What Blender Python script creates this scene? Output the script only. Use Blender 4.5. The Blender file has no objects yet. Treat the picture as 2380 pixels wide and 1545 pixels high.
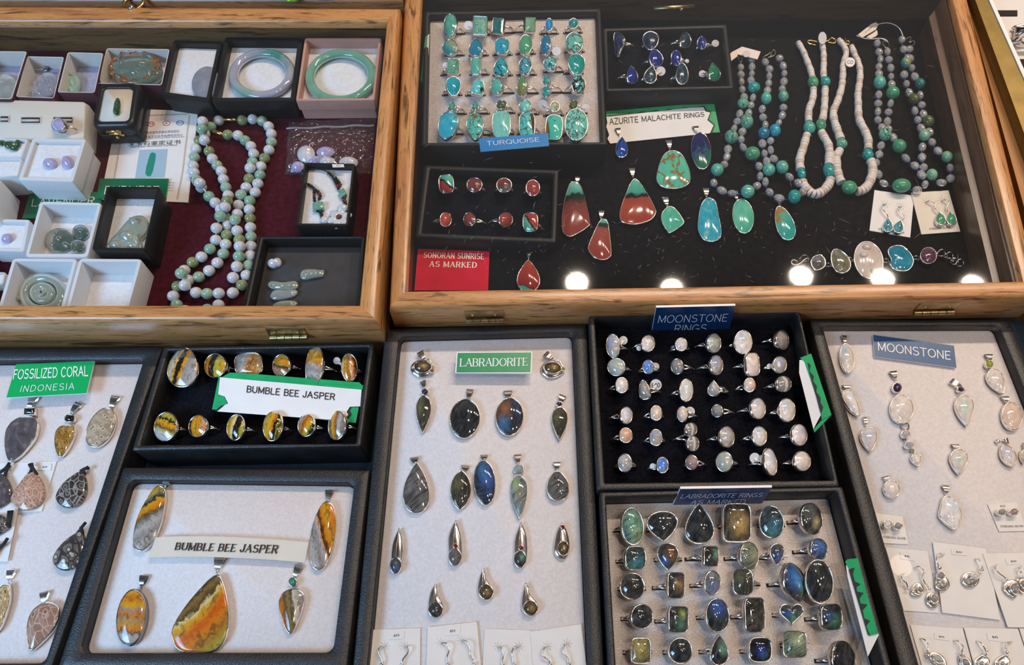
import bpy, math, random
from mathutils import Vector as V, Matrix
random.seed(7)
SC = bpy.context.scene
COL = SC.collection
PI = math.pi
rad = math.radians

# ------------------------------------------------------------------ camera
W, H, FPX = 2380.0, 1545.0, 1780.0
PITCH, ROLL = rad(63.0), rad(-3.0)
EYE = V((0, 0, .52))
FWD = V((0, math.cos(PITCH), -math.sin(PITCH)))
_r, _u = V((1, 0, 0)), V((0, math.sin(PITCH), math.cos(PITCH)))
RGT = _r*math.cos(ROLL) + _u*math.sin(ROLL)
UPV = _u*math.cos(ROLL) - _r*math.sin(ROLL)
cam = bpy.data.cameras.new('camera')
cam.sensor_fit = 'HORIZONTAL'
cam.sensor_width = 36
cam.lens = 36*FPX/W
cam.clip_start = .01
camo = bpy.data.objects.new('camera', cam)
COL.objects.link(camo)
camo.matrix_world = Matrix(((RGT.x, UPV.x, -FWD.x, EYE.x), (RGT.y, UPV.y, -FWD.y, EYE.y), (RGT.z, UPV.z, -FWD.z, EYE.z), (0, 0, 0, 1)))
SC.camera = camo

def ray(p):
    return FWD*FPX + RGT*(p[0]-W/2) - UPV*(p[1]-H/2)
def U(p, z):
    """photo point -> place on the horizontal level z"""
    d = ray(p)
    return EYE + d*((z-EYE.z)/d.z)
def UP(p, q, n):
    """photo point -> place on the plane through q with normal n"""
    d = ray(p)
    return EYE + d*((q-EYE).dot(n)/d.dot(n))

# ------------------------------------------------------------------ light
vs = SC.view_settings
vs.view_transform = 'Standard'
vs.look = 'None'
vs.exposure = -0.12
vs.gamma = 1.0
vs.use_curve_mapping = False
w = bpy.data.worlds.new('World')
SC.world = w
w.use_nodes = True
WN = w.node_tree
_bg = WN.nodes['Background']
_tc = WN.nodes.new('ShaderNodeTexCoord')
_ns = WN.nodes.new('ShaderNodeTexNoise')
_ns.inputs['Scale'].default_value = 1.6
_rp = WN.nodes.new('ShaderNodeValToRGB')
_rp.color_ramp.elements[0].position = .38
_rp.color_ramp.elements[0].color = (.06, .052, .047, 1)
_rp.color_ramp.elements[1].position = .66
_rp.color_ramp.elements[1].color = (.74, .76, .80, 1)
WN.links.new(_tc.outputs['Generated'], _ns.inputs['Vector'])
WN.links.new(_ns.outputs['Fac'], _rp.inputs['Fac'])
WN.links.new(_rp.outputs['Color'], _bg.inputs['Color'])
_bg.inputs['Strength'].default_value = .25

def lamp(name, loc, power, color, size, target=None, shape='DISK', size_y=None, spread=180):
    l = bpy.data.lights.new(name, 'AREA')
    l.shape = shape
    l.size = size
    if size_y: l.size_y = size_y
    l.energy = power
    l.color = color
    l.spread = rad(spread)
    o = bpy.data.objects.new(name, l)
    COL.objects.link(o)
    o.location = loc
    d = (V(target)-V(loc)) if target else V((0, 0, -1))
    o.rotation_euler = d.to_track_quat('-Z', 'Y').to_euler()
    return o
WARM = (1.0, .82, .66)
ZG_R, ZG_RIKER = .052, .030
def mirrored(p, zg, h=2.2):
    """where a ceiling lamp hangs whose image the glass at level zg shows at p"""
    q = U(p, 2*zg-h)
    return (q.x, q.y, h)
for p in ((1341, 656), (1862, 641), (2052, 648), (1562, 672), (2262, 662)):
    lamp('ceiling_lamp', mirrored(p, ZG_R), 8.5, WARM, .078, spread=110)
lamp('ceiling_lamp', mirrored((2095, 1314), ZG_RIKER), .035, (1, .72, .5), .07)
for q in ((1.1, .06, 2.2), (.5, -.05, 2.2), (1.7, .1, 2.2), (.8, -.35, 2.2)):
    lamp('ceiling_lamp', q, 1.6, (1, .84, .72), .09, spread=85)
lamp('ceiling_lamp', mirrored((1380, 1090), .035), 4.0, (1, .74, .54), .09)  # added lamp, placed so its reflection gives the tray rims a warm sheen
lamp('window_daylight', (-.95, -.25, .85), 4.4, (.36, .64, 1.0), .6, (-.45, .28, 0), 'RECTANGLE', .4, spread=80)

# ------------------------------------------------------------------ objects
def tag(o, label=None, cat=None, group=None, kind=None):
    if label: o['label'] = label
    if cat: o['category'] = cat
    if group: o['group'] = group
    if kind: o['kind'] = kind
    return o
def thing(name, label, cat, loc, group=None):
    o = bpy.data.objects.new(name, None)
    o.empty_display_size = .005
    COL.objects.link(o)
    o.location = loc
    return tag(o, label, cat, group)
def root_loc(o):
    while o.parent: o = o.parent
    return V(o.location)
def mesh(name, vf, mats, parent=None, uvs=None, smooth=True, fm=None, label=None, auto=None):
    """link ONE mesh object from world-space points; a part if it has a parent"""
    vs_, fs = vf
    org = root_loc(parent) if parent else V((sum(v.x for v in vs_)/len(vs_), sum(v.y for v in vs_)/len(vs_), min(v.z for v in vs_)))
    m = bpy.data.meshes.new(name)
    m.from_pydata([tuple(v-org) for v in vs_], [], fs)
    if not isinstance(mats, (list, tuple)): mats = [mats]
    for a in mats: m.materials.append(a)
    if uvs:
        l = m.uv_layers.new(name='UVMap')
        for lp in m.loops: l.data[lp.index].uv = uvs[lp.vertex_index]
    if fm:
        for p in m.polygons: p.material_index = fm[p.index] if p.index < len(fm) else 0
    if smooth:
        m.polygons.foreach_set('use_smooth', [True]*len(m.polygons))
        if auto: m.set_sharp_from_angle(angle=rad(auto))
    m.update()
    o = bpy.data.objects.new(name, m)
    COL.objects.link(o)
    if parent: o.parent = parent
    else: o.location = org
    if label: o['label'] = label
    return o
def join(*vfs):
    vv, ff = [], []
    for v, f in vfs:
        n = len(vv)
        vv += v
        ff += [tuple(i+n for i in q) for q in f]
    return vv, ff
def loft(loops, cap0=False, cap1=False, closed=True):
    n = len(loops[0])
    vv = [p for l in loops for p in l]
    ff = []
    for i in range(len(loops)-1):
        for j in range(n if closed else n-1):
            k = (j+1) % n
            ff.append((i*n+j, i*n+k, (i+1)*n+k, (i+1)*n+j))
    if cap0: ff.append(tuple(reversed(range(n))))
    if cap1: ff.append(tuple(range((len(loops)-1)*n, len(loops)*n)))
    return vv, ff
def tube(pts, r, n=8, closed=False, flat=1.0, up=None):
    """sweep a round (or flat) section along points; r may be a list"""
    pts = [V(p) for p in pts]
    m = len(pts)
    rr = r if isinstance(r, list) else [r]*m
    loops = []
    prev = up or V((0, 0, 1))
    for i, p in enumerate(pts):
        a = pts[(i-1) % m] if (closed or i) else p
        b = pts[(i+1) % m] if (closed or i < m-1) else p
        t = (b-a)
        t = t.normalized() if t.length > 1e-9 else V((1, 0, 0))
        s = t.cross(prev)
        if s.length < 1e-5: s = t.cross(V((1, 0, 0)))
        if s.length < 1e-5: s = t.cross(V((0, 1, 0)))
        s.normalize()
        q = s.cross(t).normalized()
        prev = q
        loops.append([p + s*math.cos(2*PI*k/n)*rr[i] + q*math.sin(2*PI*k/n)*rr[i]*flat for k in range(n)])
    if closed:
        v, f = loft(loops)
        k0 = (m-1)*n
        f += [(k0+j, k0+(j+1) % n, (j+1) % n, j) for j in range(n)]
        return v, f
    return loft(loops, True, True)
def spline(pts, n=6, closed=False):
    pts = [V(p) for p in pts]
    m = len(pts)
    out = []
    for i in range(m if closed else m-1):
        if closed: a, b, c, d = (pts[(i+k) % m] for k in (-1, 0, 1, 2))
        else: a, b, c, d = pts[max(i-1, 0)], pts[i], pts[i+1], pts[min(i+2, m-1)]
        for k in range(n):
            t = k/n
            out.append(.5*((2*b)+(c-a)*t+(2*a-5*b+4*c-d)*t*t+(3*b-a-3*c+d)*t**3))
    if not closed: out.append(pts[-1])
    return out
def resample(pts, step, closed=False):
    out, acc = [pts[0]], 0
    seq = pts[1:] + ([pts[0]] if closed else [])
    last = pts[0]
    for p in seq:
        while True:
            d = (p-last).length
            if acc+d < step:
                acc += d
                last = p
                break
            last = last + (p-last)*((step-acc)/d)
            out.append(last)
            acc = 0
    return out
class Crop:
    """a rectangle of the photograph and its magnification while measuring"""
    def __init__(s, x, y, k): s.x, s.y, s.s = x, y, k
    def __call__(s, a, b): return (s.x+a/s.s, s.y+b/s.s)
    def q(s, pts): return [s(*p) for p in pts]
cA, cB, cC, cD = Crop(0, 0, 3.8625), Crop(460, 0, 3.862), Crop(0, 380, 3.679), Crop(460, 380, 3.512)
cE, cF, cG, cH = Crop(940, 0, 4.175), Crop(1380, 0, 4.176), Crop(1860, 0, 4.175), Crop(900, 360, 3.862)
cI, cJ, cK, cL = Crop(1380, 280, 3.358), Crop(1860, 330, 3.592), Crop(0, 780, 4.065), Crop(0, 1060, 3.185)
cM, cN, cO, cP = Crop(290, 780, 4.034), Crop(150, 1080, 3.26), Crop(850, 740, 3.8625), Crop(850, 1040, 3.059)
cQ, cR, cS, cT = Crop(1360, 700, 3.434), Crop(1380, 1110, 3.551), Crop(1760, 740, 3.679), Crop(1780, 1120, 3.635)
cU, cX, cZ = Crop(2040, 1230, 4.906), Crop(2240, 0, 3.8625), Crop(0, 0, 1)

# ------------------------------------------------------------------ materials
class NB:
    def __init__(s, name):
        s.m = bpy.data.materials.new(name)
        s.m.use_nodes = True
        s.t = s.m.node_tree
        s.b = s.t.nodes['Principled BSDF']
    def n(s, typ, **kw):
        o = s.t.nodes.new('ShaderNode'+typ)
        for k, v in kw.items():
            if k.startswith('_'): setattr(o, k[1:], v)
            else: s.put(o, k, v)
        return o
    def put(s, o, k, v):
        sock = o.inputs[int(k[1:])] if k[0] == 'i' and k[1:].isdigit() else o.inputs[k.replace('__', ' ')]
        if hasattr(v, 'is_linked') or hasattr(v, 'links'): s.t.links.new(v, sock)
        elif isinstance(v, tuple) and len(v) == 3 and sock.type == 'RGBA': sock.default_value = (*v, 1)
        else: sock.default_value = v
    def math(s, op, a, b=0.0, clamp=False):
        return s.n('Math', _operation=op, _use_clamp=clamp, i0=a, i1=b).outputs[0]
    def ramp(s, fac, stops, interp='LINEAR'):
        o = s.n('ValToRGB')
        cr = o.color_ramp
        cr.interpolation = interp
        while len(cr.elements) < len(stops): cr.elements.new(1.0)
        for e, (p, c) in zip(cr.elements, stops):
            e.position = p
            e.color = (*c, 1) if len(c) == 3 else c
        s.t.links.new(fac, o.inputs[0])
        return o.outputs[0]
    def mix(s, fac, a, b, mode='MIX'):
        o = s.n('Mix', _data_type='RGBA', _blend_type=mode)
        s.put(o, 'i0', fac)
        for i, v in ((6, a), (7, b)):
            if isinstance(v, tuple): o.inputs[i].default_value = (*v, 1)
            else: s.t.links.new(v, o.inputs[i])
        return o.outputs[2]
    def setb(s, **kw):
        for k, v in kw.items(): s.put(s.b, k, v)
    def bump(s, h, strength, dist=.001):
        o = s.n('Bump', Strength=strength, Distance=dist, Height=h)
        s.put(s.b, 'Normal', o.outputs[0])
    def local(s):
        """object coordinates, shifted by a per-object random amount"""
        tc = s.n('TexCoord').outputs['Object']
        rn = s.n('ObjectInfo').outputs['Random']
        return s.n('VectorMath', _operation='ADD', i0=tc, i1=s.n('CombineXYZ', i0=s.math('MULTIPLY', rn, 3.1), i1=rn, i2=rn).outputs[0]).outputs[0]
def hexc(h):
    c = [int(h[i:i+2], 16)/255 for i in (0, 2, 4)]
    return tuple(x/12.92 if x <= .04045 else ((x+.055)/1.055)**2.4 for x in c)

def plain(name, col, rough=.5, metal=0, noise=None, bump=None, spec=.5, sheen=0, coat=0, trans=0, sss=0):
    """one colour, with optional fine mottling (scale, amount) and relief (scale, strength)"""
    b = NB(name)
    c = col
    if noise:
        f = b.n('TexNoise', Vector=b.local(), Scale=noise[0], Detail=4.0).outputs[0]
        c = b.ramp(f, [(.3, tuple(x*(1-noise[1]) for x in col)), (.7, tuple(min(1, x*(1+noise[1])) for x in col))])
    b.setb(Base__Color=c, Roughness=rough, Metallic=metal, Specular__IOR__Level=spec, Coat__Weight=coat, Transmission__Weight=trans)
    if sheen: b.setb(Sheen__Weight=sheen, Sheen__Roughness=.5)
    if sss: b.setb(Subsurface__Weight=sss, Subsurface__Radius=(.004, .004, .004), Subsurface__Scale=1.0)
    if bump:
        h = b.n('TexNoise', Vector=b.local(), Scale=bump[0], Detail=3.0).outputs[0]
        b.bump(h, bump[1], bump[2] if len(bump) > 2 else .0006)
    return b.m

def wood(name, dark, mid, light, scale=1.0):
    """oak: grain runs along u (metres) of the UV map"""
    b = NB(name)
    uv = b.n('UVMap').outputs[0]
    rn = b.n('ObjectInfo').outputs['Random']
    mp = b.n('Mapping', Vector=uv, Scale=(26*scale, 250*scale, 1)).outputs[0]
    off = b.n('CombineXYZ', i0=b.math('MULTIPLY', rn, 40.0), i1=b.math('MULTIPLY', rn, 17.0), i2=0.0).outputs[0]
    v = b.n('VectorMath', _operation='ADD', i0=mp, i1=off).outputs[0]
    n1 = b.n('TexNoise', Vector=v, Scale=1.0, Detail=5.0, Roughness=.62, Distortion=.8).outputs[0]
    mp2 = b.n('Mapping', Vector=uv, Scale=(5*scale, 46*scale, 1)).outputs[0]
    v2 = b.n('VectorMath', _operation='ADD', i0=mp2, i1=off).outputs[0]
    n2 = b.n('TexNoise', Vector=v2, Scale=1.0, Detail=3.0, Distortion=1.2).outputs[0]
    c = b.ramp(n2, [(.25, mid), (.5, light), (.75, mid)])
    pore = b.ramp(n1, [(.36, (1, 1, 1)), (.46, (0, 0, 0))])
    mp3 = b.n('Mapping', Vector=uv, Scale=(90*scale, 900*scale, 1)).outputs[0]
    n3 = b.n('TexNoise', Vector=mp3, Scale=1.0, Detail=2.0).outputs[0]
    pore2 = b.ramp(n3, [(.34, (.8, .8, .8)), (.42, (0, 0, 0))])
    c = b.mix(b.math('MULTIPLY', pore, .8), c, dark)
    c = b.mix(b.math('MULTIPLY', pore2, .5), c, dark)
    b.setb(Base__Color=c, Roughness=.33, Coat__Weight=.25, Coat__Roughness=.25)
    b.bump(n1, .18, .0005)
    return b.m

def glass(name, tint=(1, 1, 1), rough=.0, haze=0.0, crinkle=0):
    """clear sheet: lets light straight through, mirrors by angle"""
    b = NB(name)
    t = b.n('BsdfTransparent', Color=tint)
    g = b.n('BsdfGlossy', Color=(1, 1, 1), Roughness=rough)
    ior = b.math('SUBTRACT', 1.5, b.math('MULTIPLY', b.n('NewGeometry').outputs['Backfacing'], 1.5-1/1.5))
    f = b.n('Fresnel', IOR=ior).outputs[0]
    m = b.n('MixShader', i0=f, i1=t.outputs[0], i2=g.outputs[0]).outputs[0]
    if haze:
        d = b.n('BsdfDiffuse', Color=(.8, .8, .8))
        m = b.n('MixShader', i0=haze, i1=m, i2=d.outputs[0]).outputs[0]
    if crinkle:
        h = b.n('TexNoise', Vector=b.local(), Scale=crinkle, Detail=2.0, Distortion=1.5).outputs[0]
        nb = b.n('Bump', Strength=1.0, Distance=.006, Height=h).outputs[0]
        b.t.links.new(nb, g.inputs['Normal'])
    b.t.links.new(m, b.t.nodes['Material Output'].inputs[0])
    return b.m

STONES = {}
def stone(key, words, ramp, scale=1.6, fine=None, pits=None, *, detail=5, dist=.4, band=None, vein=None, flash=(), streak=None, cells=None, rough=.10, trans=0, sss=0, coat=.3, interp='LINEAR', squash=(1, 1)):
    """polished stone; pattern lives in the stone's own -1..1 frame and differs from stone to stone"""
    b = NB('stone_'+words.replace(' ', '_'))
    uv = b.n('UVMap').outputs[0]
    rn = b.n('ObjectInfo').outputs['Random']
    sp = b.n('SeparateXYZ', Vector=uv)
    u, v = sp.outputs[0], sp.outputs[1]
    p = b.n('CombineXYZ', i0=b.math('MULTIPLY', u, squash[0]), i1=b.math('MULTIPLY', v, squash[1]), i2=b.math('MULTIPLY', rn, 41.0)).outputs[0]
    nz = b.n('TexNoise', Vector=p, Scale=scale, Detail=float(detail), Distortion=dist).outputs[0]
    if band:
        a, amp = rad(band[0]), band[1]
        t = b.math('ADD', b.math('MULTIPLY', u, math.cos(a)*.5), b.math('MULTIPLY', v, math.sin(a)*.5))
        t = b.math('ADD', t, .5)
        t = b.math('ADD', t, b.math('MULTIPLY', b.math('SUBTRACT', nz, .5), amp))
        c = b.ramp(t, ramp, interp)
    else:
        c = b.ramp(nz, ramp, interp)
    if fine:
        fq, st, fc = fine
        tt = t if band else nz
        n3 = b.n('TexNoise', Vector=p, Scale=3.2, Detail=4.0, Distortion=.6).outputs[0]
        s3 = b.math('SINE', b.math('ADD', b.math('MULTIPLY', tt, fq*6.283), b.math('MULTIPLY', n3, 7.0)))
        n4 = b.n('TexNoise', Vector=p, Scale=1.7, Detail=2.0).outputs[0]
        k = b.math('MULTIPLY', b.ramp(s3, [(.55, (0, 0, 0)), (.95, (1, 1, 1))]), b.ramp(n4, [(.42, (0, 0, 0)), (.58, (1, 1, 1))]))
        c = b.mix(b.math('MULTIPLY', k, st), c, fc)
    if pits:
        ps, st, pc = pits
        n5 = b.n('TexNoise', Vector=p, Scale=ps, Detail=4.0, Distortion=.8).outputs[0]
        c = b.mix(b.math('MULTIPLY', b.ramp(n5, [(.56, (0, 0, 0)), (.66, (1, 1, 1))]), st), c, pc)
    if streak:
        a, sc, st, sc2 = rad(streak[0]), streak[1], streak[2], streak[3]
        x = b.math('ADD', b.math('MULTIPLY', u, -math.sin(a)*sc), b.math('MULTIPLY', v, math.cos(a)*sc))
        y = b.math('ADD', b.math('MULTIPLY', u, math.cos(a)*.7), b.math('MULTIPLY', v, math.sin(a)*.7))
        q = b.n('CombineXYZ', i0=x, i1=y, i2=b.math('MULTIPLY', rn, 23.0)).outputs[0]
        s2 = b.n('TexNoise', Vector=q, Scale=1.0, Detail=3.0).outputs[0]
        c = b.mix(b.math('MULTIPLY', b.ramp(s2, [(.48, (0, 0, 0)), (.62, (1, 1, 1))]), st), c, sc2)
    for (col, fx, fy, fr, st) in flash:
        du, dv = b.math('SUBTRACT', u, fx), b.math('SUBTRACT', v, fy)
        d = b.math('SQRT', b.math('ADD', b.math('MULTIPLY', du, du), b.math('MULTIPLY', dv, dv)))
        k = b.math('SUBTRACT', 1.0, b.math('DIVIDE', d, fr), True)
        n2 = b.n('TexNoise', Vector=p, Scale=2.4, Detail=3.0, Distortion=.8).outputs[0]
        k = b.math('MULTIPLY', b.math('MULTIPLY', k, b.ramp(n2, [(.3, (.25, .25, .25)), (.6, (1, 1, 1))])), st*1.6, True)
        c = b.mix(k, c, col)
    if cells:
        sc, wall, ctr, wc = cells
        vo = b.n('TexVoronoi', _feature='DISTANCE_TO_EDGE', Vector=p, Scale=sc).outputs['Distance']
        c = b.mix(b.ramp(vo, [(wall, (1, 1, 1)), (wall*2.2, (0, 0, 0))]), c, wc)
        vf = b.n('TexVoronoi', Vector=p, Scale=sc).outputs['Distance']
        c = b.mix(b.ramp(vf, [(.23, (0, 0, 0)), (.27, (.7, .7, .7)), (.34, (.7, .7, .7)), (.40, (0, 0, 0))]), c, wc)
        c = b.mix(b.ramp(vf, [(.10, (.4, .4, .4)), (.13, (.85, .85, .85)), (.20, (.85, .85, .85)), (.24, (0, 0, 0))]), c, ctr)
    if vein:
        vc, vsn, vw, vm = vein
        nd = b.n('TexNoise', Vector=p, Scale=3.0, Detail=2.0).outputs['Color']
        pd = b.n('VectorMath', _operation='ADD', i0=p, i1=b.n('VectorMath', _operation='SCALE', i0=nd, Scale=.5).outputs[0]).outputs[0]
        vo = b.n('TexVoronoi', _feature='DISTANCE_TO_EDGE', Vector=pd, Scale=vsn).outputs['Distance']
        k = b.ramp(vo, [(vw*.5, (1, 1, 1)), (vw, (0, 0, 0))])
        msk = b.n('TexNoise', Vector=p, Scale=1.3, Detail=2.0).outputs[0]
        k = b.math('MULTIPLY', k, b.ramp(msk, [(vm-.04, (0, 0, 0)), (vm+.04, (1, 1, 1))]))
        c = b.mix(k, c, vc)
    b.setb(Base__Color=c, Roughness=rough, Coat__Weight=coat, Coat__Roughness=.04, Transmission__Weight=trans, IOR=1.5)
    if sss: b.setb(Subsurface__Weight=sss, Subsurface__Radius=(.003, .003, .003), Subsurface__Scale=1.0)
    STONES[key] = (b.m, words)
    return b.m
SILVER = plain('silver', (.84, .79, .74), .16, 1, noise=(300, .12))
DSILVER = plain('oxidised_silver', (.30, .29, .28), .25, 1)
GOLDM = plain('gold_metal', (.85, .58, .22), .22, 1)
BRASS = plain('aged_brass', (.42, .31, .16), .33, 1, noise=(150, .35), bump=(300, .2))
OAK = wood('oak', hexc('4c2f16'), hexc('a86c40'), hexc('c48c54'))
OAKD = wood('stained_oak', hexc('24150b'), hexc('5f3e24'), hexc('926840'), .6)
WALN = wood('dark_oak', hexc('1c100a'), hexc('452c1b'), hexc('604028'), .6)
LEATH = plain('black_leatherette', (.012, .0115, .012), .42, 0, spec=.6, noise=(60, .4), bump=(1100, .42, .0008))
LEATHS = plain('black_paperboard', (.011, .010, .010), .45, 0, spec=.35, bump=(900, .25))
VELV = plain('black_velvet', (.006, .006, .009), .95, 0, noise=(700, .5), spec=.05, sheen=.02)
FOAM = plain('grey_foam', (.58, .53, .50), .95, 0, noise=(1300, .28), bump=(1100, .35), spec=.1)
FIBRE = plain('white_fibre_batting', (.75, .70, .69), .95, 0, noise=(600, .07), bump=(1500, .4, .0008), spec=.1)
MAROON = plain('maroon_velvet', (.055, .006, .012), .9, 0, noise=(240, .3), spec=.08, sheen=.04)
BLACKF = plain('black_felt', (.006, .0055, .0055), .9, 0, noise=(200, .4), spec=.05)
SLOTM = plain('slot_shade_colour', (.012, .010, .010), .9)  # near-black colour standing in for the shade inside slots
PAPER = plain('white_paper', (.78, .75, .72), .6, 0, noise=(90, .03))
PAPERC = plain('cream_paper', (.72, .64, .53), .6, 0, noise=(90, .03))
WHITEP = plain('white_plastic_edge', (.78, .76, .74), .4)
GREENP = plain('green_sign_plastic', hexc('1d8a55'), .3, 0, noise=(120, .06))
GREEND = plain('dark_green_sign_plastic', hexc('0c6644'), .35)
GREENC = plain('green_card', hexc('1ba060'), .35, 0, noise=(120, .12))
BLUEP = plain('blue_sign_plastic', hexc('2384be'), .3, 0, noise=(100, .06))
NAVYP = plain('navy_sign_plastic', hexc('163a68'), .3)
DENIM = plain('denim_blue_sign_plastic', hexc('2a5785'), .35)
REDP = plain('red_sign_plastic', hexc('cc1430'), .6, 0, noise=(100, .08), spec=.15)
INK = plain('black_ink', (.012, .012, .012), .6)
INKG = plain('grey_ink', (.16, .16, .17), .6)
INKR = plain('red_ink', (.55, .03, .03), .6)
INKB = plain('blue_ink', (.03, .16, .42), .6)
ENGR = plain('white_engraving', (.80, .80, .78), .5)
CREAME = plain('cream_engraving', (.83, .76, .60), .5)
TEAL = plain('teal_table_cloth', (.003, .022, .045), .8, 0, noise=(300, .25))
GLASS_M = glass('pane_glass')
GLASS_S = glass('scuffed_pane_glass', rough=.02, haze=.006)
SCR = plain('scratch', (.30, .27, .24), .5)
CORD = plain('black_cord', (.01, .01, .01), .7)
BCORD = plain('blue_cord', (.02, .03, .22), .7)
TAGW = plain('white_tag', (.80, .77, .76), .5)
TAGP = plain('pinkish_tag', (.80, .66, .60), .5)
TAGG = plain('frosted_tag', (.55, .56, .58), .4)
PINKB = plain('pink_box_board', hexc('c08f80'), .6, 0, noise=(200, .05))
BOXB = plain('black_box_board', (.010, .010, .011), .4, 0, spec=.4, bump=(500, .2))
BOXM = plain('maroon_box_board', (.06, .008, .02), .5)
BOXI = plain('ivory_box_board', (.62, .58, .53), .6, 0, noise=(150, .06))
BOXW = plain('white_leatherette', (.66, .67, .68), .5, 0, bump=(900, .25))
COTTON = plain('white_cotton', (.72, .72, .73), .95, 0, noise=(350, .06), bump=(400, .5, .001), spec=.1)
LAVF = plain('lavender_grey_felt', (.33, .34, .46), .9, 0, noise=(300, .1), spec=.1)
GOLDA = plain('olive_gold_anodised_metal', hexc('8a7440'), .38, .75, noise=(60, .15))
GOLDB = plain('tan_painted_metal', hexc('97693a'), .45, .2, noise=(50, .1))

# turquoise and its relatives
tq = hexc
BR, BK = tq('5a3d20'), tq('1c1a18')
stone('tgt', 'green and tan turquoise', [(.3, tq('3f9080')), (.52, tq('4ba592')), (.66, tq('8f9a6a'))], 1.3)
stone('tsage', 'sage turquoise', [(.3, tq('5fa08c')), (.55, tq('77b19b')), (.7, tq('9fbf9c'))], 2.2, vein=(tq('4d7a68'), 2.0, .05, .45))
stone('tdk', 'dark teal turquoise', [(.3, tq('1f5c5c')), (.6, tq('2f7c78')), (.8, tq('4b9a90'))], 1.2)
stone('tlg', 'light green turquoise', [(.3, tq('6ba286')), (.7, tq('84b698'))], 1.4, vein=(tq('3d6a50'), 1.6, .04, .6))
stone('tbb', 'vivid blue turquoise', [(.3, tq('0d86c4')), (.7, tq('1b9ad2'))], 1.2)
stone('ttl', 'teal turquoise', [(.3, tq('1f7f86')), (.55, tq('2b9298')), (.72, tq('5aa48e'))], 1.7, vein=(tq('1b5558'), 2.0, .04, .55))
stone('tol', 'teal and olive turquoise', [(.32, tq('2f848a')), (.5, tq('3b9497')), (.68, tq('8a966c'))], 1.4, band=(60, .9))
stone('tbd', 'deep blue turquoise', [(.3, tq('126a86')), (.6, tq('1f86a2')), (.75, tq('3a9fb0'))], 1.3)
stone('tbm', 'bright blue turquoise with dark matrix', [(.3, tq('1893ad')), (.7, tq('27a9bf'))], 1.3, vein=(tq('2a2620'), 1.1, .12, .56))
stone('tgr', 'jade green turquoise', [(.3, tq('3a8a64')), (.7, tq('55a07a'))], 1.0, vein=(tq('2a5c48'), 2.2, .03, .6))
stone('tpv', 'speckled dark blue turquoise', [(.35, tq('175c7c')), (.5, tq('236f92')), (.65, tq('2f86a8'))], 6)
stone('tbr', 'pale turquoise crossed by brown veins', [(.3, tq('52aa9e')), (.7, tq('79c3b4'))], 1.6, vein=(tq('6a553a'), 1.0, .07, .40))
stone('tbv', 'green turquoise with black veins', [(.3, tq('529a83')), (.7, tq('74b39a'))], 1.6, vein=(tq('1d2a25'), 1.3, .05, .45))
stone('tlt', 'light teal turquoise', [(.3, tq('4aa594')), (.7, tq('69bba6'))], 1.5, vein=(tq('3d7a6a'), 2.2, .04, .6))
stone('ttb', 'bright teal turquoise with a black vein', [(.3, tq('1494a0')), (.7, tq('25a8ac'))], 1.2, vein=(BK, .75, .05, .46))
stone('tgb', 'grey blue turquoise with dark veins', [(.3, tq('3f93a8')), (.7, tq('5fadb8'))], 1.5, vein=(tq('22303a'), 1.4, .06, .42))
stone('tsp', 'spiderweb turquoise', [(.3, tq('57b9b4')), (.7, tq('79cdc4'))], 1.5, vein=(tq('20201c'), 2.1, .075, .2))
stone('tte', 'teal turquoise with fine veins', [(.3, tq('188f8c')), (.7, tq('2ea79c'))], 1.2, vein=(tq('1b5f58'), 1.3, .035, .4))
stone('tsb', 'bright teal turquoise', [(.3, tq('1193a4')), (.7, tq('22a8b4'))], 1.2, vein=(tq('1b6068'), 1.3, .03, .6))
stone('tlb', 'sky turquoise with black flecks', [(.3, tq('4bb6bd')), (.7, tq('67c8c8'))], 1.4, vein=(BK, 1.0, .12, .58))
stone('tbg', 'brown and green turquoise', [(.38, tq('4c8b62')), (.5, tq('7f8a45')), (.62, tq('8a5f25'))], 1.7)
stone('tbw', 'black webbed pale turquoise', [(.3, tq('58b7b4')), (.7, tq('82cfc6'))], 1.5, vein=(BK, 1.5, .15, .35))
stone('tsm', 'small green turquoise', [(.3, tq('2f8f7c')), (.7, tq('5aa88c'))], 1.6)
stone('toli', 'olive green stone', [(.3, tq('3a4a26')), (.7, tq('5f6b35'))], 1.4)
stone('tpa', 'pale aqua turquoise', [(.3, tq('6cbfae')), (.7, tq('8cd0c0'))], 2.2, vein=(tq('4f9a8a'), 3.5, .05, .5))
stone('tcr', 'cream stone with dark swirls', [(.4, tq('a9b58c')), (.6, tq('c8cba8'))], 1.6, vein=(tq('35301f'), 1.3, .09, .5))
stone('tbl', 'sky blue turquoise', [(.3, tq('2a9ab0')), (.6, tq('3fb0bf')), (.8, tq('6fbfb0'))], 1.3, vein=(tq('7a6a44'), .7, .05, .58))
stone('tbp', 'turquoise with brown patches', [(.3, tq('3fae9f')), (.56, tq('63c3ae')), (.60, tq('8a6c3c')), (.75, tq('6b5028'))], 1.5, vein=(tq('5a4626'), 2.0, .05, .42))
stone('tsw', 'spiderweb turquoise with brown edge', [(.05, tq('57bcb6')), (.78, tq('6fc9c0')), (.82, tq('5a4028')), (1, tq('6b4a28'))], .8, band=(15, .15), vein=(tq('3a2c1c'), 1.9, .06, .2))
stone('tbe', 'teal turquoise with brown edges', [(0, tq('7a5526')), (.16, tq('6d4c22')), (.2, tq('3fb5a0')), (.9, tq('5cc2ac'))], 1.4, band=(10, .35), vein=(tq('3d6a50'), 1.4, .04, .55))
stone('tbig', 'broad spiderweb turquoise with brown patches', [(.3, tq('57bfae')), (.6, tq('7fd0c0')), (.68, tq('5a4530'))], 1.9, vein=(tq('4a3c28'), 2.6, .06, .25))
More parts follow.
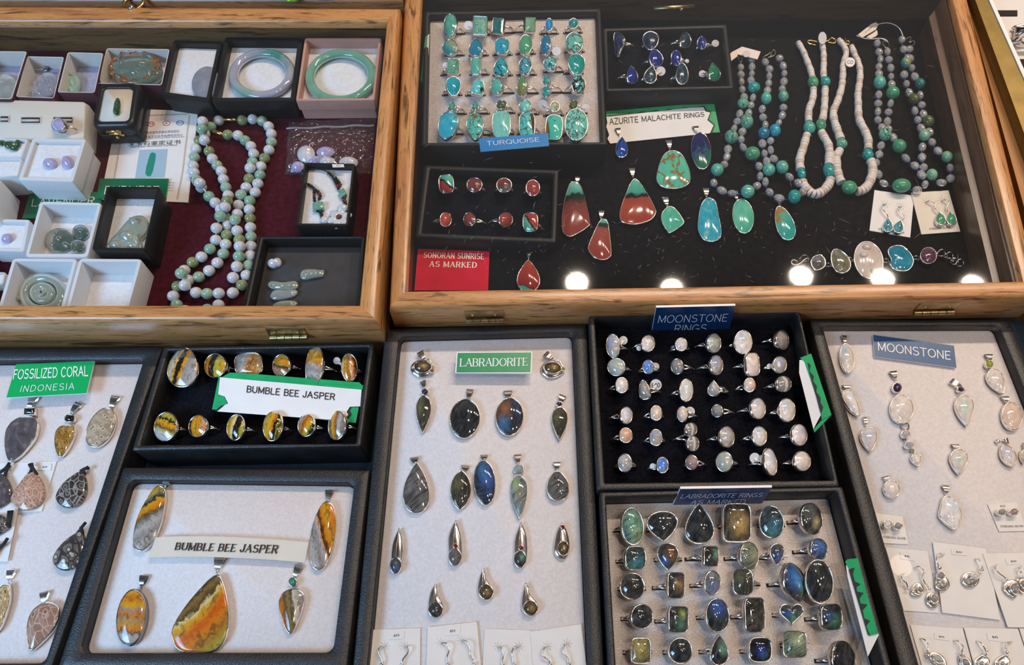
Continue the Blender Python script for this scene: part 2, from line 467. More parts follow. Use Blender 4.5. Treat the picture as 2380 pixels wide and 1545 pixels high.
stone('tpn', 'green turquoise with golden brown matrix', [(.3, tq('3fae94')), (.7, tq('62c2a6'))], 1.4, vein=(tq('8a6a30'), 1.15, .09, .47))
stone('tpl', 'green turquoise', [(.3, tq('3aa58c')), (.7, tq('6cc0a2'))], 1.4)
stone('tps', 'sky blue turquoise with sandy specks', [(.3, tq('2596ae')), (.6, tq('3aa8ba')), (.68, tq('86b8a4')), (.75, tq('b0a884'))], 3.4)
stone('tpr', 'teal turquoise with rusty flecks', [(.3, tq('2f9f96')), (.58, tq('50ab98')), (.68, tq('9a7a40'))], 2.6, band=(100, 1.2))
# azurite
stone('az', 'dark navy azurite', [(.3, tq('141a30')), (.55, tq('23304e')), (.75, tq('3c4a66'))], 3, rough=.2)
stone('azg', 'dark blue green azurite', [(.3, tq('15202a')), (.5, tq('22384a')), (.62, tq('2d5a54')), (.75, tq('1d2a44'))], 3, rough=.2)
stone('azb', 'deep blue azurite', [(.3, tq('121c58')), (.55, tq('1c2c80')), (.75, tq('32489a'))], 2, rough=.15)
stone('azv', 'bright blue azurite', [(.3, tq('0a2a78')), (.5, tq('1248a4')), (.64, tq('1c5cb0')), (.72, tq('2a6a80'))], 2.2)
stone('mal', 'green malachite', [(.3, tq('0d5a40')), (.55, tq('1c7a58')), (.75, tq('2f946c'))], 2)
stone('azp', 'navy azurite with pale and green flecks', [(.32, tq('1a1f52')), (.5, tq('22305c')), (.58, tq('4a6072')), (.64, tq('1c2a50')), (.74, tq('1f6a50'))], 3.2, band=(-80, 1.4))
# sonoran sunrise
stone('son', 'teal and red sunrise stone', [(.0, tq('8a2f24')), (.42, tq('9a3830')), (.46, tq('1c1714')), (.53, tq('1c1714')), (.56, tq('3f9a84')), (1, tq('6fbca6'))], 2, band=(55, .35))
stone('sonr', 'red and teal sunrise stone', [(.0, tq('2f8a70')), (.34, tq('6fae94')), (.42, tq('1c1714')), (.48, tq('1c1714')), (.52, tq('98382e')), (1, tq('a84438'))], 2, band=(40, .35))
stone('sbr', 'brownish red sunrise stone', [(.3, tq('6d2f28')), (.7, tq('844038'))], 1.4)
stone('sbg', 'brown red sunrise stone with grey shading', [(.2, tq('6a6260')), (.4, tq('5f3a34')), (.7, tq('7d3a30'))], 1.4, band=(120, .5))
stone('sre', 'red sunrise stone', [(.3, tq('8c3630')), (.7, tq('a04a42'))], 2.2)
stone('sro', 'coral red sunrise stone', [(.3, tq('a4402f')), (.7, tq('c05a44'))], 2.2)
stone('smo', 'mottled brown red sunrise stone', [(.3, tq('6d4638')), (.5, tq('8a3c30')), (.7, tq('6a3a30'))], 2.4)
stone('slong', 'sunrise stone grading from teal through black to dull red', [(0, tq('8a3c34')), (.35, tq('8c4038')), (.58, tq('6f3a30')), (.68, tq('2a2a22')), (.76, tq('18201c')), (.80, tq('4a9a88')), (1, tq('8cc8b4'))], 2.2, band=(94, .22))
stone('stri', 'sunrise stone teal above and orange red below', [(0, tq('98382a')), (.4, tq('a44a34')), (.6, tq('983e2e')), (.63, tq('1f1a16')), (.68, tq('1a201c')), (.71, tq('3f9a86')), (1, tq('6cb89e'))], 2.2, band=(92, .22))
stone('snar', 'brick red sunrise stone with a dark teal tip', [(0, tq('8f3a30')), (.7, tq('9c4c40')), (.8, tq('8a4a3c')), (.83, tq('2a3028')), (.9, tq('1f3a34')), (.93, tq('5aa890')), (1, tq('6ab49c'))], 2.4, band=(88, .12))
stone('sdrop', 'red sunrise stone with teal lower edge', [(0, tq('4aa894')), (.10, tq('3f9a88')), (.13, tq('5a2a28')), (.2, tq('8f2a26')), (.7, tq('a03a2c')), (1, tq('a84a34'))], 2.4, band=(75, .15))
# bumble bee jasper
Y, YO, OL, KK, GY, LG = tq('d29c22'), tq('d07a1a'), tq('a89a3a'), tq('1c1a16'), tq('8f8680'), tq('b4aca6')
def jasper(key, words, stops, band, sc=1.6): stone(key, words, stops, sc*1.5, (3.2, .6, tq('3c3628')), (7.5, .55, tq('6a4a1c')), detail=9, dist=1.3, band=band)
jasper('j1', 'grey and yellow jasper with a broad black stripe', [(.0, OL), (.2, LG), (.3, Y), (.36, KK), (.48, KK), (.50, YO), (.58, Y), (.62, GY), (1, LG)], (-12, .22))
jasper('j2', 'yellow jasper split by a black stripe', [(0, Y), (.28, YO), (.32, KK), (.56, KK), (.6, OL), (1, Y)], (-3, .14))
jasper('j3', 'grey and orange swirled jasper', [(.1, GY), (.38, LG), (.46, YO), (.54, tq('c9b08a')), (.60, tq('5a4a30')), (.66, YO), (.9, tq('c09a6a'))], (-20, .7))
jasper('j4', 'orange jasper over grey bands', [(0, YO), (.2, GY), (.28, YO), (.36, tq('6a5a50')), (.46, KK), (.52, OL), (.6, YO), (1, Y)], (85, .3))
jasper('j5', 'grey banded jasper topped with orange', [(0, LG), (.2, GY), (.3, LG), (.42, GY), (.52, LG), (.6, YO), (.68, OL), (.74, YO), (.86, Y), (.9, GY), (1, GY)], (88, .22))
jasper('j6', 'yellow jasper with pale pink stripes', [(0, tq('c4a890')), (.25, Y), (.4, tq('8a6a30')), (.5, YO), (.64, tq('cdb4a0')), (.75, YO), (.9, KK)], (5, .3))
jasper('k1', 'yellow jasper with grey foot and black band', [(0, LG), (.25, tq('bdb6b2')), (.36, OL), (.46, tq('4a4228')), (.52, YO), (.66, Y), (.72, KK), (.78, KK), (.82, OL), (1, OL)], (84, .35))
jasper('k2', 'orange jasper with black left edge', [(0, KK), (.22, KK), (.26, YO), (.5, Y), (.72, YO), (.84, tq('c89a7a')), (1, YO)], (12, .25))
jasper('k3', 'yellow and black halved jasper', [(0, OL), (.3, Y), (.50, tq('d8c8a0')), (.54, KK), (.8, KK), (.86, OL), (1, OL)], (-10, .2))
jasper('k4', 'golden jasper with a dark right flank', [(0, OL), (.4, Y), (.58, YO), (.62, KK), (.74, KK), (.78, OL), (.85, KK), (1, OL)], (-15, .25))
jasper('k5', 'orange jasper with a grey corner', [(0, LG), (.25, GY), (.34, YO), (.42, tq('7a4a1a')), (.5, YO), (.66, Y), (.8, OL), (.9, KK)], (-25, .3))
jasper('k6', 'brown and yellow striped jasper', [(0, GY), (.2, tq('7a6a54')), (.36, Y), (.48, YO), (.56, tq('6a5a48')), (.72, LG), (.85, GY), (1, tq('6a5a48'))], (6, .3))
jasper('p1', 'grey and orange banded jasper', [(0, LG), (.1, GY), (.2, LG), (.28, GY), (.4, LG), (.5, GY), (.56, tq('6a6024')), (.6, YO), (.68, Y), (.72, KK), (.78, tq('6a6a5a')), (.82, OL), (.9, YO), (1, YO)], (108, .2))
jasper('p2', 'jasper half grey and half orange', [(0, LG), (.3, GY), (.44, LG), (.48, YO), (.52, tq('2a2418')), (.57, tq('6a4a18')), (.62, YO), (.8, Y), (1, YO)], (32, .3))
jasper('p3', 'orange jasper with a grey lower end', [(0, GY), (.14, LG), (.24, tq('5a523c')), (.27, YO), (.34, tq('c08a34')), (.46, tq('a88a5a')), (.56, YO), (.64, GY), (.7, Y), (.9, YO), (1, Y)], (92, .3))
jasper('p4', 'fiery orange jasper with brown and white bands', [(0, OL), (.16, tq('a8762a')), (.3, YO), (.42, tq('c85a12')), (.56, Y), (.61, tq('d8c48a')), (.64, tq('4a3a1c')), (.70, tq('8a6a34')), (.75, tq('3a3020')), (.80, GY), (.86, tq('8a6a40')), (.93, tq('c8beb4')), (1, LG)], (125, .20), 1.9)
jasper('p5', 'orange brown and cream jasper', [(0, YO), (.2, tq('b0641a')), (.3, tq('4a3f30')), (.42, tq('8a7448')), (.58, tq('6a5838')), (.66, tq('cfc4b4')), (.8, tq('b8ac9c')), (1, GY)], (12, .35))
stone('jgrn', 'small green stone', [(.3, tq('2f7058')), (.7, tq('468a70'))], 1.5)
# fossil coral
stone('cgrey', 'smoky grey fossil coral', [(.3, tq('4a4246')), (.55, tq('5f5658')), (.7, tq('7e7678'))], 2.6)
stone('camb', 'amber brown fossil coral', [(.3, tq('5a3a16')), (.5, tq('8a5f22')), (.7, tq('b08440'))], 2.6, cells=(2.6, .02, tq('7a5020'), tq('c09a54')))
stone('cflo', 'beige fossil coral with brown ringed dots', [(.4, tq('a08a70')), (.6, tq('b9a68c'))], 2.6, cells=(2.3, .0, tq('6a5240'), tq('d8c8ae')), squash=(1, 1.8))
stone('cpink', 'pinkish fossil coral with pale cells', [(.3, tq('a8725c')), (.6, tq('b98a72')), (.75, tq('c9a890'))], 1.8, cells=(3.0, .03, tq('a0664e'), tq('cdb09a')))
stone('cdark', 'dark grey fossil coral with pale net lines', [(.3, tq('2e2a28')), (.7, tq('4a4440'))], 2.2, cells=(2.4, .035, tq('5a5450'), tq('968e86')))
stone('cring', 'grey fossil coral with ringed cells', [(.3, tq('5a524c')), (.7, tq('8a8078'))], 1.6, cells=(2.1, .06, tq('c0b6aa'), tq('3c3632')))
stone('ctan', 'tan fossil coral with round brown cells', [(.4, tq('9a8058')), (.6, tq('b89c70'))], 2.4, cells=(2.2, .03, tq('6a4a28'), tq('d0bc92')))
stone('crose', 'rosy brown fossil coral with ring cells', [(.4, tq('94705e')), (.6, tq('ac8874'))], 2.2, cells=(2.0, .02, tq('7e5a48'), tq('c4a892')))
stone('onyx', 'black onyx', [(.4, (.006, .006, .006)), (.6, (.01, .01, .01))], 1)
stone('amet', 'purple amethyst', [(.3, tq('2a1838')), (.7, tq('3e2450'))], 1.5)
stone('garn', 'red garnet', [(.3, tq('5a1018')), (.7, tq('7a1c20'))], 1.5)
stone('garo', 'orange garnet', [(.3, tq('8a3208')), (.7, tq('b0501a'))], 1.5)
stone('peri', 'yellow green peridot', [(.3, tq('7a8a1c')), (.7, tq('b0b040'))], 1.5)
stone('topz', 'pale blue topaz', [(.3, tq('7c8c90')), (.7, tq('a0b0b2'))], 1.5)
# labradorite: dark feldspar, its flash painted in as fixed colour patches
LB, LD = [(.3, tq('2c2924')), (.5, tq('433e36')), (.7, tq('665e52'))], [(.3, tq('22252a')), (.5, tq('33373a')), (.7, tq('50504a'))]
BLU, CYA, GRN, GLD, ORG = tq('2f6ac8'), tq('3aa0c8'), tq('5aa886'), tq('c8a648'), tq('a86a2a')
def grey(c, f=.35):
    m = sum(c)/3
    return tuple(x*(1-f)+m*f for x in c)
def lab(key, words, base, flash, sa=20): stone(key, words, [(q_, grey(c_, .4)) for q_, c_ in base], 1.9, detail=5, dist=.8, flash=[(grey(c, .15), x, y, r, s*.5) for c, x, y, r, s in flash], streak=(sa, 9, .6, (.007, .007, .007)), vein=((.02, .02, .02), 1.1, .014, .56), rough=.06, coat=.6)
lab('l0', 'plain grey brown labradorite', LB, [])
lab('l00', 'plain dark labradorite', LD, [], 50)
lab('lg', 'green flashing labradorite', [(.3, tq('3c5a50')), (.6, tq('5a8874')), (.8, tq('7ab08c'))], [(tq('8ad0a8'), .1, .2, 1.1, .8), (tq('c0d080'), .2, -.5, .7, .6)], 10)
lab('lgo', 'gold flashing labradorite', LB, [(GLD, .1, -.05, 1.0, 1.0), (tq('e0b060'), .2, -.2, .6, .8)], 80)
lab('lgy', 'golden yellow labradorite', [(.3, tq('6a5a24')), (.6, tq('8a7a34')), (.8, tq('b0a050'))], [(tq('d0c050'), -.2, .1, 1.2, .8)], 40)
lab('lt', 'teal flashing labradorite', [(.3, tq('2c3c3c')), (.6, tq('3e5654')), (.8, tq('52706a'))], [(CYA, .3, -.4, .8, .8), (GRN, -.2, -.6, .7, .6)])
lab('lw', 'grey labradorite with a pale yellow flash', LB, [(tq('d8cc90'), .2, -.3, .6, 1.0), (tq('7a9090'), -.1, .5, .8, .6)], 30)
lab('lo', 'labradorite with orange and blue flashes', LD, [(ORG, .3, .2, .9, .9), (BLU, -.3, -.4, .6, .9)], 60)
lab('lgc', 'dark labradorite with a green glint', LD, [(tq('7ac0a0'), .4, .2, .8, 1.0)], 70)
lab('lp', 'pale sage labradorite', [(.3, tq('6a7460')), (.6, tq('848e74')), (.8, tq('a0a884'))], [(tq('c0c080'), .3, 0, .8, .6)], 15)
lab('lbp', 'grey labradorite with a blue patch', [(.3, tq('3c4248')), (.7, tq('5a6068'))], [(BLU, .1, -.3, .8, .9)], 40)
lab('lbs', 'bright blue labradorite', [(.3, tq('2c4a78')), (.6, tq('3c62a0')), (.8, tq('5a7a98'))], [(tq('3a86e0'), .1, .3, .9, 1.0)], 60)
lab('lbv', 'blue labradorite with dark rim', LD, [(tq('2080e0'), -.1, .25, .9, 1.2), (tq('50c0e8'), .1, -.1, .5, 1.0), (GRN, .3, -.5, .6, .6)], 60)
lab('lbo', 'black labradorite with a golden centre', LD, [(tq('c89040'), .1, 0, .8, 1.1), (tq('b0b8a0'), -.2, .3, .4, .8)], 60)
lab('lbl', 'misty blue grey labradorite', [(.3, tq('5a6270')), (.6, tq('737a88')), (.8, tq('8a92a0'))], [(tq('6a90d8'), .1, -.4, .8, .8)], 70)
lab('lbr', 'olive brown labradorite', [(.3, tq('3c3a28')), (.6, tq('55503a')), (.8, tq('6c6648'))], [(tq('8a8a50'), -.4, .3, .7, .6)], 85)
lab('lbt', 'dark labradorite with a deep blue top', LD, [(BLU, .1, .5, .9, 1.1)], 50)
lab('lgp', 'labradorite with green and yellow patches', LD, [(tq('b0d060'), .3, .4, .6, 1.0), (GRN, .1, -.4, .8, .9)], 30)
lab('lgb', 'dark labradorite with a green and blue lower half', LD, [(GRN, .2, -.4, .9, 1.0), (BLU, -.4, .1, .6, .7)], 30)
lab('lbc', 'black labradorite with a violet blue centre', [(.3, tq('14151a')), (.7, tq('26262c'))], [(tq('3048b0'), 0, -.1, .7, 1.1), (CYA, .3, -.5, .5, .6)], 10)
lab('lcg', 'pale green gold labradorite', [(.3, tq('5a6a48')), (.6, tq('84926a')), (.8, tq('a8b080'))], [(tq('c8d8a0'), .3, .3, .9, .7)], 30)
lab('lib', 'dark labradorite with blue and orange sheets', LD, [(tq('b0703a'), -.4, .3, .8, 1.0), (tq('3a8ac8'), -.4, -.5, .7, 1.0), (tq('4a5a90'), .5, .4, .7, .6)], 65)
lab('lstr', 'labradorite with blue horizontal sheets', [(.3, tq('22303c')), (.6, tq('2f4c60')), (.8, tq('4a6a70'))], [(tq('3a6ad0'), .3, .2, 1.0, 1.0), (CYA, -.1, .5, .6, .6)], 5)
lab('lrai', 'silvery labradorite with a rainbow sheen', [(.3, tq('5a706c')), (.6, tq('8a9a90')), (.8, tq('a8b0a0'))], [(tq('b0d070'), -.3, .6, .6, .9), (tq('c0905a'), .1, 0, .6, .6), (tq('4a90a0'), 0, -.6, .6, .7)], 20)
lab('lgry', 'misty grey brown labradorite', [(.3, tq('5a5450')), (.6, tq('77706a')), (.8, tq('8c8a8a'))], [], 25)
lab('lamb', 'amber labradorite', [(.3, tq('3a2e14')), (.55, tq('5f4a1c')), (.8, tq('8a6c2c'))], [(tq('d0a040'), .2, -.1, .7, .9)], 25)
# moonstone: its sheen is put into the base colour
def moon(key, words, base, flash=(), tr=.0): stone(key, words, [(q_, tuple(min(.9, x*1.38) for x in c_)) for q_, c_ in base], 2.2, detail=3, flash=[(c, x, y, r*1.15, s*.5) for c, x, y, r, s in flash], rough=.06, coat=.6, trans=tr*.35)
MW, MC = [(.3, tq('b4aaa2')), (.7, tq('d2c8c0'))], [(.3, tq('8a8480')), (.6, tq('a8a29c')), (.8, tq('c4c0ba'))]
MBL = tq('5a8ae0')
moon('mw', 'milky white moonstone', MW)
moon('mb', 'moonstone with a blue sheen', MW, [(tq('8aa8e0'), 0, .45, .8, .9)])
moon('mbb', 'vivid blue moonstone', [(.3, tq('4a6a98')), (.6, tq('7a90b0')), (.8, tq('c0c0c0'))], [(tq('2a6ae0'), 0, .4, 1.0, 1.2)])
moon('mc', 'clear moonstone', MC, [(tq('c8d4e0'), -.3, .4, .7, .5)], .35)
moon('mcb', 'clear moonstone with blue lights', MC, [(tq('6a9ae0'), -.2, .3, .7, .9), (tq('d09a70'), .2, -.3, .5, .6)], .35)
moon('mg', 'greenish grey moonstone', [(.3, tq('8a8c80')), (.7, tq('a8aaa0'))], [(tq('c0d0c8'), -.5, .2, .6, .6)], .25)
moon('mp', 'peach moonstone', [(.3, tq('b08a72')), (.7, tq('c8a48c'))])
moon('mpk', 'pale peach moonstone', [(.3, tq('b8a090')), (.7, tq('ccb8a8'))])
moon('mgy', 'smoky grey moonstone', [(.3, tq('6e6862')), (.7, tq('8e8882'))], [(tq('b8b8b8'), -.4, .3, .5, .6)], .2)
moon('mbr', 'brownish moonstone', [(.3, tq('7c625a')), (.7, tq('98807a'))], [(tq('a8a0b0'), 0, 0, .6, .5)])
moon('mr', 'rainbow moonstone', MW, [(tq('7ab0e0'), -.2, .5, .7, .9), (tq('c8d090'), .4, .3, .6, .7)])
stone('mce', 'cat eye moonstone', [(0, tq('7c7872')), (.36, tq('8c8882')), (.47, tq('dcd8d2')), (.55, tq('d0ccc6')), (.66, tq('8c8680')), (1, tq('787470'))], 1.5, detail=3, band=(4, .18), rough=.06, coat=.6)
moon('mgn', 'white moonstone with a green blue gleam', MW, [(tq('90d0c0'), 0, .2, .6, .9)])
moon('mop', 'opalescent mother of pearl', [(.3, tq('b8b4b8')), (.5, tq('d0d0d0')), (.7, tq('c8b8a8'))], [(tq('b0c8e0'), .2, .4, .6, .8), (tq('e0b8a0'), -.3, -.2, .6, .6)])
# jade
def jade(key, words, a, b_, tr=.25, fl=(), sc=1.6): stone(key, words, [(.3, tq(a)), (.7, tq(b_))], sc, detail=4, dist=.5, flash=fl, rough=.1, sss=.2, trans=tr, coat=.4)
jade('jl', 'lavender jade', 'a9a0c8', 'bdb4d4', .05)
jade('jw', 'icy white jade', 'a8aeac', 'c0c6c4', .4)
jade('jg', 'grey green jade', '6a7a6a', '8a9a88', .3)
jade('jdk', 'dark grey green jade', '4a5a4e', '6a7868', .35)
jade('jem', 'emerald green jade', '12401c', '1e5a2a', .1)
jade('jgb', 'apple green jade', '6aa890', '86bca4', .25)
jade('jlv', 'lavender jade flushed with green', 'a8a8b8', 'bcbcc8', .25, [(tq('4a9a8a'), .4, .75, .9, 1.0), (tq('7ac0a0'), -.6, -.8, .6, .7)])
jade('jpl', 'pale green jade', '94b09a', 'b0ccb4', .1)
jade('jmg', 'soft green jade', '84ac92', 'a0c4aa', .1)
jade('jol', 'olive jade', '7c8a5c', 'a0a878', .1)
jade('jwh', 'white jade', 'c8c8cc', 'dededf', .04)
jade('jgy', 'grey carved jade', '8a8f9c', 'a4a8b4', .3)
jade('jbg', 'pale celadon jade', 'a0a898', 'b4bcac', .35)
stone('jcarv', 'grey green carved jade with rusty rim', [(.3, tq('5a6a5c')), (.7, tq('74857a'))], 3, flash=[(tq('8a5a2a'), 1.0, .3, .5, 1.2), (tq('7a4a28'), -.9, .6, .5, 1.2), (tq('8a5a2a'), -.6, -.9, .5, 1.2), (tq('8a4a2a'), 0, 1.0, .5, 1.1)], sss=.1, trans=.15)
stone('mopw', 'pearly shell', [(.3, tq('c0b0a4')), (.7, tq('dccdc2'))], 1.6)
stone('purp', 'mottled purple stone', [(.3, tq('3a2234')), (.5, tq('5a3450')), (.7, tq('6c4a62'))], 4)
stone('ruti', 'clear stone with golden needles', [(.3, tq('6a6a54')), (.7, tq('8c8c78'))], 1.5, streak=(50, 9, .6, tq('b0a060')), trans=.4)
stone('cryst', 'clear crystal', [(.3, tq('8a8a88')), (.7, tq('b0b0ae'))], 1.5, trans=.8)
QUARTZ = plain('clear_quartz', (.97, .95, .93), .03, noise=(350, .03), trans=.78, coat=.6)
SHELLA = plain('white_shell', (.72, .66, .60), .5, noise=(400, .08))
SHELLB = plain('pinkish_shell', (.62, .48, .41), .5, noise=(400, .1))
PINKST = plain('dark_red_bead', (.16, .03, .02), .3)
BLKB = plain('black_bead', (.012, .011, .011), .25)
PLASTIC = glass('clear_plastic_film', rough=.10, haze=.015, crinkle=70)

# ------------------------------------------------------------------ outlines
def unit(shape, n=32):
    """closed outline, clockwise from the top, y up, within -1..1"""
    out = []
    def sg(a, e): return math.copysign(abs(a)**e, a)
    for i in range(n):
        t = 2*PI*i/n
        x, y = math.sin(t), math.cos(t)
        if shape in ('r', 's', 'c'):
            e = {'r': .40, 's': .16, 'c': .62}[shape]
            x, y = sg(x, e), sg(y, e)
            if shape == 's': x, y = max(-1, min(1, x*1.02)), max(-1, min(1, y*1.02))
        elif shape == 'p': x *= math.sin(t/2)**.9*1.17
        elif shape == 'q': x *= abs(math.cos(t/2))**.9*1.17
        elif shape == 'm': x = sg(x, 1.45)
        elif shape == 'e': x *= (1-.20*y)/1.02
        elif shape == 'E': x *= (1+.20*y)/1.02
        elif shape == 'h':
            x = math.sin(t)**3
            y = (13*math.cos(t)-5*math.cos(2*t)-2*math.cos(3*t)-math.cos(4*t)+2.5)/14.5
        elif shape == 't': x, y = sg(x, .75)*(1-.36*y)/1.1, sg(y, .8)
        out.append((x, y))
    return out
def outl(G, shape, cx, cy, a, b, rot=0, n=32):
    """outline in photo points plus its -1..1 coordinates"""
    if isinstance(shape, list):
        px = [V((*G(*p), 0)) for p in shape]
        px = spline(px, max(2, round(n/len(px))), True)
        xs, ys = [p.x for p in px], [p.y for p in px]
        mx, my, ha, hb = (min(xs)+max(xs))/2, (min(ys)+max(ys))/2, (max(xs)-min(xs))/2, (max(ys)-min(ys))/2
        area = sum(px[i-1].x*px[i].y-px[i].x*px[i-1].y for i in range(len(px)))
        if area < 0: px.reverse()
        return [(p.x, p.y) for p in px], [((p.x-mx)/ha, -(p.y-my)/hb) for p in px]
    un = unit(shape, n)
    c, s = math.cos(rad(rot)), math.sin(rad(rot))
    px = []
    for x, y in un:
        dx, dy = a*x, -b*y
        px.append(G(cx+dx*c-dy*s, cy+dx*s+dy*c))
    return px, un
def cen(pts): return sum(pts, V())/len(pts)

def head(parent, px, un, q, n, mat, thick=.0035, dome=.0022, rim=.0006, metal=None, sname='stone', bname='setting', label=None, flatness=2.2):
    """a cut stone in a metal setting whose upper edge lies on the plane (q, n)"""
    P = [UP(p, q, n) for p in px]
    c = cen(P)
    R_ = sum((p-c).length for p in P)/len(P)
    k = max(.5, 1-rim/R_) if metal else 1.0
    prof = [(1, 0)] + [(r, 1-r**flatness) for r in (.93, .82, .66, .48, .3, .1)]
    loops, uvs = [], []
    for r, h in prof:
        loops.append([c+(p-c)*k*r + n*(dome*h) for p in P])
        uvs += [(x*r, y*r) for x, y in un]
    if not metal:
        loops.insert(0, [c+(p-c)*.94 - n*thick for p in P])
        loops.insert(1, [c+(p-c)*1.0 - n*thick*.55 for p in P])
        uvs = list(un)+list(un)+uvs
        vf = loft(loops, True, True)
    else:
        loops.insert(0, [c+(p-c)*k - n*.0006 for p in P])
        uvs = list(un)+uvs
        vf = loft(loops, False, True)
    st = mesh(sname, vf, mat, parent, uvs, label=label)
    if metal:
        L = [[c+(p-c)*a + n*h for p in P] for a, h in ((k, -.0005), (k, .00025), ((1+k)/2, .0004), (1, .0001), (1.01, -thick*.5), (.985, -thick), (.3, -thick))]
        mesh(bname, loft(L, False, True), metal, parent)
    return st, c

NTH = ['first', 'second', 'third', 'fourth', 'fifth', 'sixth', 'seventh']
SHW = {'o': 'oval', 'r': 'rectangular', 's': 'square', 'c': 'cushion shaped', 'p': 'teardrop', 'q': 'pear shaped', 'm': 'marquise', 'e': 'egg shaped', 'E': 'egg shaped', 'h': 'heart shaped', 't': 'triangular'}
def disc(G, x, y, r, q, n, th=.0004, m=18):
    px = [G(x+r*math.sin(2*PI*i/m), y-r*math.cos(2*PI*i/m)) for i in range(m)]
    P = [UP(p, q, n) for p in px]
    return loft([[p-n*th for p in P], P], True, True)

def ring(G, d, zp, row, label, group, metal=None, Rb=.0085, two=None):
    """finger ring standing in its slot: d is the slot direction, zp the pad level"""
    shape, cx, cy, a, b, rot, key, roll = row[:8]
    o = row[8] if len(row) > 8 else {}
    metal = metal or SILVER
    Rb = o.get('R', Rb)
    phi = roll*.75
    up = V((0, 0, 1))
    n = (d*math.sin(phi)+up*math.cos(phi)).normalized()
    n = (n+V((0, -1, 0))*o.get('tilt', .12)).normalized()
    th = o.get('th', .0034)
    rimv = (d*math.sin(phi)+up*math.cos(phi))
    px, un = outl(G, shape, cx, cy, a, b, rot)
    pc = (sum(p[0] for p in px)/len(px), sum(p[1] for p in px)/len(px))
    zh = zp - .001 + (Rb+th)*math.cos(phi)
    hp = U(pc, zh)
    C = hp - rimv*(Rb+th)
    t = thing('ring', label, 'ring', (C.x, C.y, zp), group)
    if two:
        for q2 in two:
            p2, u2 = outl(G, *q2)
            head(t, p2, u2, hp, n, STONES[key][0], th, o.get('dome', .0016), .0006, metal)
    else:
        head(t, px, un, hp, n, STONES[key][0], th, o.get('dome', .0024), o.get('rim', .0007), metal)
    # band: arc of a circle in the plane of d and up
    lo = 1.72
    def arc(side, off):
        A = []
        for i in range(13):
            f = i/12
            ang = phi + side*(.15+f*(lo-.15) if side*phi < 0 or abs(phi) < .2 else .15+f*max(.3, (lo-.15-abs(phi))))
            if abs(ang) > 1.66: ang = math.copysign(1.66, ang)
            e = off*max(0, 1-f*1.5)
            A.append(C + (d*math.sin(ang)+up*math.cos(ang))*Rb + d.cross(up)*e)
        return A
    parts = []
    r0 = o.get('w', .0007)
    for side in (-1, 1):
        if o.get('wide'):
            parts.append(tube(arc(side, 0), .0026, 8, flat=.25, up=d))
        elif o.get('split', True):
            for off in (.0022, -.0022): parts.append(tube(arc(side, off), r0, 6))
        else:
            parts.append(tube(arc(side, 0), r0*1.9, 8))
    mesh('band', join(*parts), metal, t)
    if 'ball' in o:
        bx, by = o['ball']
        sp = ball(UP(G(bx, by), hp, n), .0012, 8)
        mesh('silver_bead', sp, metal, t)
    if 'tag' in o:
        x, y, r = o['tag'][:3]
        q = U(G(x, y), zp+.0065)
        nn = (V((0, -.75, 1))+d*o.get('tn', 0)).normalized()
        tm = o['tag'][3] if len(o['tag']) > 3 else TAGW
        tg = mesh('price_tag', disc(G, x, y, r, q, nn), tm, t, smooth=False)
        tail = tube([q, (q+C+up*.004)/2+up*.001, C+up*.0045], [.0012, .0008, .0008], 6, flat=.3)
        mesh('tag_tail', tail, tm, tg)
        if 'tt' in o:
            put_text(tg, [G(x-r*.7, y-r*.4), G(x+r*.7, y-r*.4), G(x+r*.7, y+r*.4), G(x-r*.7, y+r*.4)], q, nn, o['tt'], 'font', INK)
    return C
def ball(c, r, n=10, sc=(1, 1, 1)):
    loops = []
    for i in range(1, n):
        a = PI*i/n
        loops.append([c+V((r*sc[0]*math.sin(a)*math.cos(2*PI*j/(2*n)), r*sc[1]*math.sin(a)*math.sin(2*PI*j/(2*n)), r*sc[2]*math.cos(a))) for j in range(2*n)])
    return loft(loops, True, True)

def ring_rows(G, rows, d, zp, tray, noun, group, pad_slots=None, names=None, **kw):
    for i, rw in enumerate(rows):
        for j, row in enumerate(rw):
            o = row[8] if len(row) > 8 else {}
            sh = o.get('word') or SHW[row[0]]
            rn = names[i] if names else NTH[i]+' row'
            st_ = STONES[row[6]][1]
            for lb in (f"{sh} {st_} ring, {NTH[j]} from left in {rn} of {tray}", f"{sh} {st_} ring, {NTH[j]} in {rn} of {tray}", f"{sh} {st_.split(' with ')[0]} ring, {NTH[j]} from left in {rn} of {tray}", f"{sh} {' '.join(st_.split()[:3])} ring, {NTH[j]} in {rn} of {tray}"):
                if len(lb.split()) <= 16: break
            lb = o.get('label') or lb
            C = ring(G, d, zp, row, lb, group, two=o.get('two'), **kw)
            if pad_slots is not None: pad_slots.append(C)

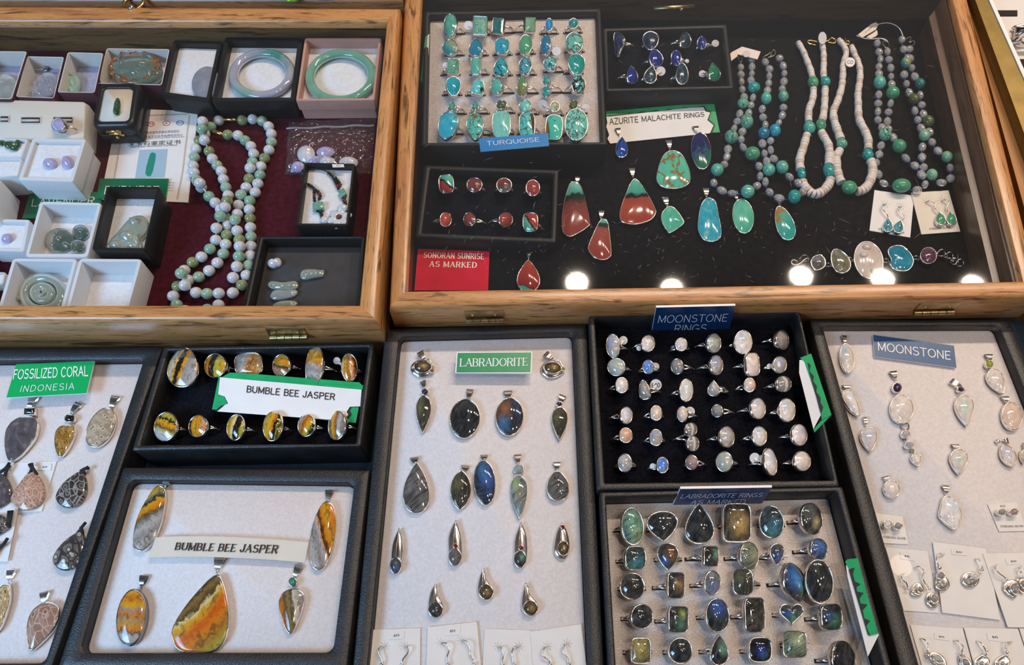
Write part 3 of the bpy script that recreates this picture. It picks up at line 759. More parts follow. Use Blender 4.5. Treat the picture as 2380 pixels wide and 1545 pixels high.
def bail(parent, G, x, y, L, W_, tgt, z, metal, hgt=.0028, name='bail'):
    """tapered loop; x,y its middle, L half length and W_ half width in crop pixels, narrow end towards tgt"""
    c = U(G(x, y), z)
    k = (U(G(x+1, y), z)-c).length
    t = tgt-c
    t.z = 0
    t.normalize()
    s = V((-t.y, t.x, 0))
    up = V((0, 0, 1))
    Lw = (U(G(x, y+L), z)-c).length*abs(t.y)+L*k*abs(t.x)
    Ww = W_*k
    th = .00035
    m = 20
    A, B, A2, B2 = [], [], [], []
    for i in range(m):
        a = 2*PI*i/m
        x_, z_ = math.cos(a), math.sin(a)
        f = Ww*(1-.32*(1+x_))
        for arr, sg, sc in ((A, 1, 1), (B, -1, 1), (A2, 1, .8), (B2, -1, .8)):
            arr.append(c + t*Lw*x_*sc + up*(hgt*(1+z_*sc)*.5) + s*f*sg)
    v, f = loft([A, B, B2, A2])
    n = m
    f += [(3*n+j, 3*n+(j+1) % n, (j+1) % n, j) for j in range(n)]
    o = mesh(name, (v, f), metal, parent, auto=40)
    e = c + t*Lw*1.25 + up*hgt*.5
    r = max(.0009, Ww*.35)
    R_ = [e + t*math.cos(2*PI*i/12)*r + up*math.sin(2*PI*i/12)*r*.9 + s*math.cos(2*PI*i/12)*r*.25 for i in range(12)]
    mesh('jump_ring', tube(R_, r*.28, 6, True), metal, o)
    return o

def pendant(G, main, z, key, label, group, bl=None, acc=(), metal=SILVER, thick=.0032, dome=.0020, rim=.0006, cat='pendant', name='pendant', extra=None):
    """pendant lying flat, its back at level z"""
    px, un = outl(G, *main) if not isinstance(main, list) else outl(G, main, 0, 0, 0, 0)
    q = V((0, 0, z+thick))
    up = V((0, 0, 1))
    P = [UP(p, q, up) for p in px]
    c = cen(P)
    t = thing(name, label, cat, (c.x, c.y, z), group)
    head(t, px, un, q, up, STONES[key][0], thick, dome, rim, metal)
    for (sh, x, y, a, b, rot, k2) in acc:
        p2, u2 = outl(G, sh, x, y, a, b, rot, 20)
        w2 = 'accent_stone' if k2 != 'silver' else 'silver_bead'
        if k2 == 'silver': mesh(w2, ball(U(G(x, y), z+.0015), (U(G(x+a, y), z)-U(G(x, y), z)).length, 8), metal or SILVER, t)
        else: head(t, p2, u2, q, up, STONES[k2][0], thick*.9, dome*.7, rim*.8, metal or SILVER, 'accent_stone', 'accent_setting')
    if bl:
        x, y, L, W_ = bl[:4]
        tg = U(G(*bl[4:6]), z) if len(bl) > 4 else (U(G(acc[0][1], acc[0][2]), z) if acc else c)
        bail(t, G, x, y, L, W_, tg, z, metal or SILVER)
    return t
# ------------------------------------------------------------------ lettering
def EA(cx, cy, rx, ry, a0, a1, n=12):
    return [(cx+rx*math.cos(rad(a0+(a1-a0)*i/n)), cy+ry*math.sin(rad(a0+(a1-a0)*i/n))) for i in range(n+1)]
GLY = {
 'A': (.72, [[(0, 0), (.36, 1)], [(.36, 1), (.72, 0)], [(.13, .36), (.59, .36)]]),
 'B': (.62, [[(.04, 0), (.04, 1)], [(.04, 1), (.32, 1)]+EA(.32, .765, .25, .235, 90, -90)+[(.04, .53)], [(.32, .53)]+EA(.33, .265, .29, .265, 90, -90)+[(.04, 0)]]),
 'C': (.72, [EA(.38, .5, .38, .5, 48, 312, 20)]),
 'D': (.70, [[(.04, 0), (.04, 1)], [(.04, 1), (.28, 1)]+EA(.28, .5, .40, .5, 90, -90, 16)+[(.04, 0)]]),
 'E': (.56, [[(.04, 0), (.04, 1)], [(.04, 1), (.56, 1)], [(.04, .52), (.46, .52)], [(.04, 0), (.56, 0)]]),
 'F': (.54, [[(.04, 0), (.04, 1)], [(.04, 1), (.54, 1)], [(.04, .52), (.44, .52)]]),
 'G': (.76, [EA(.38, .5, .38, .5, 48, 350, 22), [(.42, .44), (.76, .44)], [(.75, .44), (.75, .06)]]),
 'H': (.70, [[(.04, 0), (.04, 1)], [(.66, 0), (.66, 1)], [(.04, .52), (.66, .52)]]),
 'I': (.08, [[(.04, 0), (.04, 1)]]),
 'J': (.46, [[(.42, 1), (.42, .27)]+EA(.21, .27, .21, .27, 0, -175)]),
 'K': (.64, [[(.04, 0), (.04, 1)], [(.60, 1), (.05, .40)], [(.22, .58), (.64, 0)]]),
 'L': (.54, [[(.04, 0), (.04, 1)], [(.04, 0), (.54, 0)]]),
 'M': (.84, [[(.04, 0), (.04, 1)], [(.04, 1), (.42, .1)], [(.42, .1), (.80, 1)], [(.80, 1), (.80, 0)]]),
 'N': (.70, [[(.04, 0), (.04, 1)], [(.04, 1), (.66, 0)], [(.66, 0), (.66, 1)]]),
 'O': (.80, [EA(.40, .5, .40, .5, 90, 450, 28)]),
 'P': (.62, [[(.04, 0), (.04, 1)], [(.04, 1), (.34, 1)]+EA(.34, .74, .27, .26, 90, -90)+[(.04, .48)]]),
 'Q': (.80, [EA(.40, .5, .40, .5, 90, 450, 28), [(.50, .24), (.78, -.06)]]),
 'R': (.66, [[(.04, 0), (.04, 1)], [(.04, 1), (.34, 1)]+EA(.34, .75, .27, .25, 90, -90)+[(.04, .5)], [(.34, .5), (.64, 0)]]),
 'S': (.64, [EA(.33, .755, .28, .245, 35, 262)+EA(.32, .26, .31, .26, 84, -145)]),
 'T': (.68, [[(.34, 0), (.34, 1)], [(0, 1), (.68, 1)]]),
 'U': (.70, [[(.04, 1), (.04, .34)]+EA(.35, .34, .31, .34, 180, 360)+[(.66, 1)]]),
 'V': (.70, [[(0, 1), (.35, 0)], [(.35, 0), (.70, 1)]]),
 'Z': (.62, [[(.03, 1), (.60, 1)], [(.60, 1), (.0, 0)], [(.0, 0), (.62, 0)]]),
}
def stroke_shapes(s, wt, gap, serif):
    """polygons of single-stroke capitals; serif letters get thick stems, thin bars and feet"""
    x0, polys, lev = 0.0, [], 0
    thin = wt*.42 if serif else wt
    for ch in s:
        if ch == ' ':
            x0 += .48
            continue
        adv, strokes = GLY[ch]
        for st in strokes:
            m, pts = len(st), []
            for i, (x, y) in enumerate(st):
                a, b = st[max(i-1, 0)], st[min(i+1, m-1)]
                L = math.hypot(b[0]-a[0], b[1]-a[1]) or 1
                dx, dy = (b[0]-a[0])/L, (b[1]-a[1])/L
                k = abs(dy)
                if serif and dx*dy > .05 and m == 2: k = .1
                wv = thin+(wt-thin)*k
                ex = wv*.35*(-1 if i == 0 else 1 if i == m-1 else 0)
                pts.append((x0+x+dx*ex-dy*wv/2, y+dy*ex+dx*wv/2, x0+x+dx*ex+dy*wv/2, y+dy*ex-dx*wv/2))
            lev += 1
            for p, q in zip(pts, pts[1:]): polys.append((lev % 9, [(p[0], p[1]), (p[2], p[3]), (q[2], q[3]), (q[0], q[1])]))
            if serif:
                for (ex_, ey), (ox, oy) in ((st[0], st[1]), (st[-1], st[-2])):
                    if (abs(ey) < .02 or abs(ey-1) < .02) and abs(oy-ey) > .2 and abs(ox-ex_) < .5 and not (ch in 'MNV' and ey == 0 and ex_ in (.42,)):
                        lev += 1
                        polys.append((lev % 9, [(x0+ex_-.14, ey-thin*.5), (x0+ex_+.14, ey-thin*.5), (x0+ex_+.14, ey+thin*.5), (x0+ex_-.14, ey+thin*.5)]))
                if ch in 'ELTFZ':
                    xx, yy = {'E': (.56, 0), 'L': (.54, 0), 'T': (.68, 1), 'F': (.54, 1), 'Z': (.62, 0)}[ch]
                    lev += 1
                    polys.append((lev % 9, [(x0+xx-thin*.6, yy-.02), (x0+xx+thin*.5, yy-.02), (x0+xx+thin*.5, yy+(.2 if yy == 0 else .02)), (x0+xx-thin*.6, yy+(.2 if yy == 0 else .02))] if yy == 0 else [(x0+xx-thin*.6, yy-.2), (x0+xx+thin*.5, yy-.2), (x0+xx+thin*.5, yy+.02), (x0+xx-thin*.6, yy+.02)]))
        x0 += adv+gap
    return polys, x0-gap
def font_shapes(s):
    c = bpy.data.curves.new('t', 'FONT')
    c.body = s
    o = bpy.data.objects.new('t', c)
    COL.objects.link(o)
    dg = bpy.context.evaluated_depsgraph_get()
    m = bpy.data.meshes.new_from_object(o.evaluated_get(dg))
    P = [(0, [(m.vertices[i].co.x, m.vertices[i].co.y) for i in p.vertices]) for p in m.polygons]
    bpy.data.objects.remove(o)
    bpy.data.curves.remove(c)
    bpy.data.meshes.remove(m)
    return P
def put_text(parent, quad, q, n, s, style, mat, wt=.1, off=.00025, name='lettering', gap=.2):
    """letters filling the photo quad (tl, tr, br, bl) on the plane (q, n)"""
    if style == 'font':
        polys = font_shapes(s)
        xs = [x for l, p in polys for x, y in p]
        ys = [y for l, p in polys for x, y in p]
        x0, x1, y0, y1 = min(xs), max(xs), min(ys), max(ys)
        if y1-y0 < .2: y0, y1 = 0, .7
    else:
        polys, wd = stroke_shapes(s, wt, gap+(.12 if style == 'serif' else 0), style == 'serif')
        x0, x1, y0, y1 = 0, wd, 0, 1
    T = [UP(p, q, n) for p in quad]
    vv, ff = [], []
    for lv, p in polys:
        k = len(vv)
        for x, y in p:
            a, b = (x-x0)/(x1-x0), 1-(y-y0)/(y1-y0)
            vv.append(T[0].lerp(T[1], a).lerp(T[3].lerp(T[2], a), b)+n*(off+lv*.00001))
        ff.append(tuple(range(k, k+len(p))))
    o = mesh(name, (vv, ff), mat, parent, smooth=False)
    m = o.data
    # face the lettering outwards
    if m.polygons and m.polygons[0].normal.dot(n) < 0: m.flip_normals()
    return o

# ------------------------------------------------------------------ flat things, boxes, trays
def qn(P):
    n = (P[1]-P[0]).cross(P[3]-P[0]).normalized()
    return n if n.dot(EYE-P[0]) > 0 else -n
def slab(name, G, quad, zs, label, cat, mat, th=.0012, edge=None, group=None, parent=None):
    """flat board or card; zs one level or four corner levels (tl, tr, br, bl). Returns object, point, normal"""
    if not isinstance(zs, (list, tuple)): zs = [zs]*len(quad)
    P = [U(G(*p), z) for p, z in zip(quad, zs)]
    n = qn(P) if len(P) == 4 else V((0, 0, 1))
    if len(P) == 4 and len(set(zs)) > 1:  # make it truly flat
        P[2] = UP(G(*quad[2]), P[0], n) if abs((P[2]-P[0]).dot(n)) > 1e-5 else P[2]
    ed = edge or mat
    vf = loft([[p-n*th for p in P], P], True, True)
    k = len(P)
    fm = [1]*k+[1, 0]
    if parent is None:
        c = cen(P)
        root = thing(name, label, cat, (c.x, c.y, min(p.z for p in P)-th), group)
        o = mesh('board' if th > .0008 else 'sheet', vf, [mat, ed], root, smooth=False, fm=fm)
        return root, P[0], n
    return mesh(name, vf, [mat, ed], parent, smooth=False, fm=fm), P[0], n

def rrect(Q, inset=0.0, r=.002, k=4, z=None):
    """rounded rectangle inside the world quad Q (tl, tr, br, bl), inset in metres"""
    lx = ((Q[1]-Q[0]).length+(Q[2]-Q[3]).length)/2
    ly = ((Q[3]-Q[0]).length+(Q[2]-Q[1]).length)/2
    r = max(r, .0002)
    out = []
    for cx, cy, a0 in ((lx-inset-r, inset+r, 90), (lx-inset-r, ly-inset-r, 0), (inset+r, ly-inset-r, -90), (inset+r, inset+r, -180)):
        for i in range(k+1):
            a = rad(a0-90*i/k)
            x, y = (cx+r*math.cos(a))/lx, (cy-r*math.sin(a))/ly
            p = Q[0].lerp(Q[1], x).lerp(Q[3].lerp(Q[2], x), y)
            out.append(V((p.x, p.y, p.z if z is None else z)))
    return out
def quadU(G, q, z): return [U(G(*p), z) for p in q]

def tray(label, G, outer, inner, zr, zb, zp, mat, padmat, corner=.001, group=None, slots=(), d=None, glassz=None, lip=.0008, name='display_tray', cat='tray', padname='pad', rn=None):
    """leatherette tray or glazed display frame with a pad"""
    O, I = quadU(G, outer, zr), quadU(G, inner, zr)
    c = cen(O)
    t = thing(name, label, cat, (c.x, c.y, zb), group)
    ro, ri = .0015, corner
    L = [rrect(O, 0, ro, z=zb), rrect(O, 0, ro, z=zr-lip), rrect(O, lip, ro, z=zr), rrect(I, -lip, ri, z=zr), rrect(I, 0, ri, z=zr-lip), rrect(I, 0, ri, z=zp-.002)]
    mesh('tray_body', loft(L, True, False), mat, t, auto=50)
    # pad, any ring slots being dark strips that paint the slots' shade
    PL = [rrect(I, .0002, ri, z=zp-.003), rrect(I, .0002, ri, z=zp-.0006), rrect(I, .0008, ri, z=zp)]
    v, f = loft(PL, True, True)
    fm = [0]*len(f)
    if slots:
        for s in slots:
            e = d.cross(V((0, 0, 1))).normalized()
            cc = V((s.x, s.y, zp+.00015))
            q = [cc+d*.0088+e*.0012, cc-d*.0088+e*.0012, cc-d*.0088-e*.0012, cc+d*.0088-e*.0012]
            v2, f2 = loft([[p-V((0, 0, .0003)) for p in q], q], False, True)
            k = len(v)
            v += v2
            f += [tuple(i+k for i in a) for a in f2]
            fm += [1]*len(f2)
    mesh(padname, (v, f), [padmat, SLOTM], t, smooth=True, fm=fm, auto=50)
    if glassz:
        GQ = [rrect(I, -.001, ri, z=glassz-.0012), rrect(I, -.001, ri, z=glassz)]
        mesh('glass_pane', loft(GQ, True, True), GLASS_M, t, smooth=False)
    return t

def box(label, G, rim, ztop, zbot, mat, mat_in, zl, mat_l, wall=.0016, r=.002, cat='box', name='jewelry_box', group=None, tier=False, lname='lining', inner=None, soft=0.0):
    O = quadU(G, rim, ztop)
    c = cen(O)
    t = thing(name, label, cat, (c.x, c.y, zbot), group)
    I = quadU(G, inner, ztop) if inner else None
    s = .0007
    mid = zbot+(ztop-zbot)*.52
    L = []
    if tier: L += [rrect(O, .0012, r, z=zbot), rrect(O, .0012, r, z=mid-.0006), rrect(O, 0, r, z=mid)]
    else: L += [rrect(O, .0003, r, z=zbot)]
    L += [rrect(O, 0, r, z=ztop-s), rrect(O, s*.6, r, z=ztop)]
    nb = len(L)
    L += [rrect(O, wall-s*.4, max(.0004, r-wall), z=ztop), rrect(O, wall, max(.0004, r-wall), z=ztop-s), rrect(O, wall+soft, max(.0004, r-wall), z=zl-.0005)]
    v, f = loft(L, True, False)
    k = len(L[0])
    fm = [0]*(k*(nb-1)) + [1]*(k*(len(L)-nb)) + [0]
    mesh('box_body', (v, f), [mat, mat_in], t, fm=fm, auto=45)
    LL = [rrect(O, wall+soft-.0004, .001, z=zl-.002), rrect(O, wall+soft-.0002, .001, z=zl-.0004), rrect(O, wall+soft+.0006, .001, z=zl)]
    mesh(lname, loft(LL, True, True), mat_l, t, auto=60)
    return t

def rail_prism(A, B, C, D, prof, uoff=0.0):
    """rail along A->B (outer) and D->C (inner); prof = (fraction outer->inner, z)"""
    la, lb = [], []
    vv, uv = [], []
    acc = 0
    last = None
    for fr, z in prof:
        p, q = A.lerp(D, fr), B.lerp(C, fr)
        p, q = V((p.x, p.y, z)), V((q.x, q.y, z))
        if last is not None: acc += (p-last).length*.9
        last = p
        la.append((p, acc))
        lb.append((q, acc))
    ax = (B-A).normalized()
    for (p, a) in la: vv.append(p); uv.append(((p-A).dot(ax)+uoff, a))
    for (p, a) in lb: vv.append(p); uv.append(((p-A).dot(ax)+uoff, a))
    n = len(prof)
    ff = [(j, (j+1) % n, n+(j+1) % n, n+j) for j in range(n)]
    ff += [tuple(reversed(range(n))), tuple(range(n, 2*n))]
    return (vv, ff), uv

def wood_case(label, O, I, zt, zg, zf, floor_mat, walls, lid=.030, ledge=(), side=None, pane=None):
    """oak case with a glazed lid: O and I the four outer and inner corners (tl, tr, br, bl) of the lid"""
    c = cen(O)
    t = thing('display_case', label, 'display case', (c.x, c.y, 0), None)
    zb = zt-lid
    for i in range(4):
        j = (i+1) % 4
        pr = [(0.02, zb), (0, zb+.001), (0, zt-.005), (.05, zt-.0018), (.14, zt-.0004), (.25, zt), (.80, zt), (.93, zt-.0008), (1, zt-.0028), (1, zg-.003), (.5, zg-.004)]
        vf, uv = rail_prism(O[i], O[j], I[j], I[i], pr, i*.7)
        mesh('lid_rail', vf, OAK, t, uv, auto=40)
        f0, f1 = walls[i]
        pw = [(.03, 0), (.03, zb-.0006), (.4, zb-.0006), (.4, zg-.0042), (f0, zg-.0042)] + ([(f0+.25, zg-.010), (f0+.25, zg-.014), (f1, zg-.015)] if i in ledge else []) + [(f1, zf-.001), (f1, 0)]
        vf, uv = rail_prism(O[i], O[j], I[j], I[i], pw, i*.9+.3)
        mesh('case_side', vf, side or OAKD, t, uv, auto=40)
    e = [I[k].lerp(O[k], .35) for k in range(4)]
    fl = [V((p.x, p.y, zf)) for p in e]
    mesh('floor_lining', loft([[p-V((0, 0, .003)) for p in fl], fl], True, True), floor_mat, t, smooth=False)
    g = [I[k].lerp(O[k], .08) for k in range(4)]
    gl = [V((p.x, p.y, zg)) for p in g]
    mesh('glass_pane', loft([[p-V((0, 0, .002)) for p in gl], gl], True, True), pane or GLASS_S, t, smooth=False)
    return t

def hinge(parent, G, quad, kn, A, B):
    """butt hinge on the upright face through A-B: plate quad and the knuckle line (two crop points)"""
    n = (B-A).cross(V((0, 0, 1))).normalized()
    if n.y > 0: n = -n
    q = A + n*.0008
    P = [UP(G(*p), q, n) for p in quad]
    h = mesh('hinge', loft([[p-n*.001 for p in P], P], True, True), BRASS, parent, smooth=False)
    a, b = UP(G(*kn[0]), q+n*.0016, n), UP(G(*kn[1]), q+n*.0016, n)
    for i in range(5):
        s, e = a.lerp(b, (i+.04)/5), a.lerp(b, (i+.96)/5)
        mesh('knuckle', tube([s, e], .0019, 10), BRASS, h, auto=40)
    for f in (.2, .8):
        m = P[0].lerp(P[1], f).lerp(P[3].lerp(P[2], f), .45)
        mesh('screw', ball(m, .0011, 6), BRASS, h)
def M(k): return STONES[k][0]
ZH = V((0, 0, 1))
# ------------------------------------------------------------------ table and wooden cases
fl = mesh('floor', loft([[V((-3, -2, -.76)), V((3, -2, -.76)), V((3, 3, -.76)), V((-3, 3, -.76))], [V((-3, -2, -.74)), V((3, -2, -.74)), V((3, 3, -.74)), V((-3, 3, -.74))]], True, True), plain('dark_floor', (.05, .045, .04), .6), smooth=False)
tag(fl, kind='structure')
tb = thing('display_table', 'display table under a dark teal cloth carrying all the trays and cases', 'table', (0, .3, -.74))
TQ = [V((-1.1, 1.3, 0)), V((1.4, 1.3, 0)), V((1.4, -.35, 0)), V((-1.1, -.35, 0))]
mesh('table_cloth', loft([rrect(TQ, .0, .02, z=-.72), rrect(TQ, .004, .02, z=-.004), rrect(TQ, .008, .02, z=0)], False, True), TEAL, tb, auto=50)
mesh('table_core', loft([rrect(TQ, .03, .01, z=-.74), rrect(TQ, .03, .01, z=-.01)], True, True), OAKD, tb, auto=50)

ZT_L, ZG_L, ZF_L = .064, .059, .024
ZT_R, ZF_R = .056, .016
OL_ = quadU(cZ, [(-190, 10), (930, 16), (877, 745), (-215, 745)], ZT_L)
IL_ = quadU(cZ, [(-160, 46), (898, 48), (834, 707), (-180, 707)], ZT_L)
case_l = wood_case('left oak display case lined in maroon velvet holding jade', OL_, IL_, ZT_L, ZG_L, ZF_L, MAROON, [(.6, .45), (.75, .7), (.75, .7), (.75, .7)], pane=GLASS_M)
hinge(case_l, cD, [(548, 1350), (862, 1350), (900, 1412), (588, 1416)], ((590, 1424), (897, 1416)), OL_[3], OL_[2])
OR_ = quadU(cZ, [(941, -62), (2236, -66), (2424, 690), (903, 715)], ZT_R)
IR_ = quadU(cZ, [(981, -26), (2206, -30), (2376, 651), (944, 674)], ZT_R)
case_r = wood_case('large oak display case lined in black felt holding turquoise', OR_, IR_, ZT_R, ZG_R, ZF_R, BLACKF, [(.8, .65), (1.1, 1.75), (.75, .7), (.9, .85)], ledge=(1,), side=WALN)
hinge(case_r, cH, [(690, 1408), (1040, 1403), (1045, 1470), (705, 1475)], ((708, 1490), (1042, 1482)), OR_[3], OR_[2])
hinge(case_r, cJ, [(1005, 1352), (1345, 1346), (1285, 1405), (945, 1412)], ((945, 1428), (1280, 1420)), OR_[3], OR_[2])
nb_ = U(cF(780, 75), .044)
mesh('latch', join(tube([nb_+V((-.018, 0, 0)), nb_+V((.018, 0, 0))], .0022, 8), ball(nb_+V((.006, -.003, 0)), .002, 6)), BRASS, case_r)
# scuffs on the big case's glass
sv, sf = [], []
rs = random.Random(3)
for i in range(420):
    x = rs.gauss(1500, 330) if i % 3 else rs.uniform(990, 2280)
    y = rs.gauss(575, 70) if i % 3 else rs.uniform(90, 655)
    if not (990 < x < 2270 and 90 < y < 655): continue
    p = U((x, y), ZG_R+.00006)
    a = rs.choice([.8, -.7, .1, 1.2]) + rs.gauss(0, .35)
    L = rs.uniform(.0004, .0032)*(1 if i % 9 else 2)
    d0, e0 = V((math.cos(a), math.sin(a), 0)), V((-math.sin(a), math.cos(a), 0))
    wdt = rs.uniform(.00004, .00009)
    k = len(sv)
    sv += [p-d0*L, p+e0*wdt, p+d0*L, p-e0*wdt]
    sf.append((k, k+1, k+2, k+3))
tag(mesh('scratches', (sv, sf), SCR, case_r, smooth=False), kind='stuff')

# wooden case behind the left one, with two small pieces on it
bq = quadU(cZ, [(-260, -140), (930, -140), (936, 4), (-200, 2)], .060)
bs = thing('display_case', 'dark oak case just behind the left display case', 'display case', (cen(bq).x, cen(bq).y, 0))
vf, uv = rail_prism(bq[0], bq[1], bq[2], bq[3], [(0, 0), (0, .058), (.03, .060), (.98, .060), (1, .058), (1, 0)])
mesh('case_lid', vf, OAKD, bs, uv, auto=40)
sr = thing('ring', 'small gold and silver ring lying behind the left case frame', 'ring', U((312, 8), .060))
c0 = U((311, 7), .0625)
mesh('band', tube([c0+V((.0085*math.cos(2*PI*i/20), .0085*math.sin(2*PI*i/20), 0)) for i in range(20)], .0016, 8, True), GOLDM, sr)
mesh('stone', ball(c0+V((0, -.008, .0012)), .0028, 8), SILVER, sr)
gp = U((684, -4), .060)
gm = thing('gemstone', 'bright green faceted gemstone at the top edge behind left case', 'gem', gp)
gl_ = []
for r, z in ((.3, 0), (1, .005), (.98, .006), (.6, .009)):
    gl_.append([gp+V((.011*r*math.cos(2*PI*i/10), .011*r*math.sin(2*PI*i/10), z)) for i in range(10)])
mesh('stone', loft(gl_, True, True), plain('green_gem', (.30, .65, .12), .05, trans=.6), gm, smooth=False)

# neighbouring metal-edged case on the far right
gq = quadU(cX, [(60, 0), (92, 0), (700, 1545), (455, 1545)], .050)
mq = quadU(cX, [(-190, -500), (-180, -500), (720, 1545), (455, 1545)], .050)
rc = thing('display_case', 'metal edged case with a white ring pad at right edge', 'display case', (U((2350, 200), 0).x, U((2350, 200), 0).y, 0))
def strip(name, a, z0, z1, mt, parent):
    P = quadU(cX, a, z1)
    mesh(name, loft([[V((p.x, p.y, z0)) for p in P], P], True, True), mt, parent, smooth=False)
strip('edge_ledge', [(-95, -420), (-70, -420), (1094, 2600), (750, 2600)], 0, .046, GOLDB, rc)
strip('edge_bead', [(-78, -420), (-62, -420), (1036, 2600), (1018, 2600)], .046, .0485, GOLDA, rc)
strip('edge_rail', [(-50, -420), (40, -420), (1390, 2600), (1055, 2600)], 0, .056, GOLDA, rc)
strip('edge_trim', [(40, -420), (70, -420), (1438, 2600), (1390, 2600)], 0, .057, WHITEP, rc)
strip('ring_pad', [(70, -420), (1500, -420), (2500, 2600), (1438, 2600)], 0, .046, plain('white_ring_pad', (.66, .62, .60), .9, 0, bump=(800, .3)), rc)
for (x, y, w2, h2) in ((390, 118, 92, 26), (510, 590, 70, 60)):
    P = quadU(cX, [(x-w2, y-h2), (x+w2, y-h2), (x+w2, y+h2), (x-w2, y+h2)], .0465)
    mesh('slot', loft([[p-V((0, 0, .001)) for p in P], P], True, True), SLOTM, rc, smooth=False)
for (x, y, k, lb) in ((515, 272, 'onyx', 'silver ring with dark square stone at upper right edge'), (505, 418, 'onyx', 'wide silver ring lying on its side at right edge'), (545, 690, 'onyx', 'gold toned ring with dark stone lowest at right edge')):
    p = U(cX(x, y), .046)
    t = thing('ring', lb, 'ring', p, 'rings on the white pad at right')
    mt = GOLDM if y > 600 else SILVER
    if y == 418:
        cc = p+V((.004, 0, .009))
        mesh('band', tube([cc+V((.003*math.cos(a), .0, .0085*math.sin(a)))+V((.009*math.cos(a), 0, 0)) for a in [2*PI*i/20 for i in range(20)]], .0018, 8, True, flat=2.2), mt, t)
        mesh('setting', tube([p+V((-.022, 0, .006)), p+V((-.004, 0, .006))], .003, 8), mt, t)
    else:
        px, un = outl(cX, 's', x, y, 50, 36, 0)
        head(t, px, un, p+V((0, 0, .006)), ZH, M(k), .004, .0015, .0012, mt)
        mesh('band', tube([p+V((.0085*math.cos(a), 0, .002+.0085*math.sin(a)*.4)) for a in [PI*i/12 for i in range(13)]], .0014, 8), mt, t)

# ------------------------------------------------------------------ turquoise ring tray
def axis(G, a, b, z):
    d = U(G(*b), z)-U(G(*a), z)
    return d.normalized()
R1, R1P = ZF_R+.026, ZF_R+.019
dE = axis(cE, (300, 840), (1800, 815), R1P)
tqrows = [
 [('E', 443, 247, 62, 118, 4, 'tgt', -.45), ('s', 733, 247, 70, 92, 3, 'tsage', -.2, {'tag': (620, 245, 43), 'split': False}), ('s', 905, 250, 52, 80, 5, 'tdk', -.8, {'split': False}), ('s', 1222, 240, 50, 75, 2, 'tlg', .8), ('o', 1405, 238, 35, 66, 0, 'tbb', 0), ('o', 1640, 228, 46, 54, 0, 'ttl', 0)],
 [('o', 440, 455, 75, 76, 20, 'tol', -.4), ('p', 692, 452, 75, 92, 0, 'tbd', -.25), ('c', 948, 445, 68, 76, 0, 'tbm', 0), ('o', 1175, 435, 66, 102, 3, 'tgr', 0), ('o', 1368, 433, 50, 100, 6, 'tpv', -.55, {'tag': (1475, 495, 44)}), ('o', 1648, 416, 88, 108, 0, 'tbr', -.1)],
 [('s', 475, 645, 57, 77, 0, 'tbv', .4, {'tag': (398, 632, 28)}), ('r', 692, 640, 50, 86, 0, 'tlt', -.3), ('p', 935, 645, 80, 98, 0, 'ttb', -.15), ('o', 1170, 640, 65, 88, 5, 'tgb', -.15), ('o', 1410, 618, 64, 68, 0, 'tsp', -.45), ('E', 1672, 628, 84, 108, -6, 'tte', .3)],
 [('E', 475, 838, 74, 98, -4, 'tsb', .25), ('t', 715, 842, 70, 80, 8, 'tlb', .35, {'word': 'rounded triangular'}), ('o', 890, 838, 56, 84, 12, 'tlt', -.8), ('o', 1138, 835, 45, 105, 7, 'tbg', -.7), ('m', 1375, 828, 36, 112, 0, 'tte', -.7, {'two': [('m', 1375, 780, 32, 52, 8), ('m', 1375, 890, 38, 62, 10)], 'word': 'double marquise'}), ('o', 1688, 820, 68, 92, 0, 'tbw', .5)],
 [('p', 460, 1025, 40, 50, 0, 'tsm', -.35, {'ball': (512, 1078), 'word': 'small teardrop'}), ('p', 687, 1022, 38, 48, 0, 'tsm', -.35, {'ball': (740, 1065), 'word': 'little teardrop'}), ('o', 942, 1015, 54, 46, 0, 'toli', -.3), ('o', 1170, 1028, 62, 60, 0, 'tpa', -.35), ('o', 1460, 1035, 50, 56, 0, 'tcr', .1, {'tag': (1342, 1012, 46, TAGG), 'word': 'small round'}), ('o', 1640, 1018, 48, 50, 0, 'toli', -.4, {'tag': (1755, 1048, 42), 'word': 'partly hidden'})],
 [([(330, 1190), (360, 1110), (440, 1080), (505, 1100), (522, 1150), (515, 1210), (470, 1310), (400, 1352), (345, 1330), (322, 1270)], 0, 0, 0, 0, 0, 'tbl', -.3, {'word': 'large lopsided', 'R': .0095}), ('o', 682, 1218, 84, 138, 0, 'tbp', -.35, {'R': .0095}), ('c', 940, 1205, 90, 138, 0, 'tpa', -.1, {'word': 'large oblong', 'R': .0095}), ('c', 1190, 1210, 78, 130, 0, 'tsw', -.1, {'R': .0095}), ('c', 1452, 1235, 84, 124, 2, 'tbe', .0, {'word': 'oblong'}), ('o', 1668, 1208, 114, 158, 0, 'tbig', 0, {'word': 'very large oval', 'R': .0095})]]
slots = []
ring_rows(cE, tqrows, dE, R1P, 'turquoise tray', 'turquoise', 'rings in the turquoise tray', slots, Rb=.0078)
tray('black tray with grey foam pad holding thirty-six turquoise rings', cE, [(196, 108), (1905, 76), (1966, 1402), (160, 1412)], [(238, 140), (1862, 112), (1910, 1374), (211, 1380)], R1, ZF_R+.0004, R1P, LEATHS, FOAM, slots=slots, d=dE)
sg, sp, sn = slab('sign', cE, [(722, 1345), (1396, 1290), (1403, 1415), (738, 1472)], [R1+.0055, R1+.0055, R1+.001, R1+.001], 'blue TURQUOISE sign propped on the front edge of turquoise tray', 'sign', BLUEP, .0014, WHITEP)
put_text(sg, cE.q([(798, 1372), (1304, 1334), (1308, 1372), (802, 1412)]), sp, sn, 'TURQUOISE', 'stroke', ENGR, .11)
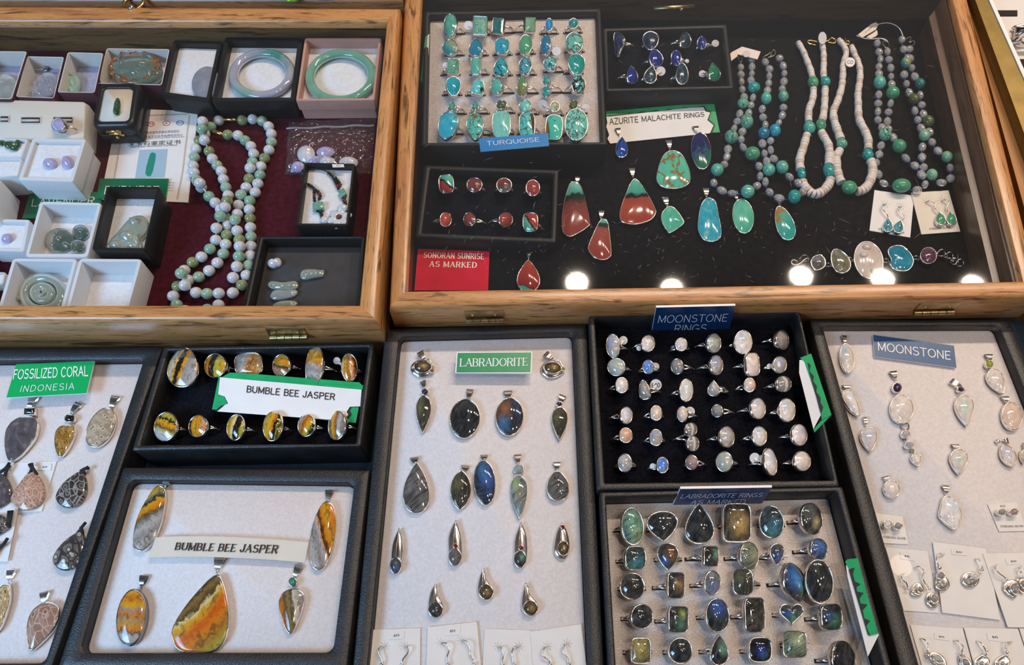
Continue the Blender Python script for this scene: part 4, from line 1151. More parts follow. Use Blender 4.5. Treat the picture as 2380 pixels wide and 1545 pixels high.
# folded price card wedged beside the tray
fc = thing('folded_card', 'folded green and white card wedged left of the turquoise tray', 'card', U(cE(200, 600), ZF_R))
P = [UP(cE(*p), U(cE(228, 600), .035), V((.45, -.5, .74)).normalized()) for p in [(222, 348), (238, 330), (222, 880), (192, 800)]]
mesh('white_leaf', loft([[p+V((.0004, 0, 0)) for p in P], P], True, True), PAPER, fc, smooth=False)
P2 = [p+V((-.0006, 0, 0)) for p in [UP(cE(*p), U(cE(222, 600), .035), V((.45, -.5, .74)).normalized()) for p in [(212, 365), (224, 345), (200, 835), (168, 775)]]]
mesh('green_leaf', loft([[p+V((-.0004, 0, 0)) for p in P2], P2], True, True), GREENC, fc, smooth=False)

# ------------------------------------------------------------------ azurite malachite ring tray
R2, R2P = ZF_R+.019, ZF_R+.009
dF = axis(cF, (150, 840), (1300, 815), R2P)
azrows = [
 [([(195, 325), (240, 312), (290, 350), (300, 400), (265, 480), (235, 550), (215, 540), (200, 450)], 0, 0, 0, 0, 0, 'az', -.95, {'word': 'leaf shaped'}), ('E', 552, 395, 80, 92, 0, 'az', -.1), ('e', 890, 388, 56, 80, 0, 'azg', .7), ('e', 1048, 414, 48, 65, 0, 'azb', -.5, {'tag': (1182, 420, 34), 'tn': .8})],
 [('e', 603, 562, 68, 88, -15, 'azb', .4), ('o', 800, 562, 52, 78, 0, 'azb', -.45, {'tag': (905, 592, 20)})],
 [('p', 372, 722, 60, 92, -6, 'azb', .7), ('p', 553, 722, 70, 92, 12, 'azg', 0, {'tag': (650, 690, 46)}), ('e', 858, 715, 62, 108, 0, 'azg', .25), ('p', 1168, 695, 62, 96, -12, 'mal', .7, {'tag': (1055, 715, 34, TAGP)})]]
ring_rows(cF, azrows, dF, R2P, 'azurite tray', 'azurite', 'rings in the azurite malachite tray', Rb=.0082, names=['top row', 'middle row', 'bottom row'])
tray('small black tray of azurite and malachite rings', cF, [(84, 268), (1292, 230), (1360, 855), (118, 885)], [(132, 300), (1250, 268), (1312, 826), (150, 852)], R2, ZF_R+.0004, R2P, LEATHS, VELV)
zc = ZF_R+.0008
cd, q0, n0 = slab('sign_card', cF, [(118, 1080), (1165, 990), (1224, 1282), (150, 1340)], zc, 'AZURITE MALACHITE RINGS card with green border below azurite tray', 'sign', GREENC, .0007)
def poly(name, G, pts, z, mt, parent, th=.0003):
    P = [U(G(*p), z) for p in pts]
    a = sum(P[i-1].x*P[i].y-P[i].x*P[i-1].y for i in range(len(P)))
    if a < 0: P.reverse()
    return mesh(name, loft([[p-V((0, 0, th)) for p in P], P], True, True), mt, parent, smooth=False)
poly('black_zigzag', cF, [(128, 1120), (330, 1100), (335, 1090), (390, 1100), (470, 1080), (520, 1090), (600, 1066), (650, 1080), (730, 1055), (780, 1066), (900, 1038), (915, 1052), (1075, 1026), (1095, 1068), (1143, 1080), (1118, 1158), (1178, 1212), (1150, 1290), (1120, 1290)], zc+.0004, INK, cd)
wp = poly('white_panel', cF, [(122, 1135), (890, 1050), (1065, 1040), (1085, 1082), (1130, 1092), (1102, 1165), (1163, 1215), (1128, 1292), (160, 1392), (133, 1345), (150, 1310), (122, 1228), (132, 1190)], zc+.0008, PAPER, cd)
put_text(wp, cF.q([(152, 1152), (1068, 1090), (1072, 1130), (156, 1210)]), U(cF(500, 1150), zc+.0008), ZH, 'AZURITE MALACHITE RINGS', 'stroke', INK, .12)

# ------------------------------------------------------------------ sonoran sunrise tray, card and pendants
R3, R3P = ZF_R+.015, ZF_R+.006
dH = axis(cH, (312, 690), (1470, 735), R3P)
sorows = [
 [('c', 530, 258, 70, 86, -4, 'son', -.15), ('o', 783, 268, 72, 68, -4, 'sbr', -.15, {'label': 'oval brownish red ring, second from left in top row of sunrise tray'}), ('o', 1050, 272, 72, 68, 0, 'sbg', 0), ('o', 1307, 296, 65, 76, 0, 'sre', 0)],
 [('o', 525, 580, 55, 68, 0, 'sro', .65), ('o', 735, 578, 53, 66, 0, 'smo', -.75), ('o', 1065, 580, 64, 68, 0, 'sre', .8), ('c', 1285, 602, 70, 88, 0, 'sonr', -.3)]]
ring_rows(cH, sorows, dH, R3P, 'sunrise tray', 'sunrise', 'rings in the sunrise stone tray', Rb=.0082, names=['top row', 'bottom row'])
tray('low black tray of eight red sunrise stone rings', cH, [(330, 86), (1541, 130), (1516, 786), (250, 736)], [(385, 126), (1490, 166), (1468, 740), (312, 696)], R3, ZF_R+.0004, R3P, LEATHS, VELV)
sg, sp, sn = slab('sign', cH, [(275, 842), (918, 865), (905, 1215), (243, 1215)], ZF_R+.0018, 'red SONORAN SUNRISE AS MARKED card in the lower left case corner', 'sign', REDP, .0015)
put_text(sg, cH.q([(332, 876), (866, 890), (864, 936), (328, 922)]), sp, sn, 'SONORAN SUNRISE', 'serif', CREAME, .2)
put_text(sg, cH.q([(385, 958), (803, 966), (800, 1012), (380, 1002)]), sp, sn, 'AS MARKED', 'serif', CREAME, .2)
PZ, GRP = ZF_R+.0002, 'loose pendants on the black felt'
pendant(cI, ('p', 218, 206, 54, 84, 0), PZ+.0011, 'azv', 'small bright blue azurite teardrop pendant overlapping the white card', GRP, (190, 92, 24, 24))
pendant(cI, [(600, 232), (680, 255), (735, 350), (757, 450), (735, 500), (690, 524), (620, 533), (540, 520), (488, 470), (497, 390), (535, 280)], PZ, 'tpn', 'large rounded triangular green turquoise pendant with golden matrix', GRP, (585, 193, 30, 28))
pendant(cI, ('o', 838, 235, 78, 148, -6), PZ+.0011, 'azp', 'tall oval navy azurite pendant overlapping right end of white card', GRP, (795, 76, 24, 26))
pendant(cI, [(322, 452), (365, 490), (430, 590), (480, 690), (484, 725), (440, 780), (330, 812), (240, 800), (202, 768), (207, 690), (250, 570), (290, 480)], PZ, 'stri', 'large triangular teal and orange red sunrise pendant', GRP, (298, 408, 32, 28))
pendant(cI, [(80, 767), (112, 800), (138, 1020), (122, 1072), (72, 1090), (0, 1068), (-42, 1015), (-40, 970), (20, 830), (55, 775)], PZ, 'snar', 'narrow brick red sunrise pendant with a dark tip', GRP, (58, 738, 28, 26))
pendant(cI, [(598, 668), (640, 690), (698, 772), (696, 812), (612, 872), (575, 868), (530, 790), (528, 730), (565, 680)], PZ, 'tpl', 'small angular green turquoise pendant', GRP, (560, 636, 30, 28))
pendant(cI, [(898, 600), (950, 630), (975, 740), (996, 850), (985, 920), (920, 948), (850, 925), (812, 850), (815, 770), (830, 680), (860, 620)], PZ, 'tps', 'long sky blue turquoise pendant with sandy specks', GRP, (873, 562, 28, 30))
pendant(cI, ('o', 1165, 746, 84, 138, -8), PZ, 'tpl', 'oval green turquoise pendant hanging tag side below quartz strand', GRP, (1102, 588, 32, 26))
pendant(cI, ('e', 1488, 800, 72, 142, -20), PZ, 'tpr', 'slanted teal oval pendant with rusty flecks, rightmost of loose pendants', GRP, (1438, 618, 36, 30))
pendant(cH, [(1660, 237), (1725, 258), (1770, 370), (1818, 590), (1800, 648), (1680, 722), (1625, 730), (1575, 690), (1568, 560), (1592, 400), (1630, 275)], PZ, 'slong', 'longest sunrise pendant, teal tip grading down to dull red', GRP, (1706, 228, 30, 26))
pendant(cH, ('p', 1267, 1085, 114, 148, 0), PZ, 'sdrop', 'red teardrop sunrise pendant with teal lower edge beside red card', GRP, (1272, 902, 28, 22))
# ------------------------------------------------------------------ necklaces
_sph = None
def bead_proto():
    global _sph
    if _sph is None:
        m = bpy.data.meshes.new('bead')
        v, f = ball(V((0, 0, 0)), 1.0, 9)
        m.from_pydata([tuple(a) for a in v], [], f)
        m.polygons.foreach_set('use_smooth', [True]*len(m.polygons))
        l = m.uv_layers.new(name='UVMap')
        for lp in m.loops:
            co = m.vertices[lp.vertex_index].co
            l.data[lp.index].uv = (co.x, co.z)
        m.materials.append(None)
        _sph = m
    return _sph
_bm = {}
def bead(parent, c, sc, mt, t=None, name='bead'):
    """one bead: a copy of the round bead, scaled and turned along the strand"""
    k = mt.name
    if k not in _bm:
        m = bead_proto().copy()
        m.materials.clear()
        m.materials.append(mt)
        _bm[k] = m
    o = bpy.data.objects.new(name, _bm[k])
    COL.objects.link(o)
    o.parent = parent
    o.location = c-root_loc(parent)
    if t is not None:
        o.rotation_euler = t.to_track_quat('Y', 'Z').to_euler()
    o.scale = sc
    return o
def strand_pts(seq, z):
    return [U(G(x, y), z) for (G, x, y, *r) in seq]
def clasp_hook(parent, G, pts, z, r=.0006, mt=None, name='clasp'):
    return mesh(name, tube(spline([U(G(*p), z) for p in pts], 5), r, 6), mt or DSILVER, parent)

def quartz_necklace(label, seq, z, group, extra=None):
    """seq: (crop, x, y, kind) - Q clear quartz, otherwise (stone key, half width, half height in crop pixels)"""
    P = strand_pts(seq, z)
    c = cen(P)
    t = thing('necklace', label, 'necklace', (c.x, c.y, ZF_R), group)
    mesh('cord', tube([p+V((0, 0, -.0008)) for p in spline(P, 3)], .0005, 6), BCORD, t)
    for i, (G, x, y, k) in enumerate(seq):
        a, b = P[max(i-1, 0)], P[min(i+1, len(P)-1)]
        tn = (b-a)
        px = (U(G(x+1, y), z)-U(G(x, y), z)).length
        if k == 'Q':
            bead(t, P[i], (.0031+.0004*math.sin(i*2.1), .0040+.0005*math.sin(i*3.3), .0030), QUARTZ, tn, 'quartz_bead')
        else:
            key, ha, hb = k
            bead(t, P[i]+V((0, 0, .002)), (ha*px, hb*px*1.25, min(ha, hb)*px*1.05), M(key), V((0, 1, 0)), 'turquoise_bead')
    return t
def QQ(G, *pts): return [(G, p[0], p[1], p[2] if len(p) > 2 else 'Q') for p in pts]
QZ = ZF_R+.0045
NG = 'quartz and turquoise necklaces'
n1 = QQ(cF, (1425, 655), (1427, 725), (1432, 795), (1440, 870), (1458, 945), (1443, 1018, ('tbv', 55, 44)), (1415, 1105), (1392, 1180), (1360, 1250), (1330, 1342, ('tbv', 63, 60)), (1302, 1450), (1290, 1518)) \
   + QQ(cI, (1038, 285), (1018, 345), (960, 396, ('tlt', 50, 43)), (937, 487), (1000, 547), (1080, 568), (1197, 566, ('tlt', 53, 46)), (1272, 512), (1297, 435), (1290, 358), (1234, 270, ('tgr', 58, 48))) \
   + QQ(cF, (1450, 1432), (1430, 1355), (1442, 1280), (1480, 1195, ('tbv', 62, 64)), (1503, 1100), (1523, 1022), (1545, 950), (1550, 865, ('tte', 60, 48)), (1527, 783), (1533, 718), (1535, 650), (1533, 580))
nk = quartz_necklace('leftmost clear quartz necklace with green turquoise nuggets', n1, QZ, NG)
clasp_hook(nk, cF, [(1425, 610), (1405, 560), (1425, 540), (1440, 580), (1420, 600), (1385, 520), (1400, 500), (1440, 520)], QZ+.002)
tg = slab('price_tag', cF, [(1330, 510), (1440, 452), (1620, 500), (1590, 575)], QZ+.004, None, None, TAGP, .0004, parent=nk)[0]
tg = slab('price_tag', cF, [(1325, 520), (1400, 478), (1395, 545), (1335, 590)], QZ+.0045, None, None, TAGP, .0004, parent=nk)[0]
mesh('clear_tag', disc(cF, 1480, 522, 32, U(cF(1480, 522), QZ+.006), ZH), TAGG, nk, smooth=False)
n2 = QQ(cF, (1665, 602), (1705, 670), (1702, 740), (1697, 810), (1685, 880), (1668, 970, ('tlt', 50, 53)), (1635, 1060), (1643, 1140), (1665, 1215), (1645, 1305, ('tbd', 56, 50)), (1635, 1395), (1655, 1490)) \
   + QQ(cI, (1348, 320), (1362, 396, ('tlt', 48, 43)), (1340, 480), (1372, 560), (1448, 606), (1560, 606, ('tte', 48, 48)), (1628, 560), (1598, 488), (1527, 440), (1465, 376, ('tlt', 48, 45)), (1405, 300), (1380, 232)) \
   + QQ(cF, (1715, 1368), (1752, 1282, ('tbm', 54, 54)), (1795, 1195), (1828, 1122), (1840, 1045), (1835, 948, ('tbv', 48, 50)), (1828, 865), (1845, 793), (1848, 715), (1838, 640), (1803, 565))
nk = quartz_necklace('clear quartz necklace with bright turquoise nuggets, second from left', n2, QZ+.0012, NG)
clasp_hook(nk, cF, [(1660, 590), (1640, 560), (1690, 530), (1720, 505), (1715, 545), (1740, 485), (1765, 510), (1745, 540), (1690, 560)], QZ+.002)
n5 = QQ(cG, (745, 422), (763, 505), (775, 575), (762, 648), (762, 718), (762, 815, ('tlt', 56, 58)), (760, 920), (755, 1005), (752, 1085), (752, 1165), (795, 1242), (812, 1320, ('tbv', 60, 56)), (783, 1415), (765, 1500)) \
   + QQ(cJ, (655, 105), (633, 175), (650, 270), (697, 346), (836, 376, ('tgr', 78, 52)), (975, 400), (1040, 355), (1012, 272), (955, 198), (880, 135), (818, 46, ('tgr', 56, 50))) \
   + QQ(cG, (900, 1335), (860, 1255), (845, 1180), (855, 1090), (875, 1005), (888, 915, ('tgr', 62, 56)), (885, 820), (880, 745), (877, 660), (860, 580), (845, 502))
nk = quartz_necklace('clear quartz necklace with green turquoise just right of shell strands', n5, QZ, NG)
clasp_hook(nk, cG, [(750, 390), (800, 375), (845, 400), (860, 450), (830, 465), (800, 420), (830, 400), (862, 430), (845, 480)], QZ+.002)
n6 = QQ(cG, (985, 385), (1003, 480), (1035, 565), (1015, 625, ('tol', 46, 46)), (1008, 725), (1030, 815), (1057, 900), (1093, 973, ('toli', 50, 46)), (1110, 1075), (1140, 1165), (1172, 1245), (1193, 1330, ('tlg', 52, 48)), (1183, 1428), (1180, 1525)) \
   + QQ(cJ, (1017, 130), (1030, 212), (1012, 276), (1090, 284, ('tlg', 43, 42)), (1178, 340), (1253, 305), (1250, 216), (1215, 136, ('tlg', 43, 42)), (1150, 75)) \
   + QQ(cG, (1340, 1465), (1278, 1380), (1252, 1282), (1232, 1190, ('toli', 52, 50)), (1195, 1110), (1178, 1020), (1163, 925), (1152, 825, ('tdk', 46, 44)), (1112, 745), (1083, 660), (1068, 570), (1060, 478))
nk = quartz_necklace('rightmost quartz necklace with olive green beads and price tag', n6, QZ+.0012, NG)
clasp_hook(nk, cG, [(1000, 400), (1030, 375), (1075, 360), (1060, 410), (1100, 395), (1105, 430), (1070, 450)], QZ+.002)
tg = slab('price_tag', cG, [(560, 335), (690, 232), (735, 215), (760, 238), (735, 285), (600, 365)], QZ+.004, None, None, PAPERC, .0005, parent=nk)[0]
put_text(tg, cG.q([(690, 275), (618, 330), (640, 300), (700, 250)]), U(cG(650, 300), QZ+.004), ZH, '$65', 'font', INKG)
slab('tag_back', cG, [(640, 360), (745, 290), (752, 330), (735, 352), (690, 372)], QZ+.002, None, None, PAPERC, .0004, parent=nk)
mesh('tag_thread', tube(spline([U(cG(*p), QZ+.003) for p in [(740, 240), (830, 222), (900, 235), (960, 275), (995, 345)]], 6), .0004, 5), TAGW, nk)
mesh('tag_thread', tube(spline([U(cG(*p), QZ+.003) for p in [(545, 345), (620, 372), (700, 378), (780, 372), (830, 395)]], 6), .0004, 5), TAGW, nk)

def shell_necklace(label, seq, group, step):
    """discs of shell strung between turquoise nuggets"""
    z = ZF_R+.0042
    P = strand_pts(seq, z)
    c = cen(P)
    t = thing('necklace', label, 'necklace', (c.x, c.y, ZF_R), group)
    tq_ = [(P[i], s[3], s[0], s[1], s[2]) for i, s in enumerate(seq) if len(s) > 3]
    for (p, (key, ha, hb), G, x, y) in tq_:
        px = (U(G(x+1, y), z)-U(G(x, y), z)).length
        bead(t, p+V((0, 0, .001)), (ha*px, hb*px*1.25, min(ha, hb)*px), M(key), V((0, 1, 0)), 'turquoise_bead')
    D = resample(spline(P, 8), step)
    me = []
    for mt in (SHELLA, SHELLB):
        m = bpy.data.meshes.new('shell_disc')
        L = [[V((r*math.cos(2*PI*k/12), y, r*math.sin(2*PI*k/12))) for k in range(12)] for r, y in ((.92, -.5), (1, -.4), (1, .4), (.92, .5))]
        v, f = loft(L, True, True)
        m.from_pydata([tuple(a) for a in v], [], f)
        m.polygons.foreach_set('use_smooth', [True]*len(m.polygons))
        m.set_sharp_from_angle(angle=rad(40))
        m.materials.append(mt)
        me.append(m)
    cnt = 0
    n = len(D)
    near = set(sorted(range(n), key=lambda i: D[i].y)[:112])
    rest = []
    for i, p in enumerate(D):
        if any((p-q[0]).length < q[1][2]*(U(q[2](q[3]+1, q[4]), z)-U(q[2](q[3], q[4]), z)).length*1.25 for q in tq_): continue
        tn = D[min(i+1, n-1)]-D[max(i-1, 0)]
        f = abs(2*i/n-1)
        r = .0024+.0014*(1-f)+.0002*math.sin(i*1.7)
        if i not in near or cnt >= 100:
            R = tn.to_track_quat('Y', 'Z').to_matrix()
            L = [[p + R @ V((r*k_*math.cos(2*PI*k/12), y*step*.99, r*k_*math.sin(2*PI*k/12))) for k in range(12)] for k_, y in ((.92, -.5), (1, -.4), (1, .4), (.92, .5))]
            rest.append((loft(L, True, True), 1 if (i*7) % 5 == 0 or (i*11) % 13 == 3 else 0))
            continue
        o = bpy.data.objects.new('shell_disc', me[1 if (i*7) % 5 == 0 or (i*11) % 13 == 3 else 0])
        COL.objects.link(o)
        o.parent = t
        o.location = p-root_loc(t)
        o.rotation_euler = tn.to_track_quat('Y', 'Z').to_euler()
        o.scale = (r, step*.99, r)
        cnt += 1
    if rest:
        vf = join(*[a for a, b in rest])
        fm = [b for a, b in rest for _ in a[1]]
        tag(mesh('shell_discs', vf, [SHELLA, SHELLB], t, fm=fm, auto=40), kind='stuff')
    return t, cnt
def SS(G, *pts): return [(G, *p) for p in pts]
n3 = SS(cG, (-15, 420), (30, 500), (70, 600), (100, 680), (118, 760), (120, 808, ('tgr', 52, 56)), (128, 890), (115, 980), (85, 1060), (80, 1150), (85, 1247, ('tlt', 56, 58)), (60, 1320), (30, 1430), (0, 1520)) \
   + SS(cJ, (-5, 185), (8, 270, ('tte', 34, 46)), (20, 340), (70, 410), (130, 435), (200, 400), (250, 320), (232, 246, ('tte', 44, 60)), (240, 170), (245, 100)) \
   + SS(cG, (290, 1530), (270, 1400), (212, 1295), (195, 1222, ('tgr', 50, 56)), (220, 1140), (235, 1020), (240, 880), (240, 802, ('tte', 48, 48)), (225, 720), (228, 600), (225, 500), (210, 425))
sn_, k1 = shell_necklace('white shell disc necklace with six turquoise nuggets, left of the pair', n3, 'white shell disc necklaces', .0028)
clasp_hook(sn_, cG, [(150, 440), (90, 425), (70, 400), (110, 395), (180, 410), (260, 400), (300, 370), (335, 385), (330, 420), (265, 410)], ZF_R+.004, .0008, GOLDM)
mesh('price_tag', loft([[p-V((0, 0, .0004)) for p in q] for q in [[U(p, ZF_R+.008) for p in outl(cG, 'o', 216, 368, 40, 60)[0]]]] + [[U(p, ZF_R+.008) for p in outl(cG, 'o', 216, 368, 40, 60)[0]]], True, True), TAGG, sn_, smooth=False)
n4 = SS(cG, (378, 392), (425, 450), (445, 520), (418, 620), (412, 740), (400, 850), (362, 980), (322, 1080), (332, 1180), (370, 1290), (400, 1402, ('tbv', 52, 46)), (360, 1500)) \
   + SS(cJ, (302, 110), (302, 200), (320, 290), (350, 345), (405, 386, ('tgr', 63, 52)), (490, 412), (560, 365), (600, 270), (598, 180), (560, 113, ('tte', 47, 42))) \
   + SS(cG, (660, 1430), (655, 1340), (620, 1255), (570, 1150), (562, 1000), (560, 900), (580, 750), (572, 640), (525, 520), (495, 440))
sn_, k2 = shell_necklace('white shell disc necklace with few turquoise nuggets, right of the pair', n4, 'white shell disc necklaces', .0028)
print('shell discs', k1, k2)
clasp_hook(sn_, cG, [(455, 435), (435, 415), (455, 395), (475, 410), (460, 435), (430, 365)], ZF_R+.004, .0006, GOLDM)
tg = mesh('price_tag', disc(cG, 485, 602, 46, U(cG(485, 602), ZF_R+.0085), ZH), TAGW, sn_, smooth=False)
put_text(tg, cG.q([(455, 585), (515, 590), (510, 622), (452, 615)]), U(cG(485, 602), ZF_R+.0085), ZH, 'CO', 'font', INKG)

# ------------------------------------------------------------------ carded earrings
def hook(parent, G, pts, z0, zs, r=.00045, mt=None):
    P = [U(G(*p), z0+h) for p, h in zip(pts, zs)]
    return mesh('ear_wire', tube(spline(P, 6), r, 6), mt or SILVER, parent)
def earring(G, main, key, hk, z, label, group, metal=SILVER, extra=(), zs=None, dome=.0016, thick=.0026, acc=()):
    t = pendant(G, main, z+.0003, key, label, group, None, acc, metal, thick, dome, .0007, 'earring', 'earring')
    hook(t, G, hk, z, zs or [.0002, .003, .003, .0025, .0016][:len(hk)])
    for (x, y, r) in extra:
        p = U(G(x, y), z+.0016)
        k = (U(G(x+1, y), z)-U(G(x, y), z)).length
        mesh('silver_bead', ball(p, r*k, 7), metal, t)
    return t
CZ = ZF_R+.001
def pin_marks(parent, G, pts, q, r=28, rot=0):
    vv, ff = [], []
    for (x, y) in pts:
        for k in range(8):
            a = PI*k/4+rot
            c, s = math.cos(a), math.sin(a)
            P = [U(G(x+c*r*.2-s*.7, y+s*r*.2+c*.7), q), U(G(x+c*r*.2+s*.7, y+s*r*.2-c*.7), q), U(G(x+c*r+s*.7, y+s*r-c*.7), q), U(G(x+c*r-s*.7, y+s*r+c*.7), q)]
            n = len(vv)
            vv += P
            ff.append((n, n+1, n+2, n+3))
    mesh('pin_creases', (vv, ff), INKG, parent, smooth=False)
cd, q0, n0 = slab('earring_card', cJ, [(620, 400), (950, 448), (918, 796), (578, 738)], CZ, 'white card with teardrop earrings, left of two in the case', 'earring card', PAPER, .0006)
put_text(cd, cJ.q([(652, 718), (870, 752), (870, 768), (652, 734)]), q0, n0, 'STERLING SILVER', 'font', INKG)
pin_marks(cd, cJ, [(705, 518), (835, 535)], CZ+.0001, 40)
earring(cJ, ('p', 733, 692, 46, 62, 0), 'tgb', [(715, 515), (690, 525), (690, 560), (728, 612), (728, 640)], CZ, 'blue green teardrop earring, left of the pair on the white card', 'earrings on cards in the case')
earring(cJ, ('p', 824, 704, 48, 58, 18), 'tgb', [(845, 535), (822, 545), (830, 580), (868, 622), (850, 655)], CZ, 'blue green teardrop earring, right of the pair on the white card', 'earrings on cards in the case')
cd, q0, n0 = slab('earring_card', cJ, [(925, 422), (1238, 403), (1336, 746), (1012, 770)], CZ+.0008, 'cream STERLING SILVER card with green teardrop earrings', 'earring card', PAPERC, .0006)
put_text(cd, cJ.q([(1075, 718), (1252, 705), (1256, 722), (1078, 735)]), q0, n0, 'STERLING SILVER', 'font', INKG)
pin_marks(cd, cJ, [(1050, 505), (1180, 490)], CZ+.0009, 40)
earring(cJ, ('p', 1172, 638, 48, 58, -8), 'tgr', [(1045, 505), (1085, 490), (1118, 510), (1122, 550), (1148, 590)], CZ+.0008, 'green teardrop earring, left of the pair on the cream card', 'earrings on cards in the case')
earring(cJ, ('p', 1262, 636, 46, 58, -10), 'tgr', [(1178, 492), (1215, 482), (1242, 505), (1222, 545), (1230, 590)], CZ+.0008, 'green teardrop earring, right of the pair on the cream card', 'earrings on cards in the case')

# ------------------------------------------------------------------ bracelet of mixed stones
bp = U(cJ(600, 980), ZF_R)
br = thing('bracelet', 'silver bracelet of mixed large stones along the case front', 'bracelet', bp)
for (sh, x, y, a, b, rot, k, th) in (('m', 150, 1005, 66, 72, 20, 'cryst', .003), ('e', 332, 992, 78, 112, -28, 'ruti', .0032), ('o', 570, 985, 122, 162, -14, 'mopw', .0034), ([(760, 870), (830, 858), (890, 890), (945, 970), (940, 1030), (900, 1075), (830, 1080), (775, 1060), (742, 1015), (760, 985), (738, 945), (730, 900)], 0, 0, 0, 0, 0, 'tbd', .0034), ('o', 1070, 948, 72, 72, 0, 'purp', .004)):
    px, un = outl(cJ, sh, x, y, a, b, rot)
    head(br, px, un, V((0, 0, ZF_R+th)), ZH, M(k), th, .0022, .0008, SILVER if x != 1070 else DSILVER)
for (x, y, r) in ((555, 880, 30), (530, 945, 32), (618, 1075, 36)):
    mesh('blister_pearl', ball(U(cJ(x, y), ZF_R+.0045), .0028, 8, (1.2, 1, .8)), M('mopw'), br)
def link(parent, G, x, y, rx, ry, z, r=.0006, rot=0):
    P = [U(p, z) for p in outl(G, 'o', x, y, rx, ry, rot, 18)[0]]
    for i, p in enumerate(P): p.z += .0008*math.cos(4*PI*i/18)
    return mesh('chain_link', tube(P, r, 6, True), DSILVER, parent)
for (x, y, rx, ry) in ((35, 975, 38, 26), (232, 1030, 26, 14), (412, 985, 26, 16), (715, 995, 26, 16), (965, 970, 30, 14), (1180, 930, 34, 28), (1212, 955, 18, 14), (1245, 950, 32, 26), (1275, 985, 18, 14), (1290, 1000, 32, 26), (1335, 1012, 32, 30)):
    link(br, cJ, x, y, rx, ry, ZF_R+.0025)
mesh('clasp', tube(spline([U(cJ(*p), ZF_R+.003) for p in [(-20, 1000), (-60, 985), (-75, 1010), (-40, 1030), (5, 1010), (30, 985), (60, 970)]], 5), .0009, 6), DSILVER, br)
# ------------------------------------------------------------------ left case: boxes of jade
F = ZF_L
def BX(c, q): return [c(*p) for p in q]
JG = 'jade pieces resting in small boxes'
def piece(G, shape, z, key, label, cat, th=.004, dome=.0015, name='jade_carving', group=None, parts=(), fl_=2.2, emb=()):
    """a free carved stone lying on level z; emb adds raised carving"""
    px, un = outl(G, *shape) if not isinstance(shape, list) else outl(G, shape, 0, 0, 0, 0)
    q = V((0, 0, z+th))
    P = [UP(p, q, ZH) for p in px]
    c = cen(P)
    t = thing(name, label, cat, (c.x, c.y, z), group)
    head(t, px, un, q, ZH, M(key), th, dome, 0, None, 'carved_stone', flatness=fl_)
    vfs = []
    for (x, y, a, b, rot, h) in emb:
        p2, u2 = outl(G, 'o', x, y, a, b, rot, 14)
        Q = [U(p, z+th+dome*.5) for p in p2]
        cc = cen(Q)
        vfs.append(loft([[cc+(p-cc)*r+V((0, 0, h*(1-r*r)-.0004)) for p in Q] for r in (1, .85, .6, .3, .08)], False, True))
    if vfs: mesh('relief', join(*vfs), M(key), t)
    return t
def tagcard(G, quad, z, parent, txt=None):
    o, q, n = slab('price_label', G, quad, z, None, None, PAPER, .0004, parent=parent)
    if txt:
        a, b, c, d = [V((*G(*p), 0)) for p in quad]
        def bl(u, v):
            p = a.lerp(b, u).lerp(d.lerp(c, u), v)
            return (p.x, p.y)
        put_text(o, [bl(.32, .36), bl(.68, .36), bl(.68, .66), bl(.32, .66)], q, n, txt, 'font', INK)
    return o
# top row boxes
bx = box('white lined box at upper left corner holding a round clear jade carving', cA, [(-180, 455), (248, 458), (108, 893), (-260, 888)], F+.022, F+.0004, BOXM, BOXI, F+.006, LAVF)
piece(cA, ('o', 35, 778, 112, 118, 0), F+.0062, 'jw', 'round icy carved jade disc in the leftmost box of the top row', 'jade carving', emb=[(20, 740, 40, 25, 20, .0015), (70, 800, 36, 40, 0, .0015), (-10, 820, 30, 30, 0, .0012), (60, 720, 25, 25, 0, .0012)], group=JG)
bx = box('small white rimmed box with an openwork grey jade and price label', cA, [(240, 502), (580, 508), (487, 885), (138, 872)], F+.020, F+.0004, BOXM, BOXI, F+.007, LAVF, wall=.0014)
tagcard(cA, [(285, 590), (390, 592), (385, 630), (280, 625)], F+.0075, bx, '76')
t = piece(cA, [(330, 690), (400, 650), (480, 660), (500, 740), (480, 830), (420, 865), (300, 865), (225, 850), (240, 790), (285, 760)], F+.0072, 'jgy', 'openwork grey jade flower carving with dark bail in small box', 'jade carving', .003, .001, emb=[(330, 750, 45, 35, 0, .0022), (400, 720, 40, 35, 30, .002), (350, 815, 50, 30, 0, .002), (440, 790, 36, 40, 0, .0022), (280, 830, 34, 22, 0, .0018), (460, 700, 28, 26, 0, .0018)], group=JG)
bail(t, cA, 430, 622, 26, 24, U(cA(390, 720), F+.0075), F+.0075, DSILVER)
bx = box('small maroon box with white lining holding a pale green jade figurine', cA, [(605, 465), (932, 474), (852, 836), (512, 832)], F+.022, F+.0004, BOXM, BOXI, F+.007, LAVF, wall=.0014)
tagcard(cA, [(680, 545), (778, 545), (770, 595), (675, 592)], F+.0075, bx, '$L')
piece(cA, [(610, 670), (640, 645), (665, 660), (700, 690), (705, 740), (690, 800), (680, 828), (590, 828), (580, 790), (600, 740)], F+.0072, 'jpl', 'pale green jade figurine lying in a small maroon box', 'jade carving', .006, .002, emb=[(640, 670, 26, 24, 0, .003), (650, 740, 36, 46, 10, .003), (640, 800, 38, 26, 0, .0025)], group=JG)
box('wide white box holding the large oval carved jade with rusty rim', cA, [(955, 430), (1528, 438), (1455, 768), (868, 752)], F+.020, F+.0004, BOXM, BOXI, F+.006, COTTON, wall=.0014)
